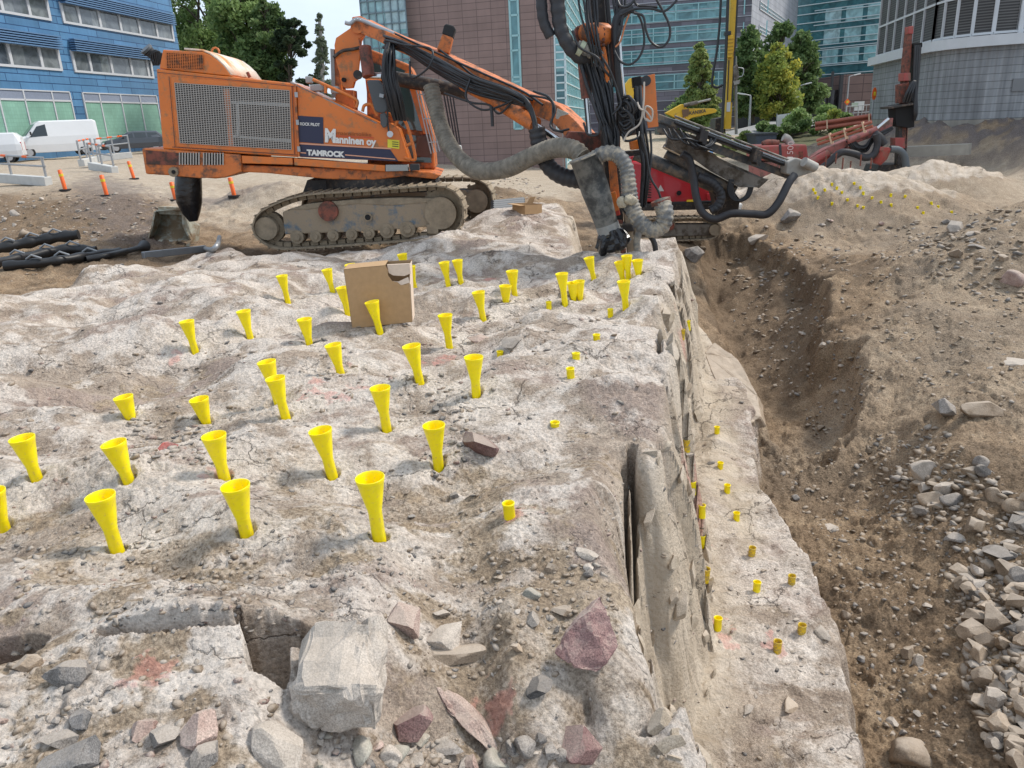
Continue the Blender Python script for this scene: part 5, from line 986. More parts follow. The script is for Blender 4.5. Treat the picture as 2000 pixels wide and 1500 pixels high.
def leaves(cl, n, ls, seed, flat=.0):
    """cl: clump centres and radii (x,y,z,r)"""
    rg = np.random.default_rng(seed); cl = np.array(cl); w = cl[:, 3]**2; k = rg.choice(len(cl), n, p=w/w.sum()); d = rg.normal(size=(n, 3)); d /= np.linalg.norm(d, axis=1)[:, None]
    rad = cl[k, 3]*rg.uniform(.1, 1.15, n)**.6; c = cl[k, :3]+d*rad[:, None]*np.array([1, 1, .75]); a = rg.normal(size=(n, 3)); a[:, 2] *= (1-flat); a /= np.linalg.norm(a, axis=1)[:, None]; b = np.cross(a, rg.normal(size=(n, 3))); b /= np.linalg.norm(b, axis=1)[:, None]
    s = (ls*rg.uniform(.6, 1.3, n))[:, None]; V = np.stack([c-a*s, c+b*s*.55, c+a*s, c-b*s*.55], 1).reshape(-1, 3); tone = np.clip(rg.normal(.5, .2, n)+rg.normal(0, .15, len(cl))[k], 0, 1); return V, np.repeat(tone, 4)
def foliage(name, V, tone, m, parent):
    o0 = np.array(origin(parent)); n = len(V)//4; me = bpy.data.meshes.new(name); me.vertices.add(len(V)); me.vertices.foreach_set('co', (V-o0).astype(np.float32).ravel()); me.loops.add(4*n); me.loops.foreach_set('vertex_index', np.arange(4*n, dtype=np.int32)); me.polygons.add(n)
    me.polygons.foreach_set('loop_start', np.arange(n, dtype=np.int32)*4); me.polygons.foreach_set('loop_total', np.full(n, 4, np.int32)); a = me.attributes.new('tone', 'FLOAT', 'POINT'); a.data.foreach_set('value', tone.astype(np.float32)); me.materials.append(m); me.update(calc_edges=True)
    o = bpy.data.objects.new(name, me); C.objects.link(o); 
    if parent is not None: o.parent = parent
    return o
def tree(label, base, top, hw, leaf, Y, seed, n=7000, ls=.2, shape='round', bark=None, low=.12, group=None, kind='tree'):
    b = at(*base, Y); t_ = at(*top, Y+.1); H = t_.z-b.z; W_ = hw*Y/FPX; rg = random.Random(seed); t = thing(kind, label, 'tree', tuple(b), group); mb = MB(); lean = Vector((t_.x-b.x, 0, 0))
    P = [b+lean*(k/6)*.8+Vector((rg.uniform(-.1, .1), rg.uniform(-.1, .1), H*.92*k/6)) for k in range(7)]; mb.tube(P, [max(.03, H*.018*(1-k/6.5)) for k in range(7)], 8); cl = []
    for k in range(110 if shape == 'round' else 150 if shape != 'pine' else 60):
        f = rg.uniform(low, 1); 
        prof = {'round': math.sin(math.pi*min(1, .12+f*.86))**.6, 'cone': (1-f)**.75*.95+.07, 'column': (.35+.65*math.sin(math.pi*min(1, f*.9+.05)))*(1-.55*f), 'pine': .35+.65*math.sin(math.pi*min(1, f*.95))}[shape]
        an = rg.uniform(0, 6.28); rr_ = W_*prof*rg.uniform(.35, .95); s = b+lean*f+Vector((0, 0, H*max(.08, f-.12))); c = b+lean*f+Vector((math.cos(an)*rr_, math.sin(an)*rr_, H*f)); cr_ = W_*rg.uniform(.20, .42)*(prof*.6+.4)
        if shape == 'pine': cr_ *= .6
        if shape == 'cone': cr_ *= .62
        cl.append((c.x, c.y, c.z-cr_*.4, cr_)); mid = (s+c)/2+Vector((0, 0, .03*H)); mb.tube([s, mid, c], [H*.006, H*.004, H*.002], 5, False)
    mb.build('trunk', bark or BARK, t); V, tn = leaves(cl, int(n*1.7), ls*.85, seed, .5 if shape == 'pine' else 0); foliage('crown', V, tn, LM[leaf], t); return t
TG = 'trees behind the blue building'
tree('broad green tree right beside the blue building', (395, 289), (395, -130), 82, 'mid', 90, 1, 15000, .24, group=TG)
tree('green tree with a loose crown behind the drill rig tank', (468, 285), (462, -70), 66, 'mid', 72, 2, 12000, .24, group=TG)
tree('darker green tree right of the two broad ones', (520, 282), (522, -10), 48, 'dark', 70, 3, 9000, .22, group=TG)
tree('dark pine with layered open branches', (566, 280), (566, 36), 46, 'pine', 68, 4, 7000, .24, 'pine', group=TG)
tree('slender silver birch standing alone against the sky', (634, 277), (624, 24), 27, 'birch', 66, 5, 4200, .17, 'cone', BARKW, group=TG)
tree('shorter green tree at the corner of the blue building', (358, 290), (372, 0), 36, 'dark', 96, 6, 6500, .24, group=TG)
tree('pale green tree with a pointed top before the purple block', (1368, 250), (1366, 84), 44, 'lime', 60, 11, 7000, .17, 'cone', low=.18)
tree('bushy low tree under the pointed one', (1350, 251), (1345, 185), 42, 'mid', 61, 12, 4000, .17)
tree('dark green street tree right of the yellow mast', (1472, 240), (1464, 52), 38, 'dark', 66, 13, 6000, .2)
tree('tall green tree in the middle of the street row', (1530, 238), (1527, 42), 42, 'dark', 72, 14, 6000, .2)
tree('tree with yellow turning leaves in the street row', (1520, 240), (1518, 84), 40, 'yel', 64, 15, 5200, .17)
tree('dark tree at the right end of the street row', (1572, 236), (1568, 60), 36, 'dark', 70, 16, 5200, .2)
def bush(label, px, py, Y, w, h, leaf, n, seed, ls=.1):
    p = at(px, py, Y); rg = random.Random(seed); W_ = w*Y/FPX; H = h*Y/FPX; t = thing('bush', label, 'bush', tuple(p)); mb = MB(); cl = []
    for k in range(16):
        c = p+Vector((rg.uniform(-.5, .5)*W_, rg.uniform(-.4, .4)*W_*.6, H*rg.uniform(.2, .8))); cl.append((*c, H*rg.uniform(.2, .36))); mb.tube([p, c], [.03, .01], 5, False)
    mb.build('stem', BARK, t); V, tn = leaves(cl, n, ls, seed); foliage('leaves', V, tn, LM[leaf], t)
bush('sprawling green bush below the parked white car', 1600, 262, 55, 130, 50, 'mid', 5200, 31, .13); bush('dark bush left of the sprawling one', 1540, 268, 52, 90, 32, 'dark', 3200, 32, .12)
bush('bright green shrub behind the black feed beam', 1452, 292, 42, 66, 34, 'lime', 2400, 33, .10); bush('dark bush on the bank under the pipe bundle', 1660, 282, 48, 90, 30, 'dark', 3400, 34, .12)
bush('yellow flowering weed in front of the white car', 1627, 236, 52, 16, 24, 'yel', 500, 35, .08)
bush('low bush right of the yellow flowering weed', 1648, 240, 54, 44, 18, 'mid', 900, 36, .1)

# ---------------------------------------------------------------- the street on the right
ROADM = mat('asphalt_grey', (.24, .235, .23), .9, noise=.12, nscale=.8)
def strip(name, L_, R2, m, dz=.0):
    mb = MB(); n = len(L_)
    for i in range(n-1): mb.quad(L_[i], L_[i+1], R2[i+1], R2[i])
    o = mb.build(name, m); return tag(o, kind='structure')
strip('road', [at(1400, 262, 50), at(1500, 238, 62), at(1600, 222, 78), at(1640, 212, 100)], [at(1500, 268, 50), at(1610, 240, 60), at(1650, 228, 76), at(1690, 216, 100)], ROADM)
def drape(name, poly, step, dz, m):
    xs = [p.x for p in poly]; ys = [p.y for p in poly]; nx = int((max(xs)-min(xs))/step)+2; ny = int((max(ys)-min(ys))/step)+2; idx = {}; V = []; F = []
    for j in range(ny):
        for i in range(nx):
            x = min(xs)+i*step; y = min(ys)+j*step; idx[i, j] = len(V); V.append((x, y, hgt(x, y)+dz))
    P2 = [(p.x, p.y) for p in poly]
    for j in range(ny-1):
        for i in range(nx-1):
            if inpoly(min(xs)+(i+.5)*step, min(ys)+(j+.5)*step, P2): F.append((idx[i, j], idx[i+1, j], idx[i+1, j+1], idx[i, j+1]))
    mb = MB(); mb.add(V, F, True); return tag(mb.build(name, m), kind='structure')
GB = [at(1400, 256, 52), at(1500, 252, 56), at(1600, 244, 58), at(1720, 236, 58), at(1740, 275, 42), at(1640, 285, 42), at(1480, 282, 44), at(1400, 276, 46)]
drape('grass_bank', GB, .7, .05, mat('dry_grass', (.085, .085, .035), .95, noise=.4, nscale=1.5, bump=.5, bscale=8))

# ---------------------------------------------------------------- vehicles
RUB = mat('tyre_rubber', (.02, .02, .02), .8); RIM = mat('wheel_rim', (.45, .45, .46), .35, .6); VG = mat('vehicle_glass', (.02, .028, .032), .06, spec=.8); PLB = mat('black_plastic', (.03, .03, .032), .6)
LAMP = mat('headlamp_glass', (.55, .57, .6), .15, spec=.8); AMB = mat('amber_plastic', (.7, .28, .02), .3); REDL = mat('tail_lamp', (.4, .02, .02), .3)
def vehicle(name, label, cat, loc, ang, Lg, Wd, st, paint, side, ws, bumper, wheels, wr, extra=None):
    """st: (x, z_low, z_belt, z_roof, half width, half roof width), front at +x; everything in the vehicle's own axes"""
    t = thing(name, label, cat, loc); t.rotation_euler = (0, 0, ang); keep = Vector(t.location); t.location = (0, 0, 0)
    mb = MB(); V = []
    for x, zl, zb, zr, w, wr_ in st: V += [(x, -w*.96, zl), (x, -w, (zl+zb)/2), (x, -w*.985, zb), (x, -wr_, zr-.05), (x, -wr_+.09, zr), (x, wr_-.09, zr), (x, wr_, zr-.05), (x, w*.985, zb), (x, w, (zl+zb)/2), (x, w*.96, zl)]
    n = 10; F = [(i*n+k, i*n+(k+1) % n, (i+1)*n+(k+1) % n, (i+1)*n+k) for i in range(len(st)-1) for k in range(n)]+[tuple(range(n))[::-1], tuple(range((len(st)-1)*n, len(st)*n))]
    mb.add(V, F, False); mb.build('body', paint, t, bevel=.03)
    def lerp(x, j):
        for a, b in zip(st[:-1], st[1:]):
            if (a[0]-x)*(b[0]-x) <= 0: f = (x-a[0])/((b[0]-a[0]) or 1); return a[j]*(1-f)+b[j]*f
        return st[0][j]
    for sgn in (-1, 1):
        for poly in side:
            mb = MB(); P = []
            for x, f in poly:
                zb, zr, w, wr_ = lerp(x, 2), lerp(x, 3)-.05, lerp(x, 4)*.985, lerp(x, 5); P.append(Vector((x, sgn*(w+(wr_-w)*f), zb+(zr-zb)*f)))
            mb.prism(P, Vector((0, sgn*.012, 0))); mb.build('side_window', VG, t)
    mb = MB(); P = []
    for x, f, s in ws: P.append(Vector((x, s, f)))
    mb.prism(P, Vector((.02, 0, .015))); mb.build('windscreen', VG, t)
    mb = MB(); x, z0, z1, w = bumper; mb.box((x, 0, (z0+z1)/2), .22, w*2, z1-z0); mb.build('bumper', PLB, t, bevel=.05)
    for sgn in (-1, 1):
        mb = MB(); mb.box((st[0][0]-.02 if extra is None else extra[0], sgn*(w*.72), z1+.13), .14, .32, .18); mb.build('headlight', LAMP, t, bevel=.03)
        mb = MB(); mb.box((st[-1][0]+.02, sgn*w*.88, z1+.35), .06, .14, .5); mb.build('tail_light', REDL, t)
        mb = MB(); mb.box((ws[0][0]-.25, sgn*(w+.12), ws[0][1]+.12), .10, .16, .22); mb.build('wing_mirror', PLB, t, bevel=.03)
        for wx in wheels:
            mb = MB(); mb.disc((wx, sgn*(w-.08), wr), (0, 1, 0), wr, .2, 24); o = mb.build('wheel', RUB, t); mb = MB(); mb.disc((wx, sgn*(w+.022), wr), (0, 1, 0), wr*.62, .012, 18); mb.build('rim', RIM, o)
    mb = MB(); mb.box((bumper[0]+.12, 0, (z0+z1)/2), .02, .5, .11); mb.build('number_plate', mat('plate_white', (.7, .7, .7), .5), t)
    t.location = keep; return t
WHT = mat('white_paint', (.72, .73, .74), .3, noise=.02, nscale=2, coat=.3); SIL = mat('silver_white_paint', (.62, .64, .67), .3, coat=.3); DKB = mat('dark_grey_paint', (.05, .06, .075), .25, coat=.5)
vp = at(112, 306, 54); 
van = vehicle('van', 'large white delivery van with orange roof beacons parked by the blue building', 'van', (vp.x-.6, vp.y+1.2, vp.z), R(218), 5.2, 2, [(2.6, .35, .95, 1.0, .9, .8), (2.45, .3, 1.15, 1.2, .98, .85), (1.75, .3, 1.28, 1.38, 1.0, .86), (1.05, .3, 1.3, 2.15, 1.0, .82), (.8, .3, 1.3, 2.3, 1.0, .82), (-2.4, .3, 1.3, 2.3, 1.0, .84), (-2.6, .35, 1.3, 2.2, .98, .82)], WHT,
     [[(1.62, .05), (1.5, .2), (1.02, .80), (.5, .82), (.5, .05)]], [(1.72, 1.42, -.78), (1.09, 2.08, -.72), (1.09, 2.08, .72), (1.72, 1.42, .78)], (2.6, .25, .72, .96), (1.75, -1.6), .34)
for s in (-1, 1):
    mb = MB(); mb.cyl((0, 0, 0), (0, 0, .14), .09, 12); o = mb.build('beacon', AMB, van); o.location = (.7, s*.6, 2.3)
v2 = at(20, 318, 50)
vehicle('van', 'small white panel van cut off by the left edge', 'van', (v2.x-2.0, v2.y+.9, v2.z), R(203), 4.4, 1.8, [(2.2, .35, .8, .85, .8, .7), (2.05, .3, .95, 1.0, .87, .75), (1.3, .3, 1.05, 1.12, .89, .75), (.65, .3, 1.08, 1.72, .9, .7), (.3, .3, 1.08, 1.82, .9, .7), (-1.9, .3, 1.08, 1.78, .9, .7), (-2.2, .4, 1.05, 1.5, .86, .66)], WHT,
     [[(1.2, .05), (1.0, .25), (.55, .82), (.1, .85), (.1, .05)]], [(1.27, 1.17, -.68), (.69, 1.64, -.6), (.69, 1.64, .6), (1.27, 1.17, .68)], (2.15, .22, .6, .85), (1.4, -1.4), .31)
v3 = at(232, 298, 60)
vehicle('car', 'dark grey estate car parked right of the large white van', 'car', (v3.x+.7, v3.y+1.2, v3.z), R(214), 4.5, 1.8, [(2.2, .35, .6, .65, .78, .7), (2.0, .25, .8, .85, .87, .76), (1.1, .25, .95, 1.0, .89, .74), (.45, .25, .97, 1.38, .9, .66), (.0, .25, .97, 1.47, .9, .66), (-1.6, .25, .97, 1.43, .9, .64), (-2.1, .35, .95, 1.05, .86, .7)], DKB,
     [[(1.0, .06), (.5, .75), (.1, .85), (.1, .06)], [(0, .06), (0, .85), (-.8, .85), (-.8, .06)], [(-.9, .06), (-.9, .85), (-1.55, .8), (-1.9, .1)]], [(1.05, 1.03, -.66), (.47, 1.34, -.58), (.47, 1.34, .58), (1.05, 1.03, .66)], (2.15, .22, .5, .84), (1.4, -1.35), .32)
v4 = at(1622, 226, 88)
vehicle('car', 'white car parked on the street beyond the bushes', 'car', tuple(v4), R(200), 4.5, 1.8, [(2.2, .35, .6, .65, .78, .7), (2.0, .25, .8, .85, .87, .76), (1.1, .25, .95, 1.0, .89, .74), (.45, .25, .97, 1.38, .9, .66), (.0, .25, .97, 1.47, .9, .66), (-1.3, .25, .97, 1.4, .9, .64), (-2.1, .35, .95, 1.02, .86, .7)], SIL,
     [[(1.0, .06), (.5, .75), (.1, .85), (.1, .06)], [(0, .06), (0, .85), (-.8, .85), (-.8, .06)]], [(1.05, 1.03, -.66), (.47, 1.34, -.58), (.47, 1.34, .58), (1.05, 1.03, .66)], (2.15, .22, .5, .84), (1.4, -1.35), .32)

# ---------------------------------------------------------------- street furniture
GALV = mat('galvanised_steel', (.36, .37, .38), .45, .5, noise=.1); OR_ = mat('traffic_orange', (.80, .13, .015), .45); YS = mat('reflective_yellow', (.75, .55, .03), .4); WHS = mat('sign_white', (.62, .64, .64), .5)
def post(label, px, top, bot, Y, lamp=1):
    p = at(px, bot, Y); q = at(px-2, top, Y); t = thing('lamp_post', label, 'lamp post', tuple(p)); mb = MB(); mb.tube([p, Vector((p.x, p.y, q.z))], [.09, .06], 8); mb.build('pole', GALV, t)
    mb = MB(); h = Vector((p.x, p.y, q.z)); mb.tube([h, h+Vector((lamp*.5, 0, .12))], .04, 6); mb.build('arm', GALV, t); mb = MB(); mb.bar(h+Vector((lamp*.4, 0, .1)), h+Vector((lamp*.95, 0, .2)), .16, .09); mb.build('lamp_head', WHS, t, bevel=.02)
post('street lamp by the yellow mast with its arm to the left', 1463, 187, 248, 58, -1); post('street lamp behind the round sign', 1557, 168, 235, 66, 1); post('tall street lamp before the brown entrance block', 1651, 150, 232, 70, 1)
def sign(label, px, py, Y, w, h, shape, m, bot, cat='road sign', inner=None):
    c = at(px, py, Y); g = at(px, bot, Y); t = thing('road_sign', label, cat, (c.x, c.y, g.z)); mb = MB(); mb.tube([(c.x, c.y+.06, g.z), (c.x, c.y+.06, c.z)], .05, 8); mb.build('pole', GALV, t)
    W_ = w*Y/FPX; H = h*Y/FPX; mb = MB()
    if shape == 'rect': mb.box(c, W_, .05, H)
    elif shape == 'dia': mb.prism([c+Vector((0, 0, H/2)), c+Vector((W_/2, 0, 0)), c-Vector((0, 0, H/2)), c-Vector((W_/2, 0, 0))], (0, .04, 0))
    else: mb.prism([c+Vector((math.cos(k*.3927)*W_/2, 0, math.sin(k*.3927)*H/2)) for k in range(16)], (0, .04, 0))
    mb.build('plate', m, t)
    if inner:
        mb = MB(); mb.box(c-Vector((0, .035, 0)), W_*inner[0], .02, H*inner[1]); mb.build('symbol', inner[2], t)
    return t, c, W_, H
sign('round white road sign with a grey symbol by the street trees', 1558, 195, 64, 13, 13, 'round', WHS, 235, inner=(.5, .16, PLB)); sign('orange warning sign on the tall lamp before the brown block', 1655, 199, 66, 11, 12, 'dia', OR_, 232, inner=(.4, .35, YS))
sign('narrow red and yellow road sign at the corner of the grey building', 1708, 183, 45, 8, 22, 'round', OR_, 240, inner=(.5, .3, YS)); sign('orange triangular sign in the shade of the trees', 1587, 208, 74, 10, 11, 'dia', OR_, 228)
t, c, W_, H = sign('pale information board on two legs beside the street', 1678, 207, 62, 18, 16, 'rect', WHS, 232, 'sign'); 
mb = MB(); mb.box(c-Vector((.35, .04, -.1)), .5, .02, .3); mb.build('print_block', mat('pale_green_print', (.42, .52, .42), .6), t)
t, c, W_, H = sign('blue parking sign with a white P at the left edge', 6, 240, 56, 11, 13, 'rect', mat('sign_blue', (.02, .10, .42), .4), 300)
text('letter', 'P', WHS, c+Vector((-.14, -.04, -.17)), (1, 0, 0), (0, 0, 1), .5, t)
bn = thing('fence_banner', 'pale mesh banner on posts beside the street', 'banner', tuple(at(1530, 270, 56))); mb = MB(); a = at(1516, 247, 56); b = at(1543, 243, 57); mb.prism([a, b, b+Vector((0, 0, .75)), a+Vector((0, 0, .75))], (0, .03, 0)); mb.build('cloth', mat('grey_banner', (.42, .46, .5), .7), bn)
mb = MB(); [mb.tube([q-Vector((0, 0, .4)), q+Vector((0, 0, .85))], .03, 6) for q in (a, b)]; mb.build('post', GALV, bn)
# steel fence line by the street
fe = thing('railing', 'thin steel railing along the street in front of the brown block', 'railing', tuple(at(1640, 236, 60))); mb = MB()
for k in range(8):
    q = at(1650+k*8, 236-k*.6, 60); mb.tube([q, q+Vector((0, 0, 1.0))], .025, 5)
for dz in (.5, 1.0): mb.tube([at(1650, 236, 60)+Vector((0, 0, dz)), at(1706, 231.8, 60)+Vector((0, 0, dz))], .03, 5)
mb.build('rail', GALV, fe)
# orange marker posts
OL = [('orange delineator post at the near side of the left track', 128, 372, 331), ('orange delineator post right of the first one on the gravel track', 209, 383, 341), ('orange delineator post far back beside the tipped barriers', 262, 350, 314), ('orange delineator post half hidden by the hanging black sack', 344, 392, 368), ('orange delineator post seen under the body of the orange drill rig', 458, 384, 348)]
for lb, px, bot, top in OL:
    p = hit(px, bot); z = at(px-2, top, p.y).z; H = max(.5, z-p.z); t = thing('marker_post', lb, 'marker post', tuple(p), 'orange posts along the gravel track'); ln = Vector((random.uniform(-.03, .03)-.05, 0, 0))
    mb = MB(); mb.tube([p, p+ln+Vector((0, 0, H*.97)), p+ln+Vector((0, 0, H))], [.055, .06, .03], 12); mb.build('pole', OR_, t); mb = MB(); mb.cyl(p+Vector((0, 0, -.02)), p+Vector((0, 0, .04)), .17, 14); mb.build('base', RUB, t)
    mb = MB(); mb.cyl(p+ln*.7+Vector((0, 0, H*.68)), p+ln*.8+Vector((0, 0, H*.80)), .064, 12); mb.build('reflective_band', YS, t)
# barriers: concrete feet with steel rails
CB = mat('pale_concrete', (.50, .50, .48), .8, noise=.1, nscale=5)
def barrier(label, a, b, Y0, Y1, h, foot=.28, n=3):
    A = at(*a, Y0); B = at(*b, Y1); t = thing('barrier', label, 'barrier', tuple(A), 'railings with white concrete feet'); up = Vector((0, 0, 1)); mb = MB(); mb.bar(A+up*foot/2, B+up*foot/2, foot, .3); mb.build('concrete_foot', CB, t, bevel=.02)
    mb = MB(); 
    for f in (1, .55): mb.tube([A+up*(foot+h*f), B+up*(foot+h*f)], .035, 6)
    mb.build('rail', GALV, t)
    for k in range(n): mb = MB(); q = A+(B-A)*(k/(n-1)*.96+.02); mb.tube([q+up*foot*.8, q+up*(foot+h)], .04, 6); mb.build('upright', GALV, t)
    for f in (.15, .45, .75): mb = MB(); q = A+(B-A)*f+up*(foot+h); d = (B-A).normalized()*.12; mb.tube([q-d, q+d], .042, 6); mb.build('orange_band', OR_, t)
barrier('railing on a white concrete foot at the left edge', (-40, 353), (97, 363), 28, 26.5, .62)
barrier('tipped railing standing askew, nearest the gravel edge', (160, 325), (186, 318), 36, 37.5, .8); barrier('railing with a white foot behind the tipped one', (180, 331), (226, 340), 33, 31.5, .75); barrier('farthest railing with red bands in front of the estate car', (192, 316), (258, 308), 40, 41, .8)
# excavator bucket, spare hoses and steel on the ground at left
pk = hit(338, 474); BK = mat('bucket_steel', (.44, .45, .38), .55, .2, noise=.15, nscale=5, dirt=(.30, .22, .14), dirtamt=.5, dscale=4)
def bucket():
    t = thing('excavator_bucket', 'worn grey excavator bucket standing on its teeth under the drill rig', 'bucket', tuple(pk)); Y = pk.y
    prof = [(0, .0), (.10, .02), (.30, .18), (.42, .45), (.40, .75), (.22, .92), (.0, .95)]      # depth, height of the curved shell
    A0, A1 = at(288, 474, Y), at(372, 476, Y); T0, T1 = at(312, 410, Y+.2), at(362, 412, Y+.2); H = T0.z-A0.z; mb = MB(); V = []
    for f, (d, z) in enumerate(prof):
        s = z/.95; l_ = A0*(1-s)+T0*s; r_2 = A1*(1-s)+T1*s; V += [Vector((l_.x, Y+d, A0.z+z/.95*H)), Vector((r_2.x, Y+d, A0.z+z/.95*H))]
    mb.add(V, [(2*i, 2*i+1, 2*i+3, 2*i+2) for i in range(len(prof)-1)], True); mb.build('shell', BK, t, solid=.03)
    for k, nm in ((0, 'cheek_plate'), (1, 'cheek_plate')):
        mb = MB(); P = [V[2*i+k] for i in range(len(prof))]; P.append(Vector((P[-1].x, Y-.02, P[-1].z-.02))); P.append(Vector(((P[0].x+P[-1].x)/2+(.03 if k == 0 else -.06), Y-.02, (P[0].z+P[-1].z)/2))); mb.prism(P, (.035 if k else -.035, 0, 0)); mb.build(nm, BK, t)
    mb = MB(); mb.prism([at(372, 476, Y), at(388, 470, Y+.25), at(390, 440, Y+.3), at(374, 430, Y+.25), at(366, 455, Y+.05)], (.0, .03, 0)); mb.build('side_wing', BK, t)
    mb = MB(); mb.bar(T0+Vector((0, -.03, .0)), T1+Vector((0, -.03, 0)), .1, .16); mb.build('top_lip', BK, t, bevel=.01)
    for k in range(4): mb = MB(); q = A0+(A1-A0)*(k/3); mb.prism([q+Vector((-.05, -.0, .03)), q+Vector((.05, 0, .03)), q+Vector((.03, -.16, -.03)), q+Vector((-.03, -.16, -.03))], (0, 0, .045)); mb.build('tooth', BK, t)
bucket()
BH = mat('black_rubber', (.012, .012, .013), .45, noise=.3, nscale=8, spec=.5)
def gp(px, py, dz=0): q = hit(px, py); return Vector((q.x, q.y, q.z+dz))
HP = [('thick black folded rubber sheet roll at the left edge', [(-30, 512), (40, 498), (100, 486), (158, 478)], .105, .2), ('second black rubber roll lying in front', [(-30, 530), (60, 512), (130, 498), (190, 500)], .09, .10), ('black corrugated sleeve at the front of the heap', [(10, 528), (90, 520), (160, 510), (235, 498)], .08, .07)]
for lb, pts, r_1, dz in HP:
    t = thing('rubber_sleeve', lb, 'rubber sleeve', tuple(gp(*pts[1]))); P = spline([gp(a, b, dz) for a, b in pts], 8); mb = MB(); mb.tube(P, [r_1*(1+.16*math.sin(i*1.3)) for i in range(len(P))], 12); mb.build('sleeve', BH, t)
    mb = MB()
    for k in range(3): mb = MB(); q = P[6+k*6]; mb.tube([q+Vector((-.12, -.02, r_1)), q+Vector((0, -.05, r_1+.07)), q+Vector((.14, -.02, r_1))], .018, 6); mb.build('strap', mat('grey_strap', (.25, .26, .27), .5), t)
t = thing('steel_beam', 'long grey steel bar with a hooked end lying on the soil', 'steel bar', tuple(gp(350, 500))); mb = MB(); P = [gp(280, 504, .05), gp(340, 498, .06), gp(402, 492, .07)]; mb.bar(P[0], P[2], .09, .13); mb.build('bar', GALV, t, bevel=.01)
mb = MB(); mb.tube(spline([gp(402, 492, .07), gp(416, 495, .07), gp(428, 492, .14), gp(432, 484, .22)], 6), .045, 8); mb.build('hook', GALV, t)
t = thing('hose_coupling', 'black hose end with a flared metal coupling on the soil', 'hose', tuple(gp(262, 496))); mb = MB(); mb.tube(spline([gp(170, 512, .05), gp(215, 505, .06), gp(248, 498, .07)], 6), .06, 10); mb.build('hose', BH, t); mb = MB(); mb.tube([gp(248, 498, .07), gp(274, 492, .08), gp(284, 489, .09)], [.05, .05, .12], 14); mb.build('coupling', DARKM, t)
# grey plastic pipes behind the drill rig tracks, light poles, heap of gravel
for k in range(5):
    P = [at(962, 396+k*4, 16.2-k*.12), at(1022, 390+k*4, 16.9-k*.12)]; mb = MB(); mb.tube(P, .055, 10); o = mb.build('pipe', mat('dark_pipe', (.10, .105, .11), .5), None); tag(o, ('topmost', 'second from top', 'middle', 'second from bottom', 'lowest')[k]+' grey pipe of the bundle behind the drill rig track', 'pipe', 'grey pipes stacked behind the track')
RP = mat('red_oxide_pipe', (.30, .085, .05), .55, noise=.15, nscale=3); WOOD = mat('pale_batten', (.55, .38, .25), .7)
def bundle(label, a, b, Y0, Y1, r, offs, bt):
    A, B = at(*a, Y0), at(*b, Y1); t = thing('pipe_bundle', label, 'pipe bundle', tuple(A)); x, y, d = frame(B-A)
    for i, (ox, oy) in enumerate(offs): mb = MB(); mb.tube([A+x*ox+y*oy, B+x*ox+y*oy], r, 12); mb.build('pipe', RP, t)
    for f in bt: mb = MB(); q = A+(B-A)*f; mb.box(q, .28, .4, .06, x, y, d); mb.build('batten', WOOD, t)
bundle('thick red oxide pipe pair lying on the bank', (1592, 246), (1702, 230), 38, 37, .085, [(.0, .10), (0, -.14), (.17, .0)], (.22, .96)); bundle('bundle of thin red oxide pipes strapped with pale battens', (1597, 279), (1704, 243), 30, 29, .05, [(-.09, .08), (.04, .10), (-.08, -.05), (.06, -.06)], (.25, .52, .85))
# ---------------------------------------------------------------- machine parts
RUSTC = (.10, .05, .03)
ORG = mat('orange_paint', (.66, .165, .018), .38, noise=.07, nscale=3, dirt=(.34, .17, .08), dirtamt=.22, dscale=5, coat=.15)
ORGW = mat('worn_orange_paint', (.58, .155, .03), .5, noise=.15, nscale=5, dirt=(.18, .09, .055), dirtamt=.34, dscale=6)
ORGL = mat('sun_bleached_orange', (.72, .30, .12), .35, noise=.06, nscale=2, coat=.2)
CREAM = mat('sunlit_tank_paint', (.74, .62, .50), .35, noise=.08, nscale=2, dirt=(.70, .28, .10), dirtamt=.3, dscale=1.4)  # orange tank whitened: bright sun on its curve is put into the colour
NAVY = mat('navy_decal', (.018, .020, .055), .4); WTXT = mat('white_lettering', (.72, .70, .66), .5); DOR = mat('dark_orange_lettering', (.28, .07, .01), .5); PKL = mat('pale_orange_line', (.72, .35, .22), .5)
MESH = mat('grille_steel', (.40, .36, .32), .5, .3); BLK = mat('grille_dark', (.012, .011, .011), .9); MUD = mat('mud_caked_steel', (.27, .215, .15), .9, noise=.25, nscale=9, bump=.5, bscale=40)
MUDB = mat('muddy_blue_frame', (.055, .12, .18), .7, noise=.2, nscale=4, dirt=(.30, .235, .165), dirtamt=.72, dscale=3.2, bump=.4, bscale=30); CHR = mat('chrome_rod', (.62, .62, .62), .15, 1.); DIRTY = mat('oily_black_steel', (.035, .03, .028), .5, .3, noise=.3, nscale=10, dirt=(.16, .12, .09), dirtamt=.25, dscale=9)
HOSE = mat('hydraulic_hose', (.016, .016, .018), .42, noise=.2, nscale=10); RIBB = mat('dusty_suction_hose', (.20, .175, .14), .85, noise=.4, nscale=9, dirt=(.14, .125, .10), dirtamt=.22, dscale=14); RIBG = mat('grey_suction_hose', (.13, .13, .127), .6, noise=.25, nscale=14, dirt=(.36, .31, .24), dirtamt=.38, dscale=6)
RIBK = mat('black_suction_hose', (.028, .027, .03), .55, noise=.25, nscale=9); CAN = mat('collector_casing', (.045, .047, .047), .5, noise=.3, nscale=5, dirt=(.17, .165, .15), dirtamt=.42, dscale=5); BAG = mat('black_plastic_bag', (.010, .010, .012), .25, noise=.1, nscale=20, bump=1., bscale=9, spec=.6)
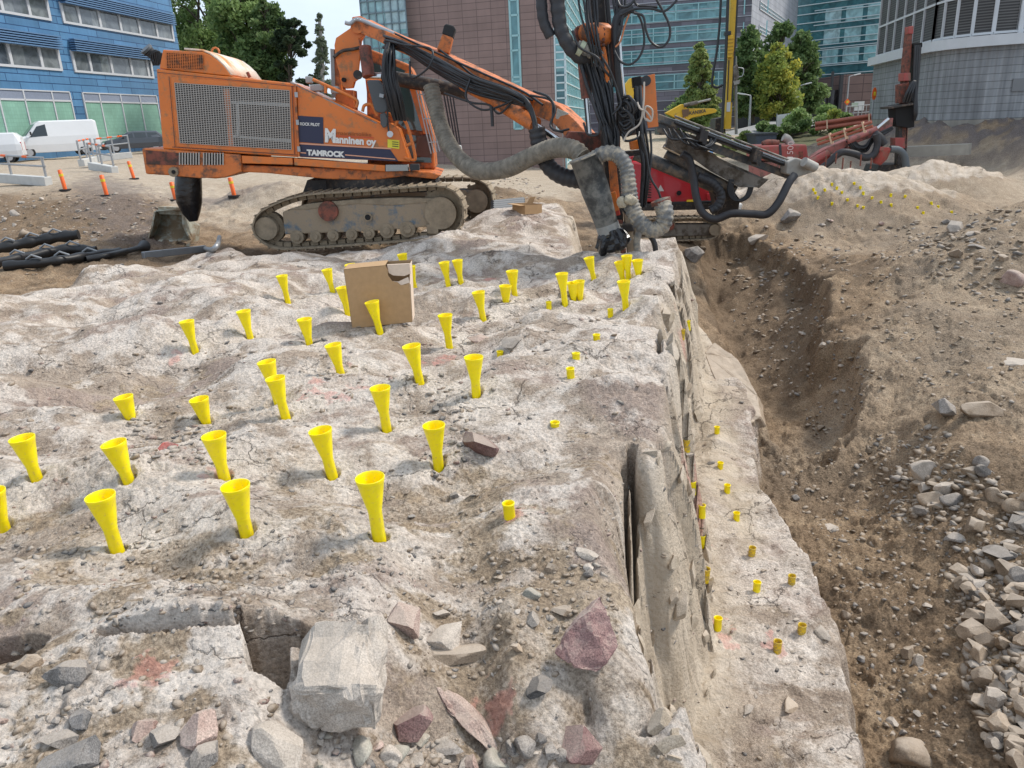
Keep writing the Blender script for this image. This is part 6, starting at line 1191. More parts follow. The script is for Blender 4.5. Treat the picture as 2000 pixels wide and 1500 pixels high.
RSTR = mat('rusty_red_steel', (.20, .055, .032), .6, noise=.3, nscale=6, dirt=(.07, .045, .035), dirtamt=.4, dscale=7); CABG = mat('cab_glass', (.055, .10, .10), .05, spec=.9); GUARD = mat('pale_guard_bars', (.42, .43, .44), .4, .3); SKIN_ = mat('mirror_back', (.07, .075, .08), .4)
STRAW = mat('work_lamp_grey', (.33, .34, .33), .5); YST = mat('yellow_sticker', (.74, .66, .05), .5); PLATEM = mat('data_plate', (.45, .42, .36), .5, noise=.3, nscale=60)
def pr(name, pl, poly, off, th, m, parent, bev=0.):
    mb = MB(); mb.prism(pl.pts(poly, off), pl.n*th); return mb.build(name, m, parent, bevel=bev)
def pts3(L_): return [at(a, b, Y) for a, b, Y in L_]
def tp(name, L_, r, m, parent, n=8, k=8):
    mb = MB(); P = spline(pts3(L_), k) if len(L_) > 2 else pts3(L_); mb.tube(P, r, n); return mb.build(name, m, parent)
def ribbed(name, L_, r, m, parent, pitch=.055, amp=.085, r1=None, n=16):
    P = spline(pts3(L_), 24); s = [0]
    for a, b in zip(P[:-1], P[1:]): s.append(s[-1]+(b-a).length)
    N = int(s[-1]/(pitch/4)); Q = []; R0 = []
    for i in range(N+1):
        d = s[-1]*i/N; j = 0
        Q.append(None); j = min(len(s)-2, max(0, int(np.searchsorted(s, d))-1)); f = (d-s[j])/max(1e-6, s[j+1]-s[j]); Q[-1] = P[j].lerp(P[j+1], f)
        rr_ = r if r1 is None else r+(r1-r)*i/N; R0.append(rr_*(1+amp*math.sin(i*math.pi/2+.3)+.03*math.sin(d*7)))
    mb = MB(); mb.tube(Q, R0, n); return mb.build(name, m, parent)
def closed(pts, step):
    P = [Vector(p) for p in pts]; n = len(P); out = []
    for i in range(n):
        a, b, c, d = P[i-1], P[i], P[(i+1) % n], P[(i+2) % n]
        for k in range(14):
            t = k/14; out.append(.5*((2*b)+(c-a)*t+(2*a-5*b+4*c-d)*t*t+(3*b-a-3*c+d)*t**3))
    s = [0]
    for i in range(len(out)): s.append(s[-1]+(out[(i+1) % len(out)]-out[i]).length)
    N = max(8, int(s[-1]/step)); R_2 = []
    for k in range(N):
        d = s[-1]*k/N; j = int(np.searchsorted(s, d, side='right'))-1; f = (d-s[j])/max(1e-6, s[j+1]-s[j]); R_2.append(out[j % len(out)].lerp(out[(j+1) % len(out)], f))
    return R_2
def track(parent, pl, outline, width, frame_poly, idler, sprocket, rollers, m_track, m_frame, pitch=.17, grouser=.045):
    """crawler: chain of shoes round the outline, side frame, wheels; width runs away from the viewer"""
    L_ = closed(pl.pts(outline), pitch); n = len(L_); cen = sum(L_, Vector())/n; W_ = pl.n*width; mb = MB(); lk = MB()
    for i, p in enumerate(L_):
        q = L_[(i+1) % n]; d = (q-p).normalized(); nn = d.cross(pl.n).normalized(); c = (p+q)/2
        if nn.dot(c-cen) < 0: nn = -nn
        mb.box(c+W_/2, (q-p).length*.97, width, .028, d, pl.n, nn); mb.box(c+W_/2+nn*grouser/2-d*(q-p).length*.32, .02, width, grouser, d, pl.n, nn)
        for o in (width*.36, width*.58): lk.box(c-nn*.055+pl.n*o, (q-p).length*.82, .045, .075, d, pl.n, nn)
    t = mb.build('track', m_track, parent); lk.build('chain', m_track, t)
    o = pr('track_frame', pl, frame_poly, width*.18, width*.6, m_frame, parent, .02)
    for (x, y, r, nm) in (idler, sprocket):
        mb = MB(); c = pl.pt(x, y, width*.3); R0 = r*c.y/FPX; mb.disc(c+pl.n*width*.2, pl.n, R0, width*.25, 28); w = mb.build(nm, m_track, parent)
        mb = MB(); mb.disc(c-pl.n*.05, pl.n, R0*.72, .16, 24); mb.build('hub', m_track, w)
        if nm == 'sprocket':
            mb = MB()
            for k in range(12): a = k*math.pi/6; e = pl.u*math.cos(a)+Vector((0, 0, 1))*math.sin(a); mb.box(c+pl.n*width*.2+e*R0*1.04, R0*.16, width*.14, R0*.2, e, pl.n)
            mb.build('sprocket_teeth', m_track, w)
    for (x, y, r) in rollers:
        mb = MB(); c = pl.pt(x, y, width*.25); mb.disc(c+pl.n*.08, pl.n, r*c.y/FPX, .3, 18); mb.disc(c-pl.n*.05, pl.n, r*.5*c.y/FPX, .1, 14); mb.build('roller', m_track, parent)
# ================================================================ the orange drill rig
Yr = 14.6
rig = thing('drill_rig', 'large orange crawler drill rig with long hose draped boom, standing behind the funnels', 'drill rig', tuple(at(700, 478, Yr)))
BP = Plane(at(600, 300, Yr), (1, .04, 0))
pr('engine_housing', BP, [(305, 134), (577, 163), (583, 307), (318, 291)], 0, 2.3, ORG, rig, .02)
gf = pr('radiator_frame', BP, [(334, 150), (571, 168), (576, 301), (346, 286)], -.02, .02, ORG, rig)
pr('grille_backing', BP, [(341, 162), (565, 177), (569, 292), (352, 279)], -.026, .005, BLK, rig)
def grille(name, c4, nx, ny, m, parent, off=-.04, wv=.010, wh=.010, th=.012):
    mb = MB(); a, b, c, d = [BP.pt(x, y, off) for x, y in c4]
    for i in range(nx+1): f = i/nx; mb.bar(a+(b-a)*f, d+(c-d)*f, wv, th, BP.n)
    for j in range(ny+1): f = j/ny; mb.bar(a+(d-a)*f, b+(c-b)*f, wh, th*.8, BP.n)
    return mb.build(name, m, parent)
grille('radiator_grille', [(341, 162), (565, 177), (569, 292), (352, 279)], 44, 33, MESH, rig)
mb = MB(); mb.bar(BP.pt(442, 174, -.028), BP.pt(452, 285, -.028), .10, .01, BP.n); mb.build('inner_post', ORGW, rig)
for a, b in (((452, 200), (565, 205)), ((455, 266), (568, 275)), ((463, 203), (465, 268))): mb = MB(); mb.bar(BP.pt(*a, -.029), BP.pt(*b, -.029), .05, .01, BP.n); mb.build('inner_rail', STRAW, rig)
# upper housing with the curved tank
arc = [(395, 101), (410, 107), (424, 117), (438, 130), (452, 149)]
pr('upper_housing', BP, [(318, 97)]+arc+[(311, 134)], .02, 1.9, ORG, rig, .015)
mb = MB(); P = [BP.pt(a, b, .03) for a, b in [(360, 98)]+arc]; Q = [p+BP.n*2.1+Vector((0, 0, .03)) for p in P]; P = [p+Vector((.0, 0, .025)) for p in P]; mb.add(P+Q, [(i, i+1, i+len(P)+1, i+len(P)) for i in range(len(P)-1)], True); mb.build('tank_cover', CREAM, rig, solid=.03)
pr('upper_grille_backing', BP, [(325, 103), (396, 107), (397, 135), (326, 133)], .01, .005, BLK, rig)
grille('upper_grille', [(325, 103), (396, 107), (397, 135), (326, 133)], 16, 10, ORGW, rig, 0.0)
for x, y in ((455, 140), (483, 146)): mb = MB(); mb.bar(at(x, y-5, Yr+.9), at(x+5, y+5, Yr+.9), .05, .05); mb.build('latch', RSTR, rig)
mb = MB(); c = at(421, 101, Yr+1.2); mb.tube([c+Vector((math.cos(k*.7)*.07, 0, math.sin(k*.7)*.07)) for k in range(10)], .02, 6); mb.build('lifting_eye', ORGW, rig)
mb = MB(); mb.cyl(at(288, 98, Yr), at(305, 112, Yr+.1), .10, 14, .07); mb.build('work_lamp', PLB, rig); mb = MB(); mb.cyl(at(284, 94, Yr-.02), at(288, 98, Yr), .11, 14); mb.build('lamp_glass', SKIN_, rig)
for i in range(4): tp('hose', [(300+i*3, 128, Yr), (294+i*4, 108-i*2, Yr-.05), (306+i*3, 99+i*2, Yr-.05), (312+i*3, 126, Yr)], .016, HOSE, rig, 6)
for L_ in ([(307, 141), (576, 169)], [(330, 149), (342, 287)], [(570, 168), (575, 301)], [(336, 287), (582, 303)]):
    mb = MB(); mb.bar(BP.pt(*L_[0], -.023), BP.pt(*L_[1], -.023), .008, .006, BP.n); mb.build('panel_seam', DARKM, rig)
for y in (186, 240, 292): mb = MB(); mb.bar(BP.pt(577+(y-163)*.05, y-6, -.06), BP.pt(578+(y-163)*.05, y+4, -.06), .05, .04, BP.n); mb.build('hinge', GALV, rig)
# sloping side panel with its lettering
SP = [(579, 163), (600, 174), (640, 192), (700, 221), (742, 241), (760, 240), (778, 252), (800, 316), (586, 307)]
pr('side_panel', BP, SP, .0, 1.0, ORG, rig, .012)
mb = MB(); 
for a, b in zip(SP[:4], SP[1:5]): mb.bar(BP.pt(*a, .5), BP.pt(*b, .5), .025, 1.0, BP.n)
mb.build('panel_top_edge', mat('worn_grey_edge', (.33, .28, .26), .6), rig)
mb = MB(); mb.bar(BP.pt(576, 164, -.03), BP.pt(584, 306, -.03), .03, .05, BP.n); mb.build('hinge_strip', ORGW, rig)
o = -.012
pr('navy_square', BP, [(581, 226), (631, 229), (632, 281), (583, 277)], o, .01, NAVY, rig); pr('navy_stripe', BP, [(584, 282), (762, 292), (778, 315), (586, 306)], o, .01, NAVY, rig); pr('orange_decal_line', BP, [(583, 279), (764, 289), (765, 291.5), (583, 281.5)], o-.004, .01, PKL, rig)
def deco(s, a, b, hpx, m, sx=1., shear=0., bold=0., nm='lettering'):
    A, B = BP.pt(*a, o-.008), BP.pt(*b, o-.008); ux = (B-A).normalized(); uy = BP.n.cross(ux); uy = -uy if uy.z < 0 else uy
    w = (B-A).length; size = hpx*A.y/FPX/.72; cu = bpy.data.curves.new('w', 'FONT'); cu.body = s; cu.size = size; tmp = bpy.data.objects.new('w', cu); C.objects.link(tmp); bpy.context.view_layer.update(); w0 = tmp.dimensions.x; bpy.data.objects.remove(tmp)
    return text(nm, s, m, A, ux, uy, size, rig, .003, shear, w/w0, bold)
deco('TAMROCK', (600, 302.5), (671, 306.5), 9.5, WTXT, bold=.008); deco('ROCK PILOT', (586, 244.5), (624, 246.5), 5.2, WTXT, bold=.002)
deco('M', (634, 276), (652, 277.5), 23, WTXT, bold=.016); deco('anninen oy', (655, 278.5), (733, 284), 13, WTXT, bold=.008); deco('maansiirtoliike', (657, 263), (724, 266.5), 7, DOR)
pr('underline', BP, [(655, 264.5), (730, 268.5), (730, 270), (655, 266)], o-.006, .008, mat('red_line', (.6, .06, .02), .5), rig)
for a, b in (((586, 298), (598, 299)), ((674, 302.5), (772, 311))): mb = MB(); mb.bar(BP.pt(*a, o-.006), BP.pt(*b, o-.006), .018, .006, BP.n); mb.build('stripe_line', PKL, rig)
pr('warning_sticker', BP, [(757, 272), (780, 274), (780, 291), (757, 288)], o-.006, .01, YST, rig)
for i in range(3): mb = MB(); mb.bar(BP.pt(766, 277+i*4.2, o-.012), BP.pt(778, 278+i*4.2, o-.012), .012, .004, BP.n); mb.build('sticker_line', PLB, rig)
# deck and chassis
pr('deck_panel', BP, [(472, 304), (571, 309), (572, 322), (473, 319)], -.03, .3, ORG, rig, .01); pr('deck_panel', BP, [(574, 309), (752, 323), (752, 335), (575, 323)], -.03, .3, ORG, rig, .01); pr('deck_panel', BP, [(753, 322), (796, 322), (798, 334), (753, 335)], -.03, .3, STRAW, rig, .01); pr('step_block', BP, [(800, 321), (818, 321), (819, 333), (801, 334)], -.05, .25, PLB, rig, .01)
pr('chassis', BP, [(470, 322), (840, 336), (862, 342), (850, 350), (790, 344), (728, 352), (640, 350), (520, 338), (470, 336)], .06, 2.0, ORGW, rig, .02)
pr('counterweight', BP, [(276, 289), (318, 291), (470, 302), (472, 334), (440, 347), (420, 349), (350, 344), (284, 340)], -.04, 2.3, ORGW, rig, .03)
pr('rusted_corner', BP, [(284, 293), (350, 299), (351, 323), (286, 321)], -.05, .02, RSTR, rig)
for x0 in (350, 397):
    pr('slot_backing', BP, [(x0, 298+x0*.01-3.5), (x0+39, 300+x0*.01-3.5), (x0+39, 322+x0*.01-3.5), (x0, 320+x0*.01-3.5)], -.048, .01, BLK, rig)
    mb = MB()
    for k in range(8): mb.bar(BP.pt(x0+k*5.4+1, 298+x0*.01-3.5, -.06), BP.pt(x0+k*5.4+1, 322+x0*.01-3.5, -.06), .022, .02, BP.n)
    mb.build('slot_bars', MESH, rig)
pr('lower_plate', BP, [(350, 324), (470, 320), (472, 335), (440, 346), (395, 348), (332, 343), (330, 330)], -.055, .03, ORGW, rig, .01)
mb = MB(); mb.disc(BP.pt(339, 336, -.08), BP.n, .085, .06, 20); mb.build('pin_boss', MUD, rig); mb = MB(); mb.disc(BP.pt(339, 336, -.115), BP.n, .035, .02, 14); mb.build('pin_hole', BLK, rig)
mb = MB(); mb.disc(at(735, 352, Yr+1.2), (0, 0, 1), 1.1, .3, 32); mb.build('slewing_ring', DIRTY, rig)
pr('undercarriage_bridge', BP, [(600, 352), (850, 352), (860, 375), (590, 380)], .5, 1.6, DIRTY, rig)
# tracks
TP = Plane(at(700, 450, 14.25), (1, -.06, 0)); TF = Plane(at(900, 400, 17.0), (1, -.10, 0))
track(rig, TP, [(512, 474), (493, 452), (499, 424), (525, 404), (590, 382), (700, 374), (800, 366), (862, 364), (893, 380), (905, 410), (898, 442), (872, 462), (800, 470), (700, 478), (600, 485), (540, 486)], .62,
      [(551, 414), (600, 402), (640, 396), (700, 394), (780, 390), (864, 389), (869, 422), (862, 440), (800, 446), (720, 452), (556, 458)], (524, 445, 30, 'idler'), (862, 415, 42, 'sprocket'), [(582, 462, 13), (618, 461, 11), (652, 459, 11), (688, 457, 11), (722, 455, 11), (757, 450, 14), (797, 447, 15)], MUD, MUDB)
for (x, y, r, nm, m) in ((642, 412, 19, 'carrier_roller', RSTR), (719, 424, 8, 'frame_hole_rim', MUD), (719, 424, 5.5, 'frame_hole', BLK)):
    mb = MB(); mb.disc(TP.pt(x, y, .09-.004*r*.0), TP.n, r*14.2/FPX, {'carrier_roller': .12, 'frame_hole_rim': .06, 'frame_hole': .075}[nm], 24); mb.build(nm, m, rig)
pr('frame_bracket', TP, [(832, 438), (856, 440), (856, 458), (834, 456)], .06, .3, MUD, rig, .01); pr('frame_end_plate', TP, [(834, 392), (866, 391), (869, 424), (845, 432), (832, 418)], .07, .1, MUD, rig, .01); pr('mud_heap', TP, [(560, 410), (600, 398), (640, 394), (700, 389), (780, 386), (850, 387), (846, 396), (760, 402), (700, 399), (650, 404), (600, 410)], .10, .35, MUD, rig, .02)
track(rig, TF, [(600, 420), (592, 390), (620, 372), (760, 356), (870, 348), (930, 350), (955, 368), (962, 395), (950, 420), (925, 430), (850, 432), (700, 434)], .6, [(620, 385), (900, 370), (935, 372), (938, 405), (900, 415), (640, 420)], (620, 398, 22, 'idler'), (932, 392, 30, 'sprocket'), [(905, 422, 10), (870, 424, 10), (835, 425, 10)], MUD, MUDB, .19)
# cab, guard and rails
CP = Plane(at(760, 240, Yr+.9), (1, .04, 0))
pr('cab', CP, [(706, 92), (724, 96), (800, 126), (806, 140), (845, 262), (850, 330), (718, 330), (716, 180)], .02, 1.35, ORGW, rig, .03)
pr('cab_window', CP, [(748, 168), (797, 158), (826, 256), (790, 252), (752, 215)], -.012, .02, CABG, rig); pr('cab_window', CP, [(716, 118), (744, 128), (748, 148), (718, 146)], -.012, .02, CABG, rig); pr('cab_window', CP, [(752, 120), (796, 140), (796, 152), (752, 150)], -.012, .02, CABG, rig); pr('cab_window', CP, [(792, 262), (838, 268), (843, 318), (796, 316)], -.012, .02, CABG, rig)
pr('door_pillar', CP, [(790, 140), (803, 140), (840, 262), (827, 262)], -.05, .06, ORG, rig, .01)
pr('seat_back', CP, [(822, 262), (838, 264), (844, 292), (842, 304), (820, 304), (812, 285)], -.02, .1, RSTR, rig, .02); pr('heater_box', CP, [(814, 266), (840, 262), (845, 290), (843, 308), (812, 306)], -.06, .03, mat('brown_box', (.10, .06, .05), .6, noise=.2), rig, .02)
for k in range(7): mb = MB(); mb.bar(at(811+k*5.2, 167, Yr+.7), at(842+k*5.6, 300-k*1.5, Yr+.7), .028, .02); mb.build('guard_bar', GUARD if k < 4 else DARKM, rig)
for k in range(4): mb = MB(); mb.bar(at(862+k*6, 158, Yr+1.6), at(886+k*4.6, 288, Yr+1.6), .03, .03); mb.build('guard_bar', DARKM, rig)
for y in (185, 232, 278): mb = MB(); mb.bar(at(812+(y-167)*.23, y, Yr+.68), at(846+(y-167)*.24, y-2, Yr+.68), .03, .02); mb.build('guard_crossbar', GUARD, rig)
pr('guard_foot', CP, [(884, 284), (901, 284), (906, 314), (890, 316)], .4, .25, CB, rig, .02)
for L_ in ([(611, 155), (640, 168), (688, 190), (698, 198), (696, 210)], [(708, 218), (712, 206), (726, 205), (737, 226)], [(756, 221), (778, 230), (794, 242), (811, 306), (800, 311), (790, 308)], [(778, 232), (771, 246)], [(792, 285), (804, 280)], [(636, 165), (636, 182)]):
    tp('hand_rail', [(a, b, Yr+.05) for a, b in L_], .028, ORG, rig, 8)
pr('mirror', CP, [(716, 159), (722, 156), (740, 156), (750, 168), (757, 215), (750, 221), (737, 220), (731, 214)], -.95, .06, SKIN_, rig, .02); pr('mirror', CP, [(742, 222), (753, 220), (757, 232), (755, 248), (748, 250), (743, 242)], -.95, .05, SKIN_, rig, .015)
mb = MB(); mb.bar(at(742, 186, Yr-.08), at(750, 188, Yr-.08), .14, .06); mb.build('mirror_bracket', GALV, rig); tp('mirror_arm', [(744, 186, Yr-.1), (756, 200, Yr-.1), (757, 235, Yr-.02), (760, 262, Yr-.03)], .018, DARKM, rig, 6)
mb = MB(); mb.disc(at(762, 262, Yr-.06), (0, 1, 0), .055, .06, 16); mb.build('side_lamp', LAMP, rig)
for x, y, w in ((604, 156, .1), (620, 172, .22), (655, 176, .14)): mb = MB(); mb.box(at(x, y, Yr+.3), w, .2, .12); mb.build('roof_fitting', STRAW, rig, bevel=.02)
# tower that carries the boom
KP = Plane(at(690, 120, Yr+.55), (1, .02, 0))
pr('tower_plate', KP, [(688, 33), (703, 31), (714, 36), (720, 52), (712, 70), (700, 76), (704, 100), (700, 138), (706, 150), (692, 160), (688, 172), (676, 173), (668, 168), (664, 148), (656, 120), (653, 88), (656, 74), (684, 55)], 0, .10, ORG, rig, .01)
pr('tower_plate', KP, [(688, 33), (703, 31), (714, 36), (720, 52), (712, 70), (706, 80), (704, 100), (700, 138), (690, 172), (668, 168), (653, 88), (684, 55)], .55, .10, ORGW, rig, .01)
pr('tower_column', KP, [(648, 96), (656, 96), (668, 175), (690, 176), (692, 215), (656, 212)], .1, .45, ORGW, rig, .01); pr('tower_side', KP, [(645, 95), (652, 96), (655, 190), (648, 190)], .05, .5, mat('grey_side', (.25, .24, .23), .6), rig)
for x, y, r, m in ((699, 52, 12, ORGW), (672, 156, 4, BLK), (699, 146, 8, DIRTY)): mb = MB(); mb.disc(KP.pt(x, y, -.04), KP.n, r*Yr/FPX, .1, 22); mb.build('pivot_pin', m, rig)
tp('tower_hose', [(652, 112, Yr+.5), (668, 100, Yr+.45), (690, 96, Yr+.45), (706, 92, Yr+.5)], .03, DIRTY, rig); tp('tower_hose', [(674, 44, Yr+.4), (684, 46, Yr+.4), (700, 38, Yr+.4), (740, 54, Yr+.3), (770, 66, Yr+.2)], .035, GALV, rig)
for a, b, r, m in (((713, 92), (720, 150), .11, RSTR), ((716, 149), (748, 150), .07, CHR), ((744, 148), (912, 180), .125, DIRTY)): tp('boom_cylinder', [(*a, Yr+.35), (*b, Yr+.2)], r, m, rig, 16)
# boom
def beam(name, top, bot, Ys, th, m, bev=.012):
    """tapered box beam traced by its upper and lower edge, bending through depth"""
    A = [at(x, y, Y) for (x, y), Y in zip(top, Ys)]; B = [at(x, y, Y) for (x, y), Y in zip(bot, Ys)]; n = len(A); D = Vector((.18, th, 0)).normalized()*th; V = A+B+[p+D for p in A]+[p+D for p in B]; F = []
    for i in range(n-1): F += [(i, i+1, n+i+1, n+i), (2*n+i, 3*n+i, 3*n+i+1, 2*n+i+1), (i, 2*n+i, 2*n+i+1, i+1), (n+i, n+i+1, 3*n+i+1, 3*n+i)]
    F += [(0, n, 3*n, 2*n), (n-1, 3*n-1, 4*n-1, 2*n-1)]; mb = MB(); mb.add(V, F); return mb.build(name, m, rig, bevel=bev)
beam('boom', [(704, 36), (735, 52), (775, 70), (850, 98), (950, 145), (1030, 183), (1092, 207), (1120, 232), (1148, 262)], [(700, 64), (735, 78), (768, 96), (840, 128), (940, 178), (1020, 215), (1080, 240), (1100, 262), (1112, 282)], [15.1, 14.9, 14.7, 14.3, 13.5, 12.9, 12.4, 12.2, 12.0], .34, ORGW)
pr('boom_plate', Plane(at(1095, 230, 12.35), (1, -.5, 0)), [(1088, 212), (1110, 221), (1107, 240), (1085, 231)], -.02, .02, PLATEM, rig)
BXP = Plane(at(870, 75, 14.2), (1, 0, 0)); pr('boom_stop', BXP, [(853, 96), (877, 105), (884, 73), (864, 66)], .0, .3, ORGW, rig, .015); pr('rubber_buffer', BXP, [(863, 66), (884, 74), (890, 56), (886, 50), (871, 46), (867, 50)], .0, .3, RUB, rig, .02)
tp('lift_cylinder', [(972, 198, 13.2), (1046, 244, 12.6)], .12, ORGW, rig, 16); tp('lift_rod', [(1046, 244, 12.6), (1108, 284, 12.1)], .05, CHR, rig, 12)
tp('lower_arm', [(905, 165, 13.9), (975, 200, 13.2)], .10, ORGW, rig, 10)
pr('boom_head', Plane(at(1160, 275, 11.9), (1, 0, 0)), [(1100, 278), (1112, 256), (1150, 258), (1182, 262), (1212, 262), (1212, 296), (1160, 302), (1130, 302), (1108, 290)], 0, .4, RSTR, rig, .02)
pr('hose_clamp', BXP, [(1022, 207), (1034, 184), (1042, 188), (1030, 212)], -1.45, .3, ORGW, rig, .01)
random.seed(5)
def jit(L_, s, dy=0., dY=0.): return [(a+random.gauss(0, s), b+dy+random.gauss(0, s), Y+dY+random.gauss(0, .03)) for a, b, Y in L_]
for k in range(15):
    dy = -9+k*1.9; L_ = [(752, 72+k*1.6, 14.6), (790, 84+dy*.6+4, 14.3), (850, 122+dy, 13.9), (920, 158+dy, 13.3), (980, 178+dy*.8, 12.9), (1025, 197+dy*.6, 12.6)]
    if k % 2: L_ += [(1042, 232+dy*.2, 12.4), (1052-k*.7, 275, 12.3), (1066-k, 320, 12.2)]
    tp('hydraulic_hose', jit(L_, 1.6, 0, -.12+.012*k), .023+.006*random.random(), HOSE, rig, 7)
for k in range(9): tp('hydraulic_hose', jit([(758+k*1.5, 84, 14.4), (749+k*2.6, 110, 14.25), (748+k*3.2, 150, 14.2), (758+k*3.3, 195, 14.2), (770+k*2.6, 235, 14.35)], .8), .026, HOSE, rig, 7)
for L_ in ([(752, 78, 14.3), (792, 88, 14.0), (842, 96, 13.8), (838, 130, 13.7), (805, 152, 13.9), (800, 120, 14)], [(920, 150, 13.2), (910, 190, 13.1), (940, 214, 13.0), (975, 208, 12.9), (1008, 190, 12.7), (1000, 175, 12.8)], [(868, 182, 13.6), (920, 200, 13.2), (955, 205, 13), (975, 222, 12.9), (1000, 200, 12.8)],
           [(1036, 186, 12.5), (1075, 196, 12.3), (1080, 220, 12.2), (1078, 250, 12.2), (1100, 258, 12.1)], [(1042, 178, 12.5), (1072, 190, 12.3), (1084, 215, 12.2), (1075, 245, 12.1), (1090, 256, 12.0), (1112, 252, 12)], [(860, 98, 14.0), (900, 128, 13.7), (930, 150, 13.5), (990, 172, 13), (1040, 196, 12.6)], [(772, 66, 14.5), (850, 102, 14.0), (940, 142, 13.4), (1020, 178, 12.8), (1060, 205, 12.4)]):
    tp('loose_hose', L_, .018, HOSE, rig, 6)
tp('hose_strap', [(959, 208, 12.8), (961, 225, 12.8), (962, 247, 12.8)], .03, PLB, rig, 6)
# suction hoses
ribbed('suction_hose', [(842, 168, 14.2), (850, 205, 14.1), (862, 250, 13.9), (888, 300, 13.5), (930, 332, 13.0), (985, 330, 12.5), (1040, 305, 12.1), (1085, 289, 11.8), (1122, 293, 11.6), (1138, 308, 11.5)], .135, RIBB, rig, .06, .07)
ribbed('return_hose', [(1048, 250, 12.3), (1056, 290, 12.3), (1072, 325, 12.2), (1098, 344, 12.1), (1135, 352, 12.0)], .125, RIBK, rig, .09, .05, .13)
# hanging sack at the tail
mb = MB(); P = [at(368, 345, 15.2), at(368, 370, 15.2), at(370, 395, 15.2), at(374, 415, 15.2), at(378, 432, 15.2)]; mb.tube(P, [.24, .25, .235, .17, .08], 18); mb.build('hanging_sack', BAG, rig)
# ---- feed mast with its hoses
ML = Plane(at(1190, 260, 11.6), (1, 0, 0))
pr('feed_beam', ML, [(1148, -60), (1176, -60), (1192, 120), (1204, 250), (1212, 340), (1220, 460), (1190, 462), (1182, 340), (1174, 250), (1164, 120)], .12, .26, DIRTY, rig, .02)
pr('feed_rail', ML, [(1178, -60), (1184, -60), (1200, 150), (1196, 150)], .0, .1, DARKM, rig); pr('feed_rail', ML, [(1143, -60), (1148, -60), (1158, 60), (1153, 60)], .0, .1, DARKM, rig)
for x0, x1, y0, y1, m in ((1196, 1204, 420, 506, 'g'), (1206, 1216, 430, 500, 'b'), (1219, 1233, 415, 502, 'g'), (1238, 1245, 440, 505, 'g')): pr('guide_bar', ML, [(x0, y0), (x1, y0), (x1+8, y1), (x0+8, y1)], .05, .12, MUD if m == 'g' else RSTR, rig, .01)
pr('motor_housing', ML, [(1124, 52), (1140, 46), (1158, 50), (1160, 80), (1150, 92), (1130, 82), (1123, 70)], -.02, .3, RSTR, rig, .03)
mb = MB(); mb.tube([at(1140, 62, 11.5), at(1162, 66, 11.35), at(1180, 68, 11.5)], [.11, .14, .15], 18); mb.build('rotation_motor', ORGW, rig)
pr('motor_plate', ML, [(1155, 50), (1170, 46), (1184, 62), (1180, 88), (1172, 92), (1160, 76)], -.22, .06, ORG, rig, .02)
for i in range(8): mb = MB(); mb.cyl(ML.pt(1172+(i % 2)*7, 52+i*5, -.3), ML.pt(1172+(i % 2)*7, 52+i*5, -.2), .022, 8); mb.build('fitting', RSTR, rig)
tp('orange_tube', [(1178, 92, 11.4), (1184, 130, 11.4), (1186, 160, 11.45)], .03, ORG, rig)
tp('feed_cylinder', [(1138, 112, 11.5), (1146, 192, 11.5)], .078, RSTR, rig, 18); tp('feed_rod', [(1146, 192, 11.5), (1152, 262, 11.5)], .03, CHR, rig, 10); tp('feed_rod', [(1142, 192, 11.5), (1148, 262, 11.5)], .018, DARKM, rig, 8)
tp('black_pole', [(1232, 14, 11.4), (1208, 34, 11.35), (1203, 70, 11.35), (1207, 130, 11.35), (1214, 190, 11.4), (1222, 240, 11.45)], .068, HOSE, rig, 14); tp('shiny_tube', [(1210, 70, 11.3), (1214, 130, 11.3), (1220, 190, 11.35)], .02, CHR, rig, 8)
ribbed('black_suction_hose', [(1057, -50, 11.4), (1058, 10, 11.4), (1063, 45, 11.4), (1076, 72, 11.4)], .075, RIBK, rig, .12, .05); ribbed('black_suction_hose', [(1086, -50, 11.35), (1090, 20, 11.35), (1096, 58, 11.35), (1112, 90, 11.35), (1136, 112, 11.4), (1150, 108, 11.45)], .098, RIBK, rig, .13, .06)
ribbed('wrapped_hose_end', [(1128, 92, 11.3), (1150, 98, 11.3), (1172, 112, 11.35)], .085, RIBG, rig, .09, .07)
mb = MB(); mb.tube([at(1131, 92, 11.25), at(1139, 97, 11.25)], .10, 18); mb.build('hose_clip', mat('dusty_green_clip', (.36, .38, .26), .6), rig)
pr('orange_bracket', ML, [(1166, 112), (1174, 102), (1180, 108), (1172, 120)], -.35, .08, ORG, rig, .01); pr('grey_cover', ML, [(1150, 128), (1166, 122), (1166, 140), (1156, 146)], -.1, .1, STRAW, rig, .01)
random.seed(9)
for k in range(13): tp('mast_hose', jit([(1130+k*4, 110+k*2, 11.4), (1146+k*4, 170, 11.35), (1166+k*2.8, 225, 11.3), (1180+k*2.0, 262, 11.3), (1186+k*1.6, 300, 11.3)], 1.5, 0, .01*k), .024, HOSE, rig, 7)
for k in range(6): tp('mast_hose', jit([(1128+k*7, -40, 11.3), (1132+k*7, 20, 11.3), (1150+k*4, 80, 11.2), (1160+k*4, 130, 11.25)], 1.5), .016, HOSE, rig, 6)
for k in range(5): tp('mast_hose', jit([(1192+k*7, -40, 11.4), (1200+k*5, 10, 11.35), (1206+k*3, 50, 11.3)], 2), .017, HOSE, rig, 6)
tp('mast_rod', [(1183, -50, 11.5), (1192, 60, 11.5), (1200, 170, 11.5)], .024, DARKM, rig)
for k in range(7): tp('side_hose', jit([(1241+k*1.6, 170, 11.4), (1240+k*3, 215, 11.35), (1248+k*2, 262, 11.35), (1254+k*2, 320, 11.4), (1252+k*1.5, 405, 11.45)], 1.6), .03 if k < 5 else .018, HOSE, rig, 8)
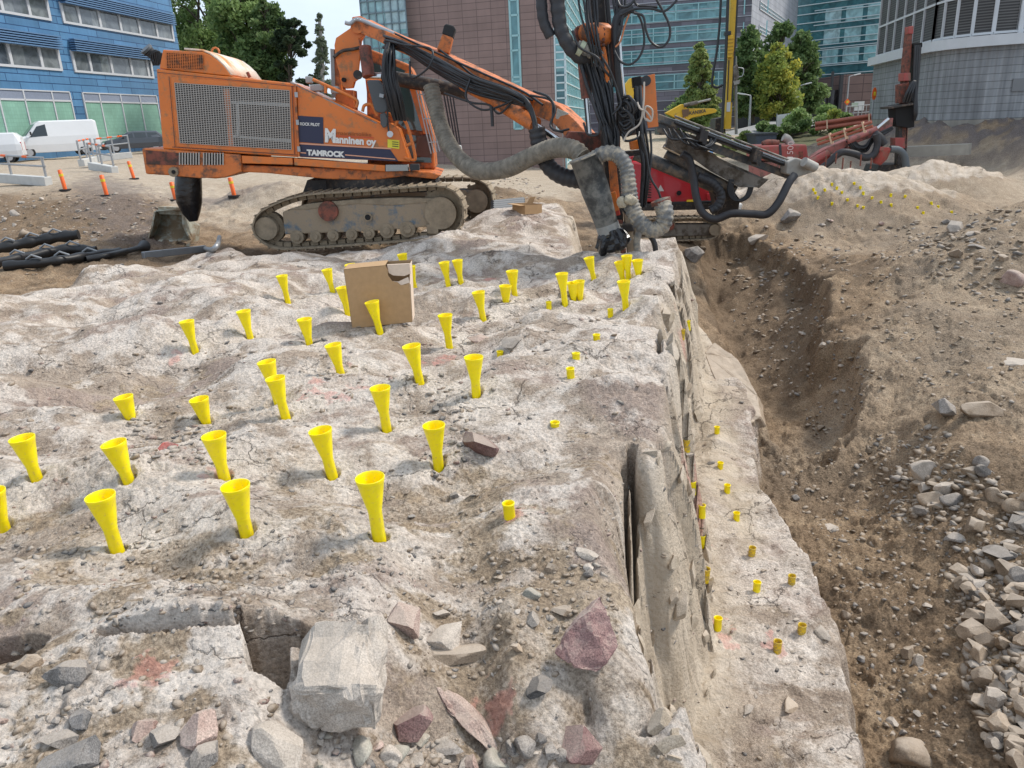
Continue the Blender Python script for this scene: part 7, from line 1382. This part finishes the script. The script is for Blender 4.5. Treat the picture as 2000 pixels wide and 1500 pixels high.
for L_ in ([(1210, 30, 11.1), (1238, 18, 11.05), (1272, 17, 11), (1296, 22, 11), (1315, 8, 11), (1328, -10, 11)], [(1238, 25, 11.0), (1256, 32, 11), (1262, 60, 11), (1272, 82, 11), (1290, 92, 11), (1306, 78, 11), (1308, 52, 11), (1296, 24, 11), (1280, -5, 11)], [(1228, 24, 11.1), (1244, 26, 11.1), (1255, 50, 11.1), (1258, 85, 11.1), (1248, 112, 11.1), (1230, 126, 11.1), (1212, 120, 11.15), (1200, 100, 11.2)],
           [(1236, -20, 11.1), (1242, 8, 11.1), (1262, 12, 11.1), (1284, 14, 11.1)], [(1203, -10, 11.2), (1212, 12, 11.1), (1230, 10, 11.1), (1246, -12, 11.1)], [(1218, 22, 11.1), (1212, 60, 11.1), (1202, 92, 11.2), (1200, 106, 11.2)], [(1175, 110, 11.1), (1192, 140, 11.1), (1208, 185, 11.2), (1212, 205, 11.2), (1196, 224, 11.2)],
           [(1118, 60, 11.2), (1132, 92, 11.15), (1166, 112, 11.1), (1180, 136, 11.1), (1192, 150, 11.15)], [(1140, 240, 11.3), (1148, 262, 11.2), (1168, 262, 11.2), (1172, 235, 11.2)], [(1215, 262, 11.2), (1222, 275, 11.15), (1244, 270, 11.1), (1248, 258, 11.2)], [(1252, 262, 11.1), (1262, 300, 11.1), (1270, 345, 11.1), (1285, 372, 11.1), (1292, 392, 11.1)],
           [(1270, 255, 11.2), (1272, 300, 11.2), (1266, 360, 11.2), (1260, 400, 11.3)], [(1212, 400, 11.2), (1235, 425, 11.1), (1262, 452, 11), (1278, 475, 11), (1282, 512, 11)]):
    tp('cable', L_, .017 if L_[0][0] != 1212 else .04, HOSE, rig, 6)
PALEC = mat('pale_cable', (.42, .36, .30), .6)
tp('pale_cable', [(1245, 200, 11.1), (1250, 212, 11.05), (1262, 218, 11.05), (1272, 232, 11.05), (1268, 237, 11.05), (1258, 228, 11.05), (1262, 208, 11.05), (1274, 215, 11.05), (1272, 236, 11.05), (1262, 232, 11.05)], .012, PALEC, rig, 6); tp('pale_cable', [(1258, 160, 11.2), (1257, 200, 11.15), (1250, 240, 11.1), (1228, 258, 11.1), (1218, 275, 11.1)], .014, PALEC, rig, 6)
tp('orange_cable', [(1229, 28, 11.1), (1220, 52, 11.1), (1212, 80, 11.1), (1202, 92, 11.1)], .013, mat('orange_cable', (.45, .16, .06), .5), rig, 6)
for k in range(9):
    c = (1226+random.uniform(-8, 16), 225+random.uniform(-22, 34)); tp('tangled_hose', [(c[0]-10, c[1]-12, 11.3), (c[0]+6, c[1]-15, 11.2), (c[0]+13, c[1]+3, 11.2), (c[0], c[1]+14, 11.25), (c[0]-9, c[1]+6, 11.3)], .022, HOSE, rig, 6)
pr('hose_manifold', ML, [(1206, 205), (1236, 200), (1250, 225), (1248, 262), (1216, 268), (1206, 245)], .15, .2, DIRTY, rig, .02)
pr('orange_panel', ML, [(1251, 151), (1279, 144), (1286, 247), (1266, 250), (1260, 215), (1252, 180)], .1, .03, ORG, rig, .005); pr('panel_block', ML, [(1236, 151), (1252, 148), (1254, 166), (1238, 172)], .0, .15, BLK, rig, .01)
mb = MB(); mb.disc(ML.pt(1261, 158, .05), ML.n, .07, .08, 18); mb.build('cable_grommet', PLB, rig)
pr('orange_valve_box', ML, [(1231, 276), (1255, 272), (1257, 290), (1233, 293)], -.05, .15, ORG, rig, .01); pr('rusty_leg', ML, [(1188, 300), (1202, 300), (1212, 400), (1196, 400)], -.02, .1, ORGW, rig, .01); pr('orange_clamp', ML, [(1193, 376), (1203, 374), (1210, 410), (1200, 414)], -.1, .1, ORG, rig, .01); pr('orange_clamp', ML, [(1196, 392), (1206, 392), (1212, 420), (1202, 422)], -.06, .1, mat('red_clamp', (.45, .04, .02), .5), rig, .01)
pr('crosshead', ML, [(1190, 440), (1235, 436), (1240, 452), (1194, 458)], -.02, .3, DIRTY, rig, .02); pr('guide_plate', ML, [(1170, 300), (1262, 292), (1262, 302), (1172, 312)], .1, .2, DIRTY, rig, .01)
# dust collector
a, b = at(1141, 306, 11.2), at(1190, 452, 11.2); d = (b-a); mb = MB(); mb.tube([a, a+d*.03, a+d*.031, a+d*.45, a+d*.75, b], [.215, .215, .205, .20, .175, .155], 28); mb.build('dust_collector', CAN, rig)
mb = MB(); mb.tube([a-d*.005, a+d*.012], [.222, .222], 28); mb.build('collector_rim', RIBG, rig); mb = MB(); mb.tube([a+d*.90, a+d*1.01], [.168, .170], 24); mb.build('tape_wrap', mat('grey_tape', (.26, .26, .25), .5, noise=.15, nscale=20), rig)
mb = MB(); P = [a+d*t for t in (.985, 1.03, 1.08, 1.14, 1.19, 1.23, 1.25)]; mb.tube(P, [.17, .20, .225, .235, .235, .215, .17], 26); q = np.array(mb.v); fz = facet(q[:, 0]*9+q[:, 2]*6, q[:, 1]*9+q[:, 2]*8, 5, 1, .8)[0]; mb.v = [tuple(np.array(v)+(np.array(v)-np.array(a+d*1.12))*w*.18) for v, w in zip(q, fz)]; mb.sm = [False]*len(mb.sm); o_ = mb.build('collector_bag', BAG, rig)
ribbed('collector_hose', [(1156, 312, 11.25), (1180, 300, 11.15), (1204, 302, 11.1), (1222, 325, 11.05), (1228, 362, 11.0), (1232, 395, 11.0), (1246, 428, 10.95), (1270, 449, 10.9), (1292, 442, 10.9), (1299, 418, 10.9), (1292, 394, 11.0)], .10, RIBG, rig, .06, .075, .118)
mb = MB(); mb.tube([at(1292, 397, 11), at(1290, 390, 11)], .14, 20); mb.build('hose_collar', RSTR, rig); tp('drain_hose', [(1246, 500, 11.05), (1244, 470, 11.1), (1252, 440, 11.2)], .05, RIBG, rig)
for i in range(3): mb = MB(); V, F = lump(.09, 60+i, 2, 6); c = at(1216+i*9, 395-i*3, 10.9); mb.add([Vector(v)+c for v in V], F, True); mb.build('burst_filter_cloth', mat('dusty_cloth', (.40, .35, .26), .95, noise=.2, nscale=30, bump=.8, bscale=40), rig)

# ================================================================ the red rig behind
REDP = mat('red_paint', (.46, .022, .030), .3, noise=.05, nscale=3, dirt=(.25, .10, .08), dirtamt=.12, dscale=4, coat=.3); DKG = mat('dark_boom_paint', (.055, .058, .06), .5, noise=.2, nscale=6, dirt=(.20, .16, .12), dirtamt=.35, dscale=5); GREYS = mat('dusty_grey_steel', (.20, .18, .155), .65, .2, noise=.2, nscale=5, dirt=(.10, .08, .06), dirtamt=.4, dscale=4); PALES = mat('pale_dusty_steel', (.34, .32, .285), .7, noise=.2, nscale=8)
Y2 = 18.6
r2 = thing('drill_rig', 'red crawler drill rig with its black feed beam lowered to the right', 'drill rig', tuple(at(1350, 466, Y2))); Q2 = Plane(at(1340, 380, Y2), (1, 0, 0))
pr('hood', Q2, [(1226, 322), (1236, 314), (1262, 318), (1300, 326), (1345, 338), (1378, 352), (1410, 366), (1420, 372), (1418, 392), (1350, 397), (1300, 399), (1228, 390)], 0, 1.5, REDP, r2, .06)
pr('hood_nose', Q2, [(1224, 318), (1232, 304), (1252, 303), (1262, 318)], .1, 1.2, REDP, r2, .03); pr('hood_foot', Q2, [(1380, 378), (1424, 376), (1430, 390), (1382, 394)], -.05, .5, REDP, r2, .02)
for x, y, r in ((1326, 377, 4.5), (1356, 376, 4.5)): mb = MB(); mb.disc(Q2.pt(x, y, -.01), Q2.n, r*Y2/FPX, .04, 18); mb.build('vent_hole', BLK, r2)
pr('sticker', Q2, [(1284, 374), (1290, 361), (1297, 373)], -.012, .02, mat('white_sticker', (.6, .58, .55), .5), r2)
mb = MB(); 
for k in range(9): mb.bar(Q2.pt(1262, 345+k*5, -.03), Q2.pt(1272, 346+k*5, -.03), .02, .02)
mb.build('hood_louvre', BLK, r2)
pr('deck', Q2, [(1250, 398), (1440, 396), (1444, 408), (1250, 412)], .0, 1.6, DIRTY, r2, .02); pr('side_rail', Q2, [(1300, 395), (1410, 391), (1412, 394), (1300, 398)], -.12, .05, DARKM, r2)
for a in (1352, 1422): pr('yellow_mark', Q2, [(a-10, 391), (a+4, 390.5), (a+4, 394), (a-10, 394.5)], -.16, .05, YS, r2)
T2 = Plane(at(1340, 450, Y2-.3), (1, 0, 0)); T2F = Plane(at(1430, 430, Y2+2.0), (1, -.1, 0))
track(r2, T2, [(1250, 466), (1244, 446), (1262, 430), (1320, 427), (1380, 427), (1402, 434), (1408, 448), (1398, 463), (1380, 468), (1310, 470)], .5, [(1262, 438), (1395, 438), (1396, 460), (1262, 463)], (1262, 449, 14, 'idler'), (1394, 448, 15, 'sprocket'), [(1310, 436, 8)], MUD, GREYS, .15, .03)
track(r2, T2F, [(1380, 440), (1384, 426), (1420, 416), (1448, 416), (1457, 428), (1450, 442), (1420, 447)], .5, [(1390, 425), (1445, 424), (1446, 438), (1392, 440)], (1392, 433, 9, 'idler'), (1444, 430, 11, 'sprocket'), [(1418, 441, 6)], MUD, GREYS, .16, .03)
mb = MB(); mb.disc(T2.pt(1308, 441, -.06), T2.n, .10, .12, 18); mb.build('grease_hub', RSTR, r2)
def bm2(name, t_, b_, Ya, Yb_, th, m, par=None):
    A, B, C_, D_ = at(*t_[0], Ya), at(*t_[1], Yb_), at(*b_[1], Yb_), at(*b_[0], Ya); mb = MB(); mb.prism([A, B, C_, D_], (0.05, th, 0)); return mb.build(name, m, par or r2, bevel=.012)
bm2('feed_beam', ((1284, 238), (1548, 338)), ((1284, 258), (1545, 352)), 16.6, 16.9, .3, DKG); bm2('feed_beam_cover', ((1286, 222), (1560, 322)), ((1284, 236), (1556, 335)), 16.5, 16.8, .22, DKG)
for dy, m, r in ((-3, GREYS, .022), (3, GALV, .016), (9, HOSE, .035)): tp('feed_rod', [(1318, 230+dy, 16.4), (1548, 318+dy, 16.7)], r, m, r2, 8)
bm2('boom_side', ((1305, 262), (1500, 352)), ((1300, 288), (1482, 368)), 17.2, 17.0, .35, GREYS)
mb = MB(); mb.prism([at(1300, 256, 17.1), at(1352, 283, 17.1), at(1395, 300, 17.0), at(1418, 322, 17.0), at(1478, 345, 16.9), at(1502, 350, 16.9), at(1480, 366, 16.9), at(1446, 366, 16.9), at(1418, 350, 17.0), at(1390, 335, 17), at(1362, 315, 17.1), at(1320, 292, 17.1)], (0, .12, 0)); mb.build('boom_plate', GREYS, r2, bevel=.01)
tp('boom_cylinder', [(1240, 300, 17.6), (1400, 366, 17.3)], .14, DKG, r2, 16); tp('boom_cylinder', [(1300, 300, 17.4), (1436, 372, 17.2)], .10, DKG, r2, 14); tp('cylinder_rod', [(1296, 285, 17.3), (1345, 310, 17.3)], .05, CHR, r2, 10)
for k, (x, y) in enumerate(((1374, 262), (1380, 268), (1480, 302), (1486, 308))): mb = MB(); mb.prism([at(x-3, y-14, 16.32), at(x+5, y-12, 16.32), at(x-1, y+16, 16.32), at(x-9, y+14, 16.32)], (0, .35, 0)); mb.build('rod_clamp', DIRTY, r2, bevel=.01)
mb = MB(); mb.prism([at(1538, 316, 16.5), at(1556, 308, 16.5), at(1592, 320, 16.6), at(1590, 336, 16.6), at(1560, 346, 16.6), at(1536, 340, 16.5)], (0, .45, 0)); mb.build('feed_foot', PALES, r2, bevel=.03)
mb = MB(); mb.tube([at(1570, 316, 16.4), at(1592, 327, 16.5)], .10, 12); mb.build('dust_pot', PALES, r2)
tp('suction_hose', [(1332, 300, 16.8), (1346, 312, 16.8), (1354, 345, 16.8), (1360, 385, 16.7), (1372, 415, 16.6), (1396, 428, 16.5), (1430, 417, 16.4), (1470, 418, 16.3), (1498, 418, 16.2), (1520, 396, 16.2), (1540, 358, 16.3), (1552, 342, 16.4)], .082, RIBK, r2, 14)
ribbed('black_hose', [(1362, 345, 16.9), (1392, 358, 16.9), (1408, 380, 16.9), (1402, 402, 16.9), (1388, 412, 16.9)], .10, RIBK, r2, .09, .06)
for k in range(4): tp('loop_hose', [(1426+k*2, 350, 17), (1422+k*3, 375, 17), (1436+k*2, 392, 17), (1456+k*2, 384, 17), (1464+k*2, 360, 17), (1460+k, 345, 17)], .03, HOSE, r2, 8)
for k in range(6): tp('feed_hose', jit([(1296+k*9, 250+k*2, 16.5), (1310+k*10, 272+k*2, 16.3), (1330+k*8, 268+k*4, 16.3), (1352+k*8, 270+k*5, 16.4)], 2.5), .022, HOSE, r2, 6)
for k in range(5): tp('feed_hose', jit([(1346+k*3, 278+k, 16.6), (1360+k*3, 290, 16.4), (1378+k*3, 286, 16.4), (1392+k*3, 270, 16.5)], 2), .03, HOSE, r2, 7)
mb = MB(); mb.prism([at(1390, 365, 17.2), at(1430, 368, 17.2), at(1446, 390, 17.2), at(1440, 425, 17.3), at(1405, 425, 17.3)], (0, .4, 0)); mb.build('boom_pedestal', DIRTY, r2, bevel=.02)
# ================================================================ the third rig with the upright mast
Y3 = 31.0; RD3 = mat('dull_red_paint', (.34, .06, .05), .45, noise=.1, nscale=3, dirt=(.22, .12, .09), dirtamt=.3, dscale=3); RP3 = mat('pinkish_red_steel', (.40, .13, .11), .55, noise=.15, nscale=3, dirt=(.16, .10, .08), dirtamt=.35, dscale=3)
r3 = thing('drill_rig', 'farthest red drill rig with an upright mast beside the concrete building', 'drill rig', tuple(at(1640, 345, Y3))); Q3 = Plane(at(1640, 300, Y3), (1, 0, 0))
pr('body', Q3, [(1486, 285), (1576, 282), (1580, 312), (1488, 314)], 0, 2.0, RD3, r3, .06); pr('lower_body', Q3, [(1486, 316), (1545, 315), (1542, 344), (1486, 348)], .1, 1.6, RP3, r3, .04); pr('body_band', Q3, [(1521, 282), (1526, 282), (1528, 314), (1523, 314)], -.02, .02, DARKM, r3); pr('vent', Q3, [(1560, 296), (1568, 296), (1569, 308), (1561, 308)], -.02, .02, RSTR, r3)
text('lettering', '1500', mat('pale_lettering', (.62, .45, .42), .5), Q3.pt(1548, 311, -.03), (0, 0, 1), (-1, 0, 0), .17*2.0, r3)
for L_, r in (([(1490, 283), (1500, 279), (1520, 280)], .14), ([(1530, 268), (1538, 272), (1545, 283)], .16)): tp('exhaust', [(a, b, Y3+.6) for a, b in L_], r, RSTR if r < .15 else PALES, r3, 10)
def arm3(name, poly, th, m, dY=0): mb = MB(); mb.prism([at(a, b, Y3+dY) for a, b in poly], (0, th, 0)); return mb.build(name, m, r3, bevel=.02)
arm3('boom', [(1580, 310), (1612, 290), (1660, 270), (1720, 248), (1738, 232), (1745, 230), (1743, 250), (1720, 262), (1660, 284), (1618, 305), (1590, 322)], .4, RP3, -.3); arm3('lower_arm', [(1592, 318), (1640, 300), (1660, 286), (1664, 292), (1640, 308), (1594, 328)], .3, RD3, -.4)
tp('boom_cylinder', [(1655, 276, Y3-.6), (1712, 252, Y3-.6)], .12, RP3, r3, 12); tp('cylinder_rod', [(1712, 252, Y3-.6), (1736, 232, Y3-.6)], .06, CHR, r3, 10); tp('boom_cylinder', [(1584, 318, Y3-.7), (1618, 300, Y3-.7)], .16, RD3, r3, 12)
arm3('mast', [(1776, 55), (1783, 55), (1780, 110), (1776, 150), (1775, 200), (1772, 290), (1760, 290), (1764, 200), (1768, 130)], .35, RSTR); arm3('mast_tip', [(1774, 52), (1785, 50), (1784, 66), (1775, 66)], .3, RD3, -.05); arm3('mast_joint', [(1766, 142), (1779, 142), (1779, 158), (1765, 158)], .45, RD3, -.1)
arm3('rod_magazine', [(1785, 86), (1801, 84), (1796, 150), (1790, 200), (1780, 200), (1783, 150)], .4, DIRTY, .0)
for k in range(3): tp('drill_rod', [(1788+k*4, 88, Y3-.1), (1782+k*3.6, 198, Y3-.1)], .045, DARKM, r3, 8)
arm3('magazine_head', [(1784, 84), (1802, 83), (1802, 92), (1786, 94)], .5, BLK, -.1); arm3('mast_base', [(1748, 205), (1788, 200), (1786, 248), (1776, 250), (1750, 246)], .6, BLK, -.2); arm3('working_platform', [(1738, 208), (1790, 200), (1790, 204), (1738, 213)], .8, DIRTY, -.4); arm3('mast_carriage', [(1758, 165), (1776, 160), (1776, 200), (1758, 202)], .4, RSTR, -.1)
arm3('red_box', [(1748, 269), (1767, 269), (1768, 290), (1748, 290)], .4, RD3, -.4); arm3('mast_leg', [(1755, 246), (1764, 246), (1762, 322), (1752, 322)], .25, DIRTY); arm3('mast_leg', [(1769, 246), (1773, 246), (1771, 300), (1767, 300)], .2, DIRTY)
mb = MB(); mb.tube([at(1724, 288, Y3-.8), at(1718, 308, Y3-.8), at(1712, 320, Y3-.8)], [.32, .27, .16], 18); mb.build('red_dust_hood', RD3, r3); arm3('hood_cap', [(1714, 286), (1738, 288), (1738, 296), (1714, 294)], .3, RD3, -1.1)
tp('grey_hose', [(1738, 291, Y3-.9), (1755, 293, Y3-.9), (1766, 304, Y3-.9), (1770, 326, Y3-.9)], .13, mat('bluish_hose', (.10, .115, .125), .5), r3, 12); tp('grey_hose', [(1708, 262, Y3-.9), (1718, 270, Y3-.9), (1726, 282, Y3-.9)], .17, RIBK, r3, 12)
tp('suction_hose', [(1596, 334, Y3-1), (1618, 318, Y3-1), (1642, 298, Y3-1), (1668, 300, Y3-1), (1690, 308, Y3-1), (1706, 302, Y3-1), (1714, 282, Y3-1), (1711, 262, Y3-1)], .13, RIBK, r3, 12)
for k in range(6): tp('hanging_hose', jit([(1655+k*2, 275-k, Y3-.6), (1668+k*2, 292-k*1.5, Y3-.6), (1690, 297-k*2.6, Y3-.6), (1706, 276-k*2, Y3-.6), (1742, 250, Y3-.5)], 1), .045, HOSE, r3, 7)
for k in range(3): tp('mast_hose', [(1765+k*5, 200, Y3-.3), (1772+k*5, 180, Y3-.4), (1786+k, 160, Y3-.3), (1790-k*2, 215, Y3-.4), (1786, 235, Y3-.3)], .05, HOSE, r3, 7)
arm3('undercarriage', [(1718, 322), (1772, 320), (1780, 348), (1706, 350)], 1.2, DIRTY, .2)
# ================================================================ yellow piling mast, yellow excavator arm
YEP = mat('yellow_machine_paint', (.70, .42, .02), .4, noise=.07, nscale=2, dirt=(.30, .2, .08), dirtamt=.2, dscale=2)
Y4 = 47.; p4 = thing('piling_rig', 'tall narrow yellow piling mast rising past the top of the picture', 'piling rig', tuple(at(1420, 262, Y4))); Q4 = Plane(at(1420, 200, Y4), (1, 0, 0))
pr('mast', Q4, [(1432, -70), (1443, -70), (1436, 60), (1428, 252), (1416, 252), (1422, 100)], 0, .4, YEP, p4, .02); pr('dark_rail', Q4, [(1442, -70), (1446, -70), (1439, 60), (1431, 200), (1428, 200), (1436, 60)], -.02, .2, DARKM, p4)
pr('hammer_head', Q4, [(1421, 70), (1433, 68), (1431, 112), (1419, 112)], -.25, .25, YEP, p4, .02); pr('cable_sheave', Q4, [(1416, 62), (1428, 60), (1428, 68), (1416, 69)], -.3, .3, DARKM, p4, .01)
for k in range(5): pr('rib', Q4, [(1422, 76+k*7), (1432, 75+k*7), (1432, 77+k*7), (1422, 78+k*7)], -.29, .04, mat('ochre', (.42, .24, .02), .5), p4)
pr('groove', Q4, [(1423, 118), (1425, 118), (1422, 196), (1420, 196)], -.02, .03, DARKM, p4); pr('white_plate', Q4, [(1420, 200), (1427, 199), (1426, 218), (1419, 218)], -.05, .04, WHS, p4)
tp('lead_cable', [(1410, -60, Y4-.3), (1406, 40, Y4-.3), (1400, 100, Y4-.3), (1393, 140, Y4-.3), (1391, 165, Y4-.3), (1400, 171, Y4-.3), (1411, 166, Y4-.3)], .07, HOSE, p4, 8); tp('steel_tube', [(1424, -60, Y4-.2), (1418, 100, Y4-.2), (1410, 258, Y4-.2)], .09, DARKM, p4, 8); tp('pile_pole', [(1436, 110, Y4+.2), (1438, 262, Y4+.2)], .09, mat('grey_pole', (.22, .22, .21), .6), p4, 8)
pr('clamp_unit', Q4, [(1432, 130), (1441, 126), (1444, 152), (1434, 158)], -.1, .4, GREYS, p4, .02); pr('lower_clamp', Q4, [(1432, 158), (1446, 156), (1444, 164), (1434, 166)], -.05, .3, PALES, p4, .01); tp('small_loop', [(1442, 132, Y4-.2), (1452, 135, Y4-.2), (1450, 148, Y4-.2), (1443, 150, Y4-.2)], .03, GALV, p4, 6)
pr('carrier', Q4, [(1398, 232), (1416, 228), (1418, 268), (1396, 270)], .3, 1.2, DIRTY, p4, .03)
Y5 = 45.; e5 = thing('excavator', 'yellow excavator arm with the contractor name, reaching up behind the drill rigs', 'excavator', tuple(at(1330, 262, Y5))); Q5 = Plane(at(1340, 215, Y5), (1, 0, 0))
pr('boom', Q5, [(1300, 221), (1333, 203), (1340, 208), (1344, 221), (1340, 236), (1322, 232)], 0, .5, YEP, e5, .03); pr('stick', Q5, [(1338, 212), (1396, 212), (1401, 216), (1398, 220), (1352, 230), (1342, 236), (1336, 222)], -.06, .4, YEP, e5, .03); tp('cylinder', [(1336, 206, Y5-.1), (1362, 200, Y5-.1)], .11, GREYS, e5, 10); tp('cylinder_rod', [(1362, 200, Y5-.1), (1388, 194, Y5-.1)], .06, PALES, e5, 10)
pr('base', Q5, [(1290, 232), (1322, 232), (1325, 262), (1288, 264)], .2, 1.5, DIRTY, e5, .03); pr('link_plate', Q5, [(1332, 214), (1346, 213), (1344, 226), (1334, 230)], -.12, .05, mat('brown_plate', (.16, .09, .05), .6), e5)
A, B = Q5.pt(1342, 225, -.1), Q5.pt(1378, 219.5, -.1); text('lettering', 'SKANSKA', mat('dark_lettering', (.03, .035, .06), .5), A, (B-A), (0, 0, 1), .26, e5, sx=.92, bold=.004)
e6 = thing('excavator', 'second yellow excavator arm half hidden behind the drill mast', 'excavator', tuple(at(1228, 262, 40))); Q6 = Plane(at(1228, 180, 40), (1, 0, 0)); pr('boom', Q6, [(1220, 166), (1232, 152), (1238, 158), (1240, 196), (1228, 194), (1224, 180)], 0, .5, YEP, e6, .03); pr('stick', Q6, [(1226, 190), (1240, 194), (1236, 262), (1218, 264)], .1, .4, mat('grey_stick', (.20, .2, .2), .6), e6, .02)
c7 = thing('skip', 'dark blue-grey steel skip beyond the third rig', 'skip', tuple(at(1498, 284, 40))); Q7 = Plane(at(1498, 272, 40), (1, 0, 0)); pr('tub', Q7, [(1476, 264), (1518, 262), (1514, 284), (1480, 286)], 0, 1.6, mat('skip_paint', (.05, .062, .08), .6, noise=.15), c7, .02); pr('rim', Q7, [(1474, 261), (1520, 259), (1520, 263), (1474, 265)], -.05, 1.7, DARKM, c7, .01)
# rebar pins on the soil behind the mound and sacks behind the feed beam
for i, (x, y) in enumerate([(1612, 318), (1632, 312), (1645, 322), (1660, 328), (1680, 316), (1700, 322)]):
    p = at(x, y+8, 28); mb = MB(); mb.cyl(p, p+Vector((0, 0, .38)), .025, 6); tag(mb.build('steel_pin', RSTR), ORD[i]+' of the thin rusty steel pins in the soil before the third rig', 'steel pin', 'rusty pins before the third rig')
SACK = mat('white_sack', (.55, .54, .52), .8, noise=.1, bump=.5, bscale=15)
for (x, y, w, lb, m) in ((1372, 300, 26, 'white bulk sack behind the grey boom of the red rig', SACK), (1398, 308, 22, 'tan bulk sack behind the grey boom of the red rig', mat('tan_sack', (.42, .33, .22), .85, bump=.5, bscale=15)), (1388, 296, 16, 'blue bundle on the sacks behind the red rig', mat('blue_tarp', (.06, .16, .30), .6, bump=.6, bscale=20)), (1440, 402, 22, 'crumpled white sack on the soil right of the red rig tracks', SACK)):
    Yk = 19.8 if y > 350 else 24.; V, F = lump(w*Yk/FPX/2*1.15, int(x), 3, 8, (1, .7, .8)); mb = MB(); c = at(x, y+4, Yk); mb.add([Vector(v)+c for v in V], F, True); tag(mb.build('sack', m), lb, 'sack')
